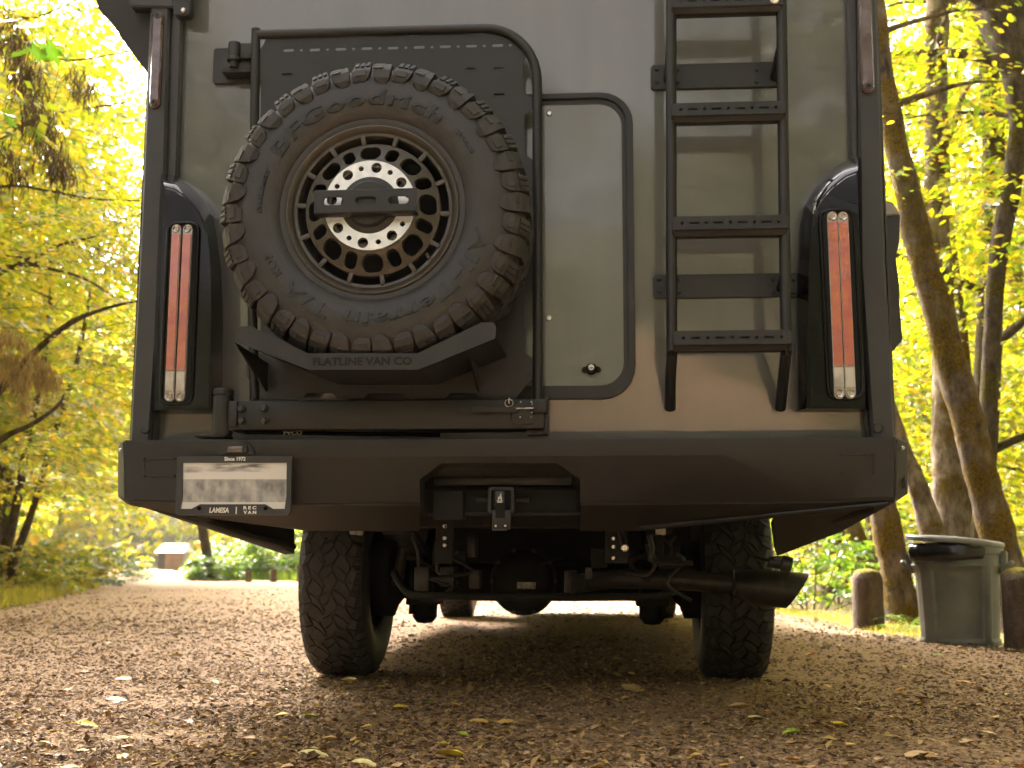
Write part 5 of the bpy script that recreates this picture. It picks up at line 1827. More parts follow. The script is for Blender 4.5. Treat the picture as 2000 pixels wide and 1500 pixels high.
obj('hut_left_block', box(hx(x0), hx(x0) + 0.28, 0.02, 0.88, zb, wz, 0), mat('dark_green_side', (0.045, 0.055, 0.05), 0.7), hut)  # solid dark green block at the left end of the wall
obj('hut_door', box(hx(fx(327)), hx(fx(334)), -0.05, -0.024, 0.0, wz * 0.55, 0), mat('grey_door', (0.22, 0.17, 0.15), 0.7), hut)
bm = bmesh.new()
rf = [(hx(fx(305)), -0.30, wz + 0.02), (hx(fx(364)), -0.30, wz + 0.02), (hx(fx(360)), 0.4, fz(1062)), (hx(fx(311)), 0.4, fz(1062)), (hx(fx(305)), 1.1, wz + 0.02), (hx(fx(364)), 1.1, wz + 0.02)]
rv = [bm.verts.new(p) for p in rf]
for q in ((0, 1, 2, 3), (3, 2, 5, 4), (0, 3, 4), (1, 5, 2), (0, 4, 5, 1)):
    bm.faces.new([rv[i] for i in q])
obj('hut_roof', bm, mat('pale_metal_roof', (0.62, 0.60, 0.58), 0.5), hut)
obj('notice_board', box(hx(fx(360)) + 0.02, hx(fx(366)), -0.2, -0.12, fz(1115), fz(1076), 0), mat('blue_grey_board', (0.22, 0.25, 0.30), 0.6), hut)
Yg = 36.0
gl = empty('wooden_rail', (P(250, 1115, Yg).x, Yg, 0), 'low pale wooden rail at the far left road edge', 'rail')
m_rail = mat('pale_rail_wood', (0.40, 0.33, 0.25), 0.8)
xa, xb = P(232, 1110, Yg).x - gl.location.x, P(267, 1110, Yg).x - gl.location.x
zt = P(250, 1107, Yg).z
obj('rail_beam', box(xa, xb, -0.05, 0.05, zt - 0.12, zt, 0.01), m_rail, gl)
for x in (xa + 0.05, xb - 0.05):
    obj('rail_post', box(x - 0.06, x + 0.06, 0.052, 0.16, -0.1, zt - 0.02, 0.01), m_rail, gl)

# ------------------------------------------------------------------ leaves and trees
OVATE = (np.array([(0, 0, 0), (0.30, 0.27, 0.05), (0.70, 0.22, 0.03), (1, 0, -0.08), (0.70, -0.22, 0.03), (0.30, -0.27, 0.05)], float), [(0, 1, 2, 3), (0, 3, 4, 5)])
DIAMOND = (np.array([(0, 0, 0), (0.45, 0.30, 0.04), (1, 0, -0.06), (0.45, -0.30, 0.04)], float), [(0, 1, 2, 3)])
NEEDLE = (np.array([(0, 0, 0), (0.5, 0.045, 0.0), (1, 0, -0.05), (0.5, -0.045, 0.0)], float), [(0, 1, 2, 3)])

def leaf_geo(pos, xd, nrm, size, tpl):
    tv, tf = tpl
    xd = xd / np.linalg.norm(xd, axis=1, keepdims=True)
    yd = np.cross(nrm, xd)
    yd /= np.linalg.norm(yd, axis=1, keepdims=True) + 1e-9
    zd = np.cross(xd, yd)
    s = size[:, None, None]
    v = pos[:, None, :] + s * (tv[None, :, 0:1] * xd[:, None, :] + tv[None, :, 1:2] * yd[:, None, :] + tv[None, :, 2:3] * zd[:, None, :])
    n, k = len(pos), len(tv)
    f = np.array(tf)[None, :, :] + (np.arange(n) * k)[:, None, None]
    return v.reshape(-1, 3), f.reshape(-1, f.shape[-1])

def spray_leaves(org, dirs, length, nleaf, size, droop=0.25, width=0.55, rng=RNG):
    """flat layered sprays: leaves set alternately along a twig and its side shoots"""
    n = len(org)
    t = rng.uniform(0.08, 1, (n, nleaf))
    side = rng.choice([-1, 1], (n, nleaf))
    lat = side * rng.uniform(0, 1, (n, nleaf)) * width * (1.05 - 0.75 * t)
    d = dirs / np.linalg.norm(dirs, axis=1, keepdims=True)
    up = np.array([0, 0, 1.0])
    sd = np.cross(d, up)
    sd /= np.linalg.norm(sd, axis=1, keepdims=True) + 1e-9
    L = length[:, None]
    pos = org[:, None, :] + d[:, None, :] * (t * L)[..., None] + sd[:, None, :] * (lat * L)[..., None]
    pos[..., 2] -= droop * L * (t ** 2 + lat ** 2)
    pos += rng.normal(0, 0.03, pos.shape) * L[..., None]
    xd = d[:, None, :] * rng.uniform(0.3, 1, (n, nleaf))[..., None] + sd[:, None, :] * (side * rng.uniform(0.4, 1.1, (n, nleaf)))[..., None]
    xd[..., 2] -= rng.uniform(0.05, 0.75, (n, nleaf))
    nr = np.zeros_like(xd)
    nr[..., 2] = 1
    nr += rng.normal(0, 0.42, nr.shape)
    sz = size * rng.uniform(0.6, 1.25, (n, nleaf))
    return pos.reshape(-1, 3), xd.reshape(-1, 3), nr.reshape(-1, 3), sz.ravel()

def twig_geo(org, dirs, length, droop, rad):
    """a thin three-sided tapering twig under every spray"""
    n = len(org)
    d = dirs / np.linalg.norm(dirs, axis=1, keepdims=True)
    sd = np.cross(d, [0, 0, 1.0])
    sd /= np.linalg.norm(sd, axis=1, keepdims=True) + 1e-9
    rings = []
    for t, k in ((0.0, 1.0), (0.5, 0.7), (0.97, 0.25)):
        c = org + d * (length * t)[:, None]
        c[:, 2] -= droop * length * t * t
        for a in (0, 2.09, 4.19):
            rings.append(c + sd * (rad * k * math.cos(a)) + np.array([0, 0, 1.0]) * (rad * k * math.sin(a)))
    v = np.stack(rings, 1)
    fs = []
    for i in (0, 3):
        for k in range(3):
            fs.append((i + k, i + (k + 1) % 3, i + 3 + (k + 1) % 3, i + 3 + k))
    f = np.array(fs)[None] + (np.arange(n) * 9)[:, None, None]
    return v.reshape(-1, 3), f.reshape(-1, 4)

def crown_mesh(name, org, dirs, length, nleaf, size, mats, tpl=OVATE, droop=0.25, width=0.55, twig=0.004, rng=RNG):
    v, f = leaf_geo(*spray_leaves(org, dirs, length, nleaf, size, droop, width, rng), tpl)
    idx = np.zeros(len(f), int)
    if twig:
        v2, f2 = twig_geo(org, dirs, length, droop, twig)
        f = np.concatenate([f, f2 + len(v)])
        v = np.concatenate([v, v2])
        idx = np.concatenate([idx, np.ones(len(f2), int)])
    return np_mesh(name, v, f.ravel(), np.arange(0, f.size, 4), mats, idx)

def in_blob(c, r_, n, rng=RNG, gap=0.0, gscale=0.9):
    """points in an ellipsoid, clumped so that gaps stay open between the clumps"""
    out = []
    while len(out) < n:
        p = rng.normal(0, 1, 3)
        p = p / np.linalg.norm(p) * rng.uniform(0.15, 1) ** 0.45
        q = np.array(c) + p * np.array(r_)
        if gap and noise.noise(Vector(q * gscale)) < gap - 0.35 + rng.uniform(-0.12, 0.12):
            continue
        out.append(q)
    return np.array(out)

def out_dirs(org, axis_xy, rng=RNG, spread=0.9):
    d = org - np.array([axis_xy[0], axis_xy[1], 0])
    d[:, 2] = 0
    d /= np.linalg.norm(d, axis=1, keepdims=True) + 1e-6
    d += rng.normal(0, spread, d.shape) * np.array([1, 1, 0.25])
    d[:, 2] += 0.05
    return d

def trunk_obj(parent, path, bark, seg=16, limbs=(), name='trunk', rough=0.10, n=5):
    """path: (x, y, z, radius) in the tree's own frame; limbs: the same, starting inside the trunk"""
    bm = bmesh.new()
    sp = smooth_path(path, n)
    add_tube(bm, [p[:3] for p in sp], [max(0.003, p[3]) for p in sp], seg, rough=rough)
    for lb in limbs:
        q = smooth_path(lb, 4)
        add_tube(bm, [p[:3] for p in q], [max(0.002, p[3]) for p in q], 7, rough=0.12)
    return obj(name, bm, bark, parent, 60)

def px_path(pts, Y, base):
    """trunk centre line and half widths measured in pixels on the plane y = Y, made local to base"""
    out = []
    for px, py, hw in pts:
        p = P(px, py, Y)
        out.append((p.x - base[0], p.y - base[1], p.z - base[2], PX(hw, Y)))
    return out

def auto_limbs(path, n, reach, z0, rng, rise=0.5):
    """limbs leaving the upper trunk"""
    sp = smooth_path(path, 5)
    sp = [p for p in sp if p[2] > z0]
    out = []
    for i in range(n):
        p = sp[int((i + rng.uniform(0, 0.9)) * len(sp) / n) % len(sp)]
        a = rng.uniform(0, 2 * math.pi)
        L = reach * rng.uniform(0.6, 1.1)
        r0 = p[3] * rng.uniform(0.28, 0.45)
        dx, dy = math.cos(a), math.sin(a)
        pts = []
        for t in (0, 0.3, 0.65, 1.0):
            pts.append((p[0] + dx * L * t + rng.normal(0, 0.06) * t, p[1] + dy * L * t + rng.normal(0, 0.06) * t, p[2] + rise * L * (t - 0.45 * t * t), r0 * (1 - 0.88 * t)))
        out.append(pts)
    return out

rt_ = np.random.default_rng(5)
M['leaf_back'] = leaf_mat('shade_toned_leaf', [(0.0, (0.030, 0.038, 0.020)), (0.7, (0.058, 0.064, 0.034)), (1.0, (0.10, 0.10, 0.05))], [(0.0, (0.07, 0.09, 0.04)), (1.0, (0.19, 0.20, 0.09))], 0.45)  # leaf colour darkened and greyed to stand for shade, cutting yellow bounce
LEAF = [M['leaf'], M['bark_dark']]
YEL = [M['leaf_yellow'], M['bark_dark']]
GRN = [M['leaf_green'], M['bark_dark']]

def big_tree(base, trunk, label, crown, mats, bark, size=0.082, nleaf=34, length=(0.5, 1.1), limbs=6, reach=1.6, gap=0.3, name='alder_tree', group=None, extra=(), tpl=OVATE, twig=0.004):
    e = empty(name, base, label, 'tree', group)
    lb = list(auto_limbs(trunk, limbs, reach, 3.9, rt_)) + list(extra)
    trunk_obj(e, trunk, bark, 26, lb, rough=0.17, n=9)
    org = np.concatenate([in_blob(c, r_, n, rt_, gap) for c, r_, n in crown])
    d = out_dirs(org, (base[0], base[1]), rt_)
    me = crown_mesh('crown', org - np.array(base), d, rt_.uniform(length[0], length[1], len(org)), nleaf, size, mats, tpl, twig=twig, rng=rt_)
    obj('crown', me, None, e)
    return e

# --- the trunks right of the truck, each as the photograph shows it
def right_tree(pts, Y, label, crown, bark='bark', base_py=None, mats=LEAF, name='alder_tree', **k):
    b = P(pts[-1][0], pts[-1][1], Y)
    base = (b.x, Y, 0.0)
    path = list(reversed(px_path(pts, Y, base)))
    # root flare into the ground, top carried on above the picture
    x, y, z, r_ = path[0]
    path = [(x + 0.01, y, -0.08, r_ * 1.35), (x, y, 0.06, r_ * 1.15)] + [p for p in path if p[2] > 0.12]
    x1, y1, z1, r1 = path[-1]
    x0, y0, z0, r0 = path[-2]
    dx = (x1 - x0) / max(0.05, z1 - z0)
    for h_ in (1.3, 2.8, 4.6):
        path.append((x1 + dx * h_ * 0.7 + rt_.normal(0, 0.12), y1 + rt_.normal(0, 0.12), z1 + h_, r1 * (1 - 0.17 * h_)))
    return big_tree(base, path, label, crown, mats, M[bark], name=name, **k)

def win_r(D, a=1700, b=2010):
    return P(a, 700, D - 3.7).x, P(b, 700, D - 3.7).x
def blob_r(D, z, rz, n, grow=0.5):
    x0, x1 = win_r(D)
    return ((x0 + x1) / 2 + 0.2, D - 3.7, z), ((x1 - x0) / 2 + grow, 1.0, rz), n
right_tree([(1700, -60, 20), (1722, 130, 21), (1745, 260, 23), (1778, 400, 26), (1800, 500, 27), (1835, 620, 29), (1880, 790, 31), (1915, 920, 31), (1948, 1040, 32), (1972, 1140, 34), (1985, 1215, 36)], 5.6,
           'leaning mossy grey trunk crossing from the truck side down to behind the bin', [blob_r(9.6, 3.9, 1.2, 34), ((3.0, 5.2, 7.6), (2.6, 2.4, 2.2), 150)], 'bark_moss', gap=0.35)
right_tree([(1828, -60, 22), (1829, 100, 22), (1830, 300, 23), (1832, 470, 24), (1845, 640, 24), (1852, 780, 30), (1855, 900, 33), (1860, 1010, 36), (1862, 1120, 38), (1864, 1190, 40)], 7.6,
           'straight alder trunk with orange moss standing directly behind the bin', [blob_r(11.5, 4.8, 1.4, 52), ((3.9, 8.2, 8.6), (3.0, 2.6, 2.6), 150)], 'bark', gap=0.35)
t3 = right_tree([(1978, -70, 80), (1982, 10, 76), (1990, 75, 58), (1994, 140, 38), (1990, 200, 24), (1988, 280, 19), (1965, 420, 19), (1947, 520, 18), (1938, 640, 17), (1932, 760, 17), (1927, 880, 17), (1922, 1000, 20), (1918, 1100, 24), (1916, 1180, 26)], 6.6,
           'thin dark trunk at the right with a swollen mossy head', [blob_r(10.5, 3.8, 1.4, 40), ((5.2, 7.0, 7.5), (2.6, 2.4, 2.4), 110)], 'bark_dark', gap=0.35, name='mossy_tree')
right_tree([(1690, 940, 23), (1722, 985, 26), (1738, 1060, 27), (1752, 1130, 28), (1762, 1200, 32)], 6.9,
           'stout mossy trunk between the near bollard and the bin', [((2.2, 8.2, 7.4), (2.0, 2.2, 2.4), 90)], 'bark_moss', gap=0.3, name='mossy_tree')
right_tree([(1715, 700, 12), (1758, 860, 15), (1785, 930, 18), (1812, 1010, 22), (1835, 1090, 24), (1845, 1180, 27)], 7.0,
           'curved mottled trunk leaning out from behind the bumper end', [((2.6, 8.6, 6.8), (2.2, 2.2, 2.2), 90)], 'bark', gap=0.3)
right_tree([(1650, 960, 14), (1668, 1030, 15), (1688, 1090, 17), (1700, 1140, 20)], 10.6,
           'slender yellow mossed trunk in the undergrowth behind the near bollard', [((2.5, 11.4, 6.5), (2.2, 2.2, 2.2), 90)], 'bark_moss', gap=0.3, name='mossy_tree')
right_tree([(1880, 650, 10), (1888, 760, 10), (1896, 900, 12), (1905, 1040, 14), (1910, 1130, 16)], 10.0,
           'thin broken mossy stem between the leaning trunk and the dark trunk', [((4.6, 10.4, 6.8), (2.4, 2.2, 2.2), 100)], 'bark_moss', gap=0.3, name='mossy_tree')
# moss hanging off the swollen head
def moss_strands(name, parent, pts, n, length, spread, base, m, rng=rt_):
    pts = np.array(pts, float)
    i = rng.integers(0, len(pts), n)
    pos = pts[i] + rng.normal(0, 1, (n, 3)) * np.array(spread)
    xd = rng.normal(0, 0.35, (n, 3))
    xd[:, 2] = -1
    nr = rng.normal(0, 1, (n, 3))
    sz = length * rng.uniform(0.4, 1.3, n)
    v, f = leaf_geo(pos - np.array(base), xd, nr, sz, (np.array([(0, 0.0, 0), (0.45, 0.03, 0.03), (1, 0, -0.05), (0.45, -0.03, 0.0)], float), [(0, 1, 2, 3)]))
    return obj(name, np_mesh(name, v, f.ravel(), np.arange(0, f.size, 4), m), None, parent)
Yt3 = 6.6
base3 = tuple(t3.location)
moss_strands('hanging_moss', t3, [tuple(P(x, y, Yt3)) for x, y in ((1930, 10), (1945, 30), (1958, 55), (1975, 60), (1990, 90), (1998, 120), (1990, 150), (1995, 180), (1985, 40), (1965, 20), (1925, -20), (1960, -20), (1995, 20))], 3200, 0.08, (0.06, 0.09, 0.05), base3, M['twig_moss'])

def trunk_fuzz(tree, pts, Y, n, ln=0.030):
    out = []
    for (ax, ay, aw), (bx_, by_, bw) in zip(pts, pts[1:]):
        for k in range(8):
            t = k / 8
            px, py, w = ax + (bx_ - ax) * t, ay + (by_ - ay) * t, aw + (bw - aw) * t
            for q in range(9):
                a = math.pi * (1.05 + 0.9 * q / 8)
                c = P(px + w * math.cos(a), py, Y)
                if noise.noise(Vector(c) * 3.2) > -0.05:
                    out.append((c.x, c.y + PX(w, Y) * math.sin(a), c.z))
    if out:
        moss_strands('moss_fuzz', tree, out, n, ln, (0.012, 0.012, 0.03), tuple(tree.location), M['moss_green'])
M['moss_green'] = leaf_mat('orange_green_moss', [(0.0, (0.06, 0.042, 0.006)), (0.6, (0.14, 0.092, 0.012)), (1.0, (0.22, 0.15, 0.02))], [(0.0, (0.10, 0.08, 0.01)), (1.0, (0.34, 0.25, 0.02))], 0.35, 0.01)
RT = {o['label']: o for o in SC.objects if o.get('category') == 'tree'}
trunk_fuzz(RT['leaning mossy grey trunk crossing from the truck side down to behind the bin'], [(1738, 230, 21), (1778, 400, 26), (1835, 620, 29), (1862, 720, 30)], 5.6, 5200, 0.045)
trunk_fuzz(RT['straight alder trunk with orange moss standing directly behind the bin'], [(1854, 860, 32), (1857, 940, 34), (1860, 1010, 36)], 7.6, 3000, 0.045)
trunk_fuzz(RT['stout mossy trunk between the near bollard and the bin'], [(1738, 1060, 27), (1752, 1130, 28), (1764, 1210, 32)], 6.9, 3200, 0.045)
trunk_fuzz(RT['slender yellow mossed trunk in the undergrowth behind the near bollard'], [(1655, 1000, 14), (1668, 1030, 15), (1690, 1100, 17)], 10.6, 1400, 0.05)

# --- left side
def blob_px(px, py, D, rx, rz, n, ry=1.0):
    c = P(px, py, D - 3.7)
    return (c.x, c.y, c.z), (rx, ry, rz), n
def limb_px(pts, Y, base):
    return [(P(x, y, Y).x - base[0], Y - base[1] + dy, P(x, y, Y).z - base[2], PX(w, Y)) for x, y, w, dy in pts]
bL = (-6.9, 6.4, 0.0)
pathL = [(0.05, 0, -0.1, 0.24), (0, 0, 0.3, 0.19), (0.1, 0.1, 2.0, 0.16), (-0.05, 0.1, 4.5, 0.13), (0.2, 0, 7.5, 0.09), (0.3, 0, 10.0, 0.04)]
exL = [limb_px([(-170, 960, 14, 0), (0, 745, 9, 0.1), (70, 672, 7, 0.1), (130, 625, 6, 0.1), (190, 600, 4, 0.1), (262, 582, 2.5, 0.1)], 6.4, bL),
       limb_px([(-170, 640, 12, 0), (-20, 545, 6, 0), (70, 500, 5, 0), (120, 478, 4, 0), (185, 462, 2, 0)], 6.4, bL),
       limb_px([(-170, 700, 10, 0), (-10, 510, 3.5, 0), (80, 522, 3, 0), (160, 542, 2.5, 0), (230, 585, 1.6, 0)], 6.2, bL),
       limb_px([(-160, 420, 9, 0), (0, 365, 3.5, 0), (90, 372, 3, 0), (180, 388, 2.4, 0), (272, 392, 1.6, 0)], 6.2, bL),
       limb_px([(-160, 300, 10, 0), (0, 60, 4, 0), (70, 35, 3, 0), (120, 14, 2, 0), (150, 0, 1.5, 0)], 6.4, bL),
       limb_px([(-150, 980, 12, 0), (0, 860, 7, 0), (60, 830, 5, 0), (110, 795, 4, 0), (125, 770, 2, 0)], 6.0, bL),
       limb_px([(-170, 180, 9, 0), (0, 82, 3, 0), (60, 88, 2.5, 0), (130, 118, 2, 0), (250, 100, 1.4, 0)], 6.2, bL)]
tL = big_tree(bL, pathL, 'yellow leaved maple leaning in from the left with moss hanging on its limbs',
              [blob_px(60, 560, 10.2, 1.0, 0.9, 46), blob_px(200, 640, 10.6, 0.7, 0.8, 34), blob_px(120, 300, 10.6, 0.9, 0.9, 30), blob_px(60, 900, 10.8, 0.7, 0.5, 26), blob_px(170, 480, 11.5, 0.8, 0.9, 30), blob_px(40, 80, 10.4, 0.8, 0.7, 26), ((-7.0, 6.6, 8.2), (3.2, 3.0, 2.6), 150)], YEL, M['bark_dark'], size=0.062, nleaf=58, gap=0.25, name='maple_tree', extra=exL)
moss_strands('hanging_moss', tL, [tuple(P(x, y, 6.3)) for x, y in ((5, 660), (20, 650), (40, 665), (60, 690), (75, 705), (90, 715), (105, 735), (15, 690), (30, 700), (45, 720), (42, 750), (46, 785), (25, 740), (70, 735), (88, 745), (8, 720))], 2400, 0.11, (0.030, 0.07, 0.032), bL, M['moss'])
moss_strands('dead_twigs', tL, [tuple(P(x, y, 6.0)) for x, y in ((20, 40), (35, 70), (50, 110), (60, 140), (75, 170), (70, 200), (85, 240), (95, 270), (105, 300), (130, 320), (150, 150), (165, 165), (20, 90), (40, 150), (60, 220), (110, 330), (10, 300), (30, 330))], 2200, 0.17, (0.05, 0.15, 0.07), bL, M['twig_moss'])
# broad maple leaves close to the camera
def maple_leaf_mesh(name):
    lobes = [(0, 1.0), (16, 0.62), (24, 0.66), (34, 0.42), (52, 0.95), (66, 0.60), (74, 0.62), (88, 0.38), (108, 0.66), (128, 0.40), (150, 0.34), (180, 0.10)]
    pts = [(r_ * math.sin(R(a)), r_ * math.cos(R(a))) for a, r_ in lobes]
    pts += [(-x, z) for x, z in reversed(pts[1:-1])]
    bm = bmesh.new()
    c = bm.verts.new((0, 0, 0.05))
    ring = [bm.verts.new((x, -0.10 * (abs(x) ** 1.3) - 0.06 * max(0, z) ** 2, z)) for x, z in pts]
    for i in range(len(ring)):
        bm.faces.new((c, ring[i], ring[(i + 1) % len(ring)]))
    me = bpy.data.meshes.new(name)
    bm.to_mesh(me)
    bm.free()
    me.materials.append(M['broad'])
    return me
mpl_ = maple_leaf_mesh('broad_leaf')
for (px, py, s, rx, rz) in ((62, 52, 0.13, -60, 30), (30, 108, 0.12, -65, -50), (78, 112, 0.11, -55, 160), (108, 108, 0.13, -60, 120), (132, 118, 0.10, -50, 100), (10, 42, 0.10, -60, 0), (14, 225, 0.10, -65, 60), (22, 242, 0.09, -50, 140)):
    o = link(bpy.data.objects.new('broad_leaf', mpl_), tL)
    p = P(px, py, 2.4)
    o.location = p - Vector(bL)
    o.scale = (s, s, s)
    o.rotation_euler = (R(rx), R(rt_.uniform(-20, 20)), R(rz))
def left_tree(pts, Y, label, crown, **k):
    return right_tree(pts, Y, label, crown, mats=YEL, name='maple_tree', **k)
left_tree([(96, 880, 6), (80, 940, 6.5), (62, 1000, 7), (42, 1055, 8), (25, 1100, 9)], 13.2, 'slim slanting dark trunk on the left verge nearer the road', [blob_px(30, 780, 17, 1.4, 1.3, 60), ((-9.6, 13.4, 6.5), (2.4, 2.2, 2.4), 90)], bark='bark_dark', size=0.10)
left_tree([(50, 880, 8), (38, 960, 9), (22, 1030, 10), (8, 1090, 12)], 14.6, 'thicker brown trunk on the left verge behind the slim slanting one', [blob_px(70, 860, 18.5, 1.5, 1.2, 60), ((-10.4, 15.0, 7.0), (2.6, 2.2, 2.6), 90)], bark='bark_dark', size=0.10)
right_tree([(388, 980, 9), (396, 1035, 9), (404, 1080, 9.5), (408, 1128, 11)], 23.6, 'brown trunk beyond the bend seen under the bumper corner', [blob_px(500, 990, 28, 1.1, 0.8, 26), ((-8.4, 24.5, 6.5), (2.6, 2.4, 2.6), 90)], bark='bark_dark', mats=GRN, size=0.12)

# --- shared crowns for the rest of the woods
VAR = []
for k in range(4):
    hgt, rad = (11.5, 12.5, 10.5, 13.0)[k], (3.0, 2.7, 3.2, 2.8)[k]
    path = [(0, 0, -0.15, 0.26), (0, 0, 0.3, 0.20), (rt_.normal(0, 0.15), rt_.normal(0, 0.15), 3.0, 0.16), (rt_.normal(0, 0.3), rt_.normal(0, 0.3), 6.5, 0.12), (rt_.normal(0, 0.4), rt_.normal(0, 0.4), hgt * 0.92, 0.03)]
    bm = bmesh.new()
    sp = smooth_path(path, 4)
    add_tube(bm, [p[:3] for p in sp], [p[3] for p in sp], 10, rough=0.1)
    for lb in auto_limbs(path, 9, rad * 0.8, 1.6, rt_):
        q = smooth_path(lb, 3)
        add_tube(bm, [p[:3] for p in q], [max(0.004, p[3]) for p in q], 6)
    tm = bpy.data.meshes.new('trunk')
    bm.to_mesh(tm)
    bm.free()
    finish(tm, M['bark'] if k % 2 else M['bark_dark'], 60)
    org = np.concatenate([in_blob((0, 0, hgt * 0.60), (rad, rad, hgt * 0.40), 210, rt_, 0.25), in_blob((0, 0, hgt * 0.25), (rad * 1.05, rad * 1.05, hgt * 0.16), 70, rt_, 0.3)])
    for yel in (0, 1, 2):
        cm = crown_mesh('crown', org, out_dirs(org, (0, 0), rt_), rt_.uniform(0.8, 1.7, len(org)), 72, 0.118, (LEAF, YEL, [M['leaf_back'], M['bark_dark']])[yel], DIAMOND, twig=0.006, rng=rt_)
        VAR.append((tm, cm))
def wood_tree(x, y, v, s, label, group, back=False):
    e = empty('woodland_tree', (x, y, 0), label, 'tree', group)
    e.scale = (s, s, s)
    e.rotation_euler = (0, 0, rt_.uniform(0, 6.28))
    tm, cm = VAR[v // 2 * 3 + (2 if back else v % 2)]
    link(bpy.data.objects.new('trunk', tm), e)
    link(bpy.data.objects.new('crown', cm), e)
    return e
def hgt_at(x, y):
    rr = math.hypot(x, y - 20)
    return max(0, rr - 52) * 0.30 * (0.75 + 0.5 * noise.noise(Vector((x * 0.012, y * 0.012, 5))))
ORD = ['nearest', 'second nearest', 'third nearest', 'fourth nearest', 'fifth nearest', 'sixth nearest', 'seventh nearest', 'eighth nearest', 'ninth nearest', 'tenth nearest', 'eleventh nearest', 'twelfth nearest', 'thirteenth nearest', 'fourteenth nearest']
def order(trees):
    """rank of each tree of a list that reaches into the view, by distance from the truck"""
    seen = []
    for i, (x, y, v) in enumerate(trees):
        D = y - CAM.y
        px = 1186 + (x - CAM.x) / D * F_PX if D > 1 else 1e9
        if -5.0 * F_PX / max(D, 1) < px < 2000 + 5.0 * F_PX / max(D, 1):
            seen.append((math.hypot(x, y), i))
    return {i: ORD[k] for k, (_, i) in enumerate(sorted(seen)[:len(ORD)])}
# left of the road and beyond the bend
big_tree((-12.6, 21.5, 0.0), [(0, 0, -0.1, 0.22), (0, 0, 0.3, 0.17), (0.1, 0, 3.0, 0.14), (0.4, 0.3, 6.0, 0.11), (0.9, 0.7, 9.5, 0.04)],
         'tall maple with a high clear stem at the left road bend', [((-11.4, 22.4, 8.6), (3.2, 3.0, 3.0), 210)], YEL, M['bark_dark'], size=0.11, nleaf=44, length=(0.7, 1.4), gap=0.3, name='maple_tree')
LEFT_WOOD = [(-12.4, 16.4, 5), (-10.7, 13.6, 3), (-11.6, 19.0, 0), (-19.0, 30.5, 7), (-7.6, 3.0, 2), (-8.6, 10.2, 1), (-10.8, 12.0, 3), (-12.5, 17.5, 5), (-14.0, 21.0, 7), (-9.8, 5.5, 1), (-16.5, 25.5, 3), (-14.5, 14.5, 5), (-19.5, 31.0, 1), (-18, 21, 7), (-22, 37, 3), (-24, 29, 5), (-27, 43, 1), (-11, 1.0, 3)]
rank = order(LEFT_WOOD)
for i, (x, y, v) in enumerate(LEFT_WOOD):
    wood_tree(x, y, v, rt_.uniform(1.0, 1.3), 'woodland tree %s to the truck in the dense woods left of the road' % rank[i] if i in rank else 'tree farther off in the dense woods left of the road', 'trees in the woods left of the road')
BEND = [(-8.0, 31.5, 0), (-4.5, 27.0, 2), (-1.0, 23.0, 4), (-10.0, 38.0, 6), (-6.0, 38, 0), (0.5, 31, 4), (-21, 60, 1), (-12, 52, 3), (-27, 56, 5), (-33, 50, 7)]
rank = order(BEND)
for i, (x, y, v) in enumerate(BEND):
    wood_tree(x, y, v, rt_.uniform(0.85, 1.1), 'leafy tree %s to the truck in the woods beyond the road bend' % rank[i] if i in rank else 'tree deeper in the woods beyond the road bend', 'trees in the woods beyond the bend')
RIGHT_WOOD = [(4.4, 10.5, 0), (6.4, 13.0, 2), (3.8, 15.5, 4), (7.6, 17.5, 6), (5.6, 20.5, 1), (9.5, 21.5, 0), (8.0, 26.0, 2), (11.5, 28.0, 4), (10.0, 33.0, 1), (14.0, 35.0, 6), (7.5, 8.0, 4), (7.0, 3.0, 6), (6.5, -2.5, 0)]
rank = order(RIGHT_WOOD)
for i, (x, y, v) in enumerate(RIGHT_WOOD):
    wood_tree(x, y, v, rt_.uniform(0.8, 1.05), 'woodland tree %s to the truck in the woods on its right' % rank[i] if i in rank else 'tree farther off in the woods right of the truck', 'trees in the woods right of the truck')
SHADE_TREES = [(-7.6, -2.0, 1), (5.9, -5.2, 0), (6.4, 0.2, 2)]  # out-of-view trees added to darken the ground and the truck
for x, y, v in SHADE_TREES:
    wood_tree(x, y, v, 1.3, 'unseen tall tree added beside the truck to darken the ground', 'unseen trees added to darken the road', y < 1)
# the same forest goes on behind the camera
BACK = [(-10.5, -7, 1), (-12, -12.5, 3), (-15, -19, 0), (-2.0, -26, 2), (3.5, -24, 4), (7.5, -17, 6), (8.0, -9, 0), (-17, -27, 5), (11, -25, 2), (-12.5, -3, 7), (0.8, -36, 1), (-7.5, -38, 0), (9, -36, 3), (-16, -12, 0), (14, -14, 2), (-13, -36, 4), (16, -33, 1), (-4.5, -31, 7), (5.5, -31, 5)]
for x, y, v in BACK:
    wood_tree(x, y, v, rt_.uniform(0.85, 1.1), 'forest tree standing behind the photographer', 'trees behind the photographer', True)

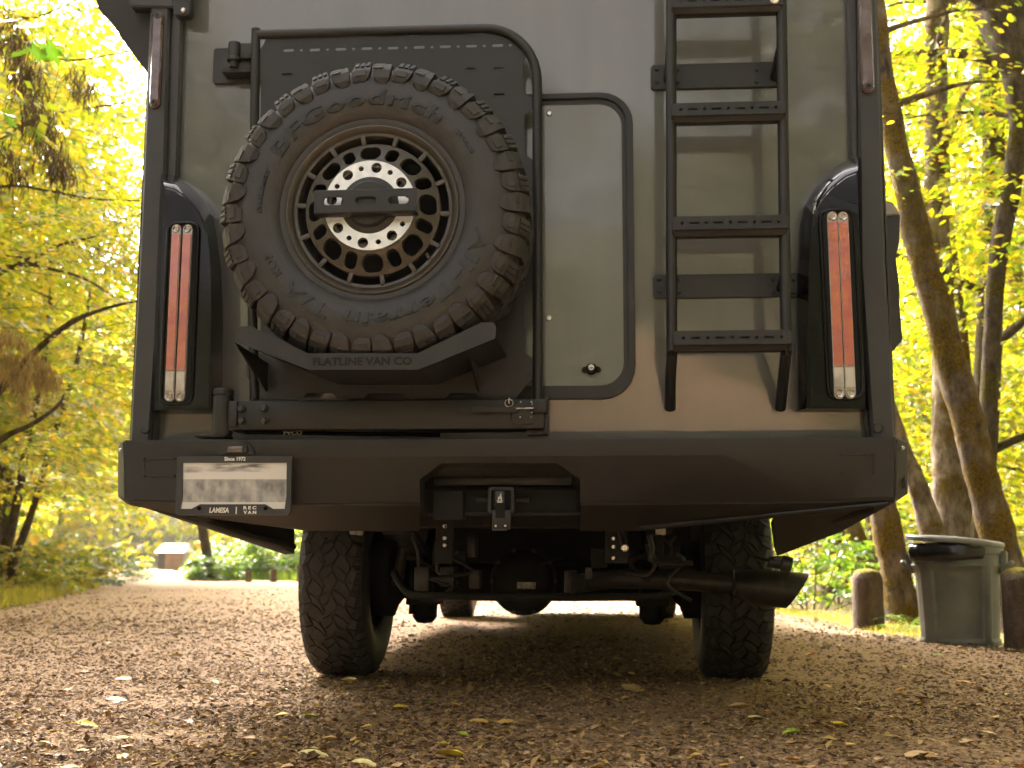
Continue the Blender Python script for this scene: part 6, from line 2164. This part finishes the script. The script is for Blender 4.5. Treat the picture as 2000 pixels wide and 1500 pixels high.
# --- far woods on the slopes, one mass
n_b = 680
ang = rt_.uniform(R(55), R(165), n_b)
rr = rt_.uniform(44, 120, n_b)
cxs, cys = rr * np.cos(ang), 20 + rr * np.sin(ang)
pos = []
for x, y in zip(cxs, cys):
    h0 = hgt_at(x, y)
    hh = rt_.uniform(7, 13)
    p = rt_.normal(0, 1, (230, 3))
    p /= np.linalg.norm(p, axis=1, keepdims=True)
    p *= rt_.uniform(0.4, 1, (230, 1)) ** 0.4
    pos.append(np.array([x, y, h0 + hh * 0.55]) + p * np.array([3.2, 3.2, hh * 0.55]))
pos = np.concatenate(pos)
xd = rt_.normal(0, 1, pos.shape)
nr = rt_.normal(0, 0.7, pos.shape) + np.array([0, 0, 0.8])
v, f = leaf_geo(pos, xd, nr, rt_.uniform(0.4, 0.9, len(pos)), DIAMOND)
fw = link(bpy.data.objects.new('distant_woods', np_mesh('distant_woods', v, f.ravel(), np.arange(0, f.size, 4), M['leaf_yellow'])))
tag(fw, 'far yellow green woods covering the slopes behind the road', kind='stuff')

# --- shrubs, ferns, grass
def shrub(c, r_, h_, n, label, mats, size, group=None, name='leafy_shrub', nleaf=22, tpl=OVATE, lean=0.35, cat='shrub'):
    e = empty(name, (c[0], c[1], 0), label, cat, group)
    a = rt_.uniform(0, 2 * math.pi, n)
    rad = r_ * np.sqrt(rt_.uniform(0, 1, n))
    z = h_ * rt_.uniform(0.06, 1.0, n) * (1 - 0.35 * (rad / r_) ** 2)
    org = np.stack([rad * np.cos(a), rad * np.sin(a), z], 1)
    d = np.stack([np.cos(a), np.sin(a), rt_.uniform(0.0, 0.4, n)], 1) + rt_.normal(0, 0.5, (n, 3)) * [1, 1, 0.2]
    obj('foliage', crown_mesh('foliage', org, d, rt_.uniform(0.25, 0.5, n) * (h_ / 0.9) ** 0.4, nleaf, size, mats, tpl, twig=0.0025, rng=rt_), None, e)
    bm = bmesh.new()
    for k in range(min(14, n)):
        o = org[k]
        add_tube(bm, [(o[0] * 0.3, o[1] * 0.3, -0.03), (o[0] * 0.7, o[1] * 0.7, o[2] * 0.6), tuple(o)], [0.007, 0.005, 0.003], 5)
    obj('stems', bm, M['bark_dark'], e)
    return e
shrub((2.45, 9.6), 0.7, 1.15, 46, 'bright green leafy shrub right behind the exhaust tip', GRN, 0.085)
shrub((3.05, 11.4), 0.9, 1.4, 50, 'tall green shrub in the gap left of the near bollard', GRN, 0.09)
shrub((2.2, 12.4), 0.8, 1.3, 44, 'yellowish shrub farther back under the skirt corner', LEAF, 0.09)
shrub((3.3, 8.4), 0.5, 0.55, 26, 'low green shrub around the mossy trunk foot', GRN, 0.07)
shrub((3.5, 6.3), 0.35, 0.35, 16, 'low leafy weeds at the left foot of the bin', GRN, 0.05)
shrub((4.6, 7.0), 0.5, 0.45, 20, 'low leafy weeds between the bin and the end bollard', GRN, 0.055)
shrub((5.4, 12.5), 1.2, 1.2, 60, 'pale green undergrowth shrub beyond the right hand trunks', LEAF, 0.10)
shrub((4.3, 14.5), 1.3, 1.3, 60, 'pale yellow shrub deep between the right hand trunks', YEL, 0.10)
shrub((7.4, 15.0), 1.5, 1.5, 60, 'broad shrub at the far right edge of the woods', LEAF, 0.11)
for px, py, D, r_, h_, m_, sz, lb in ((130, 1105, 21.5, 1.1, 0.75, [M['leaf_dark'], M['bark_dark']], 0.085, 'dark green shrub on the left verge under the trees'),
                                      (170, 1108, 24.5, 0.9, 0.7, [M['leaf_dark'], M['bark_dark']], 0.085, 'dark green shrub nearest the road on the left verge'),
                                      (60, 1120, 19.0, 1.0, 0.8, YEL, 0.13, 'yellow shrub at the far left frame edge'),
                                      (15, 1125, 16.5, 0.8, 0.7, YEL, 0.12, 'yellow bush in the tall grass on the left verge'),
                                      (415, 1125, 27.0, 0.45, 0.6, [M['leaf_green'], M['bark_dark']], 0.14, 'green shrub left of the far road posts'),
                                      (455, 1118, 29.0, 0.9, 0.9, GRN, 0.15, 'green shrub behind the first far road post'),
                                      (520, 1112, 28.8, 0.9, 1.0, GRN, 0.15, 'green shrub behind the middle far road post'),
                                      (575, 1105, 28.5, 0.9, 1.2, GRN, 0.15, 'green shrub close to the rear tyre behind the far posts'),
                                      (455, 1095, 33, 0.6, 1.0, LEAF, 0.13, 'tall pale shrub beside the far hut'),
                                      (500, 1070, 34, 1.5, 1.9, LEAF, 0.16, 'tall pale bush behind the far road posts'),
                                      (205, 1100, 31, 0.9, 0.9, YEL, 0.13, 'yellow bush by the far left road rail')):
    g_ = P(px, py, D - 3.7)
    shrub((g_.x, g_.y), r_, h_, 70, lb, m_, sz * 0.75, tpl=DIAMOND, nleaf=44)
def fern(c, n, L, label):
    e = empty('fern', c, label, 'fern')
    for k in range(n):
        a = 2 * math.pi * k / n + rt_.uniform(-0.3, 0.3)
        vs_, fs_ = [], []
        for i in range(16):
            t = i / 15
            rr_ = L * t
            z = L * (0.75 * t - 0.62 * t * t)
            w = 0.16 * L * math.sin(math.pi * min(1, 0.12 + t * 0.9)) + 0.003
            for s in (-1, 1):
                b0 = len(vs_)
                for q, (u, ww) in enumerate(((rr_, 0), (rr_ + 0.028 * L, 0), (rr_ + 0.05 * L, w), (rr_ + 0.03 * L, w))):
                    vs_.append((u * math.cos(a) - s * ww * math.sin(a), u * math.sin(a) + s * ww * math.cos(a), z + 0.02 - 0.25 * ww))
                fs_.append([b0, b0 + 1, b0 + 2, b0 + 3])
        obj('frond', np_mesh('frond', vs_, [v for f in fs_ for v in f], np.arange(0, 4 * len(fs_), 4), M['leaf_green']), None, e)
    return e
gp = ground_pt(1778, 1228)
fern((gp.x, gp.y, 0.0), 9, 0.34, 'small fern at the mossy trunk foot left of the bin')
gp = ground_pt(1760, 1238)
fern((gp.x, gp.y - 0.1, 0.0), 7, 0.22, 'smaller fern near the gravel edge beside the near bollard')

def grass_strip(name, pts, n, h_, w, label, m):
    """blades scattered about a list of (x, y, spread)"""
    pts = np.array(pts, float)
    i = rt_.integers(0, len(pts), n)
    p = np.zeros((n, 3))
    p[:, :2] = pts[i, :2] + rt_.normal(0, 1, (n, 2)) * pts[i, 2:3]
    xl_, xr_ = np.array([road_edges(y) for y in p[:, 1]]).T
    keep = (p[:, 0] < xl_ + 0.25 + rt_.normal(0, 0.15, n)) | (p[:, 0] > xr_ - 0.2 + rt_.normal(0, 0.12, n))
    p = p[keep]
    p[:, 2] = -0.02
    k = len(p)
    xd = rt_.normal(0, 0.42, (k, 3))
    xd[:, 2] = 1
    nr = rt_.normal(0, 1, (k, 3)) * [1, 1, 0.1]
    v, f = leaf_geo(p, xd, nr, h_ * rt_.uniform(0.4, 1.3, k), (np.array([(0, w, 0), (0.6, w * 0.7, 0.06), (1, 0, 0.2), (0, -w, 0)], float), [(0, 1, 2, 3)]))
    o = link(bpy.data.objects.new(name, np_mesh(name, v, f.ravel(), np.arange(0, f.size, 4), m)))
    tag(o, label, kind='stuff')
ys = np.linspace(0, 30, 60)
le = [(road_edges(y)[0] - 0.5, y, 0.5) for y in np.linspace(4, 30, 60)] + [(road_edges(y)[0] - 1.6, y, 0.8) for y in np.linspace(4, 24, 40)]
grass_strip('verge_grass', le, 34000, 0.17, 0.016, 'dry yellow grass along the left road edge', M['grass'])
re_ = [(road_edges(y)[1] + 0.18, y, 0.16) for y in np.linspace(1.0, 9.5, 70)] + [(road_edges(y)[1] + 0.9, y, 0.6) for y in np.linspace(3, 12, 30)]
grass_strip('roadside_grass', re_, 7000, 0.055, 0.02, 'short grass and weeds along the right road edge', M['grass'])
fe = [(x, y, 0.5) for x, y in zip(np.linspace(-10.2, -3.5, 40), np.linspace(24.6, 20.0, 40) + 0.6)]
grass_strip('far_grass', fe + [(a - 0.3, b + 1.0, 0.6) for a, b, _ in fe], 9000, 0.22, 0.03, 'low green growth round the far road posts', M['leaf_green'])

# ------------------------------------------------------------------ gravel and fallen leaves
def road_z(x, y):
    return 0.012 + bumpy(x, y)
def scatter(n, D0, D1, rng, pad=0.25):
    """points on the ground with even density in view"""
    u = rng.uniform(0, 1, n)
    D = 1 / (1 / D0 + u * (1 / D1 - 1 / D0))
    lat = np.where(rng.uniform(0, 1, n) < 0.8, rng.uniform(-0.56, 0.40, n), rng.uniform(-1.3, 1.0, n))
    x = CAM.x + lat * D
    y = CAM.y + D
    return x, y
def ramp_mat(name, stops, rough=0.85):
    m, n, l, b = nodes(name)
    g = n.new('ShaderNodeNewGeometry')
    r_ = n.new('ShaderNodeValToRGB')
    e = r_.color_ramp.elements
    while len(e) < len(stops):
        e.new(0.5)
    for el, (p, c) in zip(e, stops):
        el.position = p
        el.color = (*c, 1)
    l.new(g.outputs['Random Per Island'], r_.inputs[0])
    l.new(r_.outputs[0], b.inputs['Base Color'])
    b.inputs['Roughness'].default_value = rough
    b.inputs['Specular IOR Level'].default_value = 0.25
    return m
rs = np.random.default_rng(3)
n = 150000
x, y = scatter(n, 2.4, 20.0, rs)
ok = (x < np.interp(y, [p[1] for p in RP], [p[0] for p in RP]) - 0.1) & (x > np.interp(y, [p[1] for p in LP], [p[0] for p in LP]) + 0.1)
x, y = x[ok], y[ok]
dens = np.array([0.72 + 1.0 * noise.noise(Vector((a * 0.55, b * 0.28, 7.0))) + 0.5 * noise.noise(Vector((a * 2.2, b * 1.1, 4.0))) for a, b in zip(x, y)])
ok = rs.uniform(0, 1, len(x)) < np.clip(dens, 0.08, 1)
x, y = x[ok], y[ok]
n = len(x)
z = np.array([road_z(a, b) for a, b in zip(x, y)])
D = y - CAM.y
sz = np.clip(rs.lognormal(-5.42, 0.46, n), 0.0018, 0.0115) * np.clip(D / 6, 1.0, 1.6)
oct_ = np.array([(1, 0, 0), (-1, 0, 0), (0, 1, 0), (0, -1, 0), (0, 0, 0.62), (0, 0, -0.62)], float)
v = oct_[None] * (1 + rs.uniform(-0.38, 0.38, (n, 6, 3))) + rs.normal(0, 0.16, (n, 6, 3))
a = rs.uniform(0, 6.28, n)
ca, sa = np.cos(a), np.sin(a)
vx = v[..., 0] * ca[:, None] - v[..., 1] * sa[:, None]
vy = v[..., 0] * sa[:, None] + v[..., 1] * ca[:, None]
v = np.stack([vx * 1.25, vy, v[..., 2]], -1) * sz[:, None, None] + np.stack([x, y, z + sz * 0.22], 1)[:, None, :]
tri = np.array([(0, 2, 4), (2, 1, 4), (1, 3, 4), (3, 0, 4), (2, 0, 5), (1, 2, 5), (3, 1, 5), (0, 3, 5)])
f = tri[None] + (np.arange(n) * 6)[:, None, None]
st_m = ramp_mat('gravel_stones', [(0.0, (0.058, 0.041, 0.030)), (0.3, (0.165, 0.106, 0.062)), (0.7, (0.275, 0.176, 0.098)), (1.0, (0.45, 0.295, 0.17))])
gv = link(bpy.data.objects.new('gravel', np_mesh('gravel', v.reshape(-1, 3), f.ravel(), np.arange(0, f.size, 3), st_m)))
tag(gv, 'loose angular gravel stones scattered over the road', kind='stuff')
# shredded leaf litter
n = 42000
x, y = scatter(n, 2.4, 16.0, rs)
dens = np.array([0.55 + 0.9 * noise.noise(Vector((a * 0.9, b * 0.9, 2.0))) for a, b in zip(x, y)])
ok = (x < np.interp(y, [p[1] for p in RP], [p[0] for p in RP]) + 0.4) & (rs.uniform(0, 1, n) < np.clip(dens, 0.2, 1))
x, y = x[ok], y[ok]
n = len(x)
z = np.array([road_z(a, b) for a, b in zip(x, y)]) + rs.uniform(0.004, 0.011, n)
xd = rs.normal(0, 1, (n, 3)) * [1, 1, 0.22]
nr = rs.normal(0, 0.28, (n, 3)) + [0, 0, 1]
ls = np.clip(rs.lognormal(-4.1, 0.45, n), 0.006, 0.045)
v, f = leaf_geo(np.stack([x, y, z], 1), xd, nr, ls, (np.array([(0, 0.05, 0), (0.4, 0.32, 0.10), (1, 0.04, -0.08), (0.5, -0.28, 0.12)], float), [(0, 1, 2, 3)]))
lt_m = ramp_mat('leaf_litter', [(0.0, (0.075, 0.042, 0.020)), (0.4, (0.20, 0.115, 0.045)), (0.75, (0.34, 0.205, 0.085)), (0.95, (0.46, 0.31, 0.13)), (1.0, (0.46, 0.36, 0.05))], 0.7)
lt = link(bpy.data.objects.new('leaf_litter', np_mesh('leaf_litter', v, f.ravel(), np.arange(0, f.size, 4), lt_m)))
tag(lt, 'crumbled brown leaf litter strewn over the gravel', kind='stuff')

# whole leaves: a few shapes, each in several colours
def leaf_col(name, c1, c2):
    m, n_, l, b = nodes(name)
    tc = n_.new('ShaderNodeTexCoord')
    t = n_.new('ShaderNodeTexNoise')
    t.inputs['Scale'].default_value = 3.5
    t.inputs['Detail'].default_value = 4
    l.new(tc.outputs['Object'], t.inputs['Vector'])
    r_ = n_.new('ShaderNodeValToRGB')
    r_.color_ramp.elements[0].position, r_.color_ramp.elements[1].position = 0.36, 0.62
    r_.color_ramp.elements[0].color, r_.color_ramp.elements[1].color = (*c1, 1), (*c2, 1)
    l.new(t.outputs['Fac'], r_.inputs[0])
    l.new(r_.outputs[0], b.inputs['Base Color'])
    b.inputs['Roughness'].default_value = 0.55
    b.inputs['Transmission Weight'].default_value = 0.0
    return m
LC = {'pale': leaf_col('pale_yellow_leaf', (0.60, 0.50, 0.20), (0.74, 0.64, 0.30)), 'yellow': leaf_col('yellow_leaf', (0.64, 0.44, 0.03), (0.76, 0.57, 0.06)),
      'ochre': leaf_col('ochre_leaf', (0.54, 0.31, 0.07), (0.66, 0.43, 0.12)), 'tan': leaf_col('tan_leaf', (0.44, 0.27, 0.12), (0.58, 0.38, 0.19)),
      'brown': leaf_col('brown_leaf', (0.11, 0.065, 0.030), (0.22, 0.13, 0.055)), 'green': leaf_col('green_fallen_leaf', (0.14, 0.24, 0.02), (0.36, 0.42, 0.04)), 'orange': leaf_col('orange_leaf', (0.56, 0.25, 0.06), (0.66, 0.34, 0.11))}
def leaf_shape(k):
    rg_ = np.random.default_rng(40 + k)
    NX, NY = 9, 5
    curl = (0.25, 0.75, 1.2, 0.45, 0.9)[k]
    wid = (0.36, 0.30, 0.42, 0.26, 0.40)[k]
    vs_, fs_ = [], []
    for i in range(NX):
        t = i / (NX - 1)
        w = wid * (math.sin(math.pi * t ** 0.75) ** 0.8 + 0.01) * (1 + rg_.uniform(-0.12, 0.12))
        for j in range(NY):
            s = (j / (NY - 1) - 0.5) * 2
            z = 0.16 * curl * (abs(s) ** 1.6) * math.sin(math.pi * t) + 0.22 * curl * (t - 0.5) ** 2 * (1 if k != 3 else -1) + rg_.normal(0, 0.012)
            vs_.append((t - 0.5 + rg_.normal(0, 0.008), s * w * (1 - 0.18 * curl * abs(s)), z + 0.02))
    for i in range(NX - 1):
        for j in range(NY - 1):
            q = i * NY + j
            fs_.append((q, q + NY, q + NY + 1, q + 1))
    b0 = len(vs_)
    for (px_, pz) in ((-0.5, 0.06), (-0.72, 0.10), (-0.95, 0.05 + 0.1 * curl)):
        vs_ += [(px_, 0.012, pz), (px_, -0.012, pz)]
    fs_ += [(b0, b0 + 1, b0 + 3, b0 + 2), (b0 + 2, b0 + 3, b0 + 5, b0 + 4)]
    return vs_, fs_
LM = {}
def leaf_mesh(k, c):
    if (k, c) not in LM:
        vs_, fs_ = leaf_shape(k)
        me = bpy.data.meshes.new('fallen_leaf')
        me.from_pydata(vs_, [], fs_)
        finish(me, LC[c], 40)
        LM[(k, c)] = me
    return LM[(k, c)]
def put_leaf(x, y, L, c, k, label, group, yaw=None):
    o = link(bpy.data.objects.new('fallen_leaf', leaf_mesh(k, c)))
    o.location = (x, y, road_z(x, y) + 0.008)
    o.scale = (L, L, L)
    o.rotation_euler = (rs.normal(0, 0.14), rs.normal(0, 0.14), rs.uniform(0, 6.28) if yaw is None else yaw)
    return tag(o, label, 'leaf', group)
WHOLE = [(228, 1368, 44, 'pale', 0, 'large pale yellow oval leaf lying flat on the left gravel'),
         (682, 1330, 34, 'pale', 2, 'pale yellow leaf with stem just behind the left rear tyre'),
         (655, 1315, 26, 'tan', 1, 'small tan leaf touching the left rear tyre'),
         (345, 1283, 24, 'yellow', 4, 'bright yellow leaf on the gravel left of the rear tyre'),
         (388, 1276, 20, 'green', 0, 'bright green leaf beside the yellow one left of the tyre'),
         (506, 1409, 32, 'yellow', 1, 'yellow oval leaf left of the curled yellow leaf'),
         (549, 1405, 32, 'yellow', 4, 'curled yellow leaf between the oval leaf and the dark green one'),
         (607, 1406, 36, 'green', 4, 'dark green crumpled leaf behind the left tyre'),
         (612, 1476, 62, 'pale', 3, 'long pale tan leaf at the bottom left of centre'),
         (712, 1493, 52, 'pale', 3, 'pale leaf on the bottom edge left of the big curled one'),
         (880, 1480, 58, 'yellow', 2, 'big curled yellow leaf with upturned rim at bottom centre'),
         (905, 1441, 26, 'green', 1, 'green yellow leaf just above the big curled leaf'),
         (853, 1424, 26, 'green', 3, 'thin green leaf left above the big curled leaf'),
         (935, 1418, 40, 'ochre', 1, 'pointed ochre leaf in the dark shade behind the truck'),
         (985, 1417, 38, 'ochre', 0, 'broad ochre leaf right of the pointed one in the shade'),
         (780, 1386, 34, 'yellow', 3, 'narrow yellow leaf lying in the shade edge'),
         (847, 1399, 30, 'yellow', 0, 'yellow leaf in the shade nearest the differential'),
         (888, 1385, 26, 'orange', 2, 'small orange curled leaf in the shade behind the truck'),
         (840, 1381, 30, 'green', 1, 'dull green leaf in the truck shade'),
         (716, 1425, 24, 'ochre', 4, 'small ochre leaf between shade and light'),
         (750, 1440, 26, 'pale', 3, 'thin pale leaf right of the small ochre one'),
         (645, 1450, 32, 'tan', 2, 'tan leaf above the long pale leaf'),
         (484, 1447, 32, 'tan', 1, 'tan pointed leaf in the lower left gravel'),
         (420, 1466, 28, 'brown', 2, 'brown ochre crumpled leaf near the lower left corner'),
         (452, 1471, 22, 'tan', 4, 'small tan leaf beside the brown crumpled one'),
         (245, 1450, 40, 'pale', 1, 'pale curled leaf in the lower left foreground'),
         (118, 1485, 30, 'brown', 4, 'brown curled leaf on the bottom left edge'),
         (55, 1437, 30, 'pale', 0, 'pale leaf at the far lower left'),
         (168, 1421, 50, 'yellow', 3, 'long thin yellow leaf in the left foreground'),
         (365, 1416, 26, 'tan', 4, 'small tan leaf left of the yellow pair'),
         (238, 1331, 42, 'tan', 3, 'long tan leaf above the large pale oval one'),
         (345, 1245, 18, 'brown', 2, 'small brown leaf far left of the rear tyre'),
         (1235, 1350, 46, 'tan', 0, 'large tan leaf in the shade inside the right rear tyre'),
         (1442, 1388, 40, 'tan', 1, 'tan leaf just behind the right rear tyre'),
         (1482, 1408, 42, 'pale', 3, 'long pale green leaf behind the right rear tyre'),
         (1546, 1438, 36, 'green', 2, 'yellow green curled leaf right of the pale long one'),
         (1637, 1420, 34, 'yellow', 4, 'yellow leaf with raised stem right foreground'),
         (1620, 1426, 20, 'orange', 2, 'small orange leaf against the yellow raised one'),
         (1885, 1340, 40, 'orange', 0, 'large orange leaf in front of the bin'),
         (1970, 1362, 24, 'green', 1, 'yellow green leaf at the right frame edge'),
         (1762, 1353, 26, 'orange', 4, 'orange brown leaf left of the large orange one'),
         (1803, 1370, 26, 'brown', 1, 'dark brown leaf below the orange brown one'),
         (1879, 1271, 22, 'tan', 2, 'tan curled leaf standing against the bin foot'),
         (1832, 1281, 26, 'green', 0, 'green leaf on the gravel before the bin'),
         (1892, 1455, 40, 'tan', 4, 'tan curled leaf in the lower right corner'),
         (1930, 1438, 36, 'tan', 1, 'pale brown leaf right of the tan curled one'),
         (1800, 1484, 70, 'tan', 3, 'long tan leaf on the bottom right edge'),
         (1665, 1462, 32, 'ochre', 1, 'ochre leaf below the yellow raised one'),
         (1585, 1283, 24, 'orange', 2, 'small orange leaf between right tyre and bin'),
         (1670, 1282, 28, 'brown', 0, 'brown leaf midway between right tyre and bin'),
         (1760, 1282, 28, 'tan', 1, 'tan leaf left of the green leaf before the bin'),
         (1320, 1457, 22, 'tan', 2, 'tan leaf right of centre foreground'),
         (1360, 1483, 24, 'ochre', 4, 'ochre curled leaf right of centre on the bottom edge'),
         (1150, 1480, 30, 'tan', 2, 'tan leaf cluster low in front of the shade'),
         (1065, 1412, 30, 'brown', 0, 'dim brown leaf in the middle of the shade')]
for px, py, w, c, k, lb in WHOLE:
    g_ = G(px, py, 0.012)
    put_leaf(g_.x, g_.y, 1.02 * w * (g_.y - CAM.y) / F_PX, c, k, lb, 'whole leaves fallen on the road', rs.normal(0, 0.4) + (math.pi if rs.uniform() < 0.5 else 0))
x, y = scatter(210, 2.6, 9.5, rs)
cs = ['tan', 'tan', 'brown', 'ochre', 'orange', 'tan', 'pale', 'brown']
for a, b in zip(x, y):
    if a > np.interp(b, [p[1] for p in RP], [p[0] for p in RP]) + 0.1:
        continue
    put_leaf(a, b, rs.uniform(0.022, 0.050), cs[int(rs.integers(0, 8))], int(rs.integers(0, 5)), 'small dry brownish leaf among many strewn over the gravel', 'small dry leaves strewn over the gravel')

# ------------------------------------------------------------------ sunlit air under the trees
m, n_, l, b = nodes('pale_haze')
n_.remove(b)
vp = n_.new('ShaderNodeVolumePrincipled')
vp.inputs['Color'].default_value = (1.0, 0.97, 0.90, 1)
vp.inputs['Density'].default_value = 0.00035
vp.inputs['Anisotropy'].default_value = 0.5
l.new(vp.outputs[0], n_['Material Output'].inputs['Volume'])
hz = obj('haze', box(-140, 140, -60, 160, -1.2, 70, 0), m, None, 0)
tag(hz, 'thin sunlit haze hanging under the trees', kind='stuff')
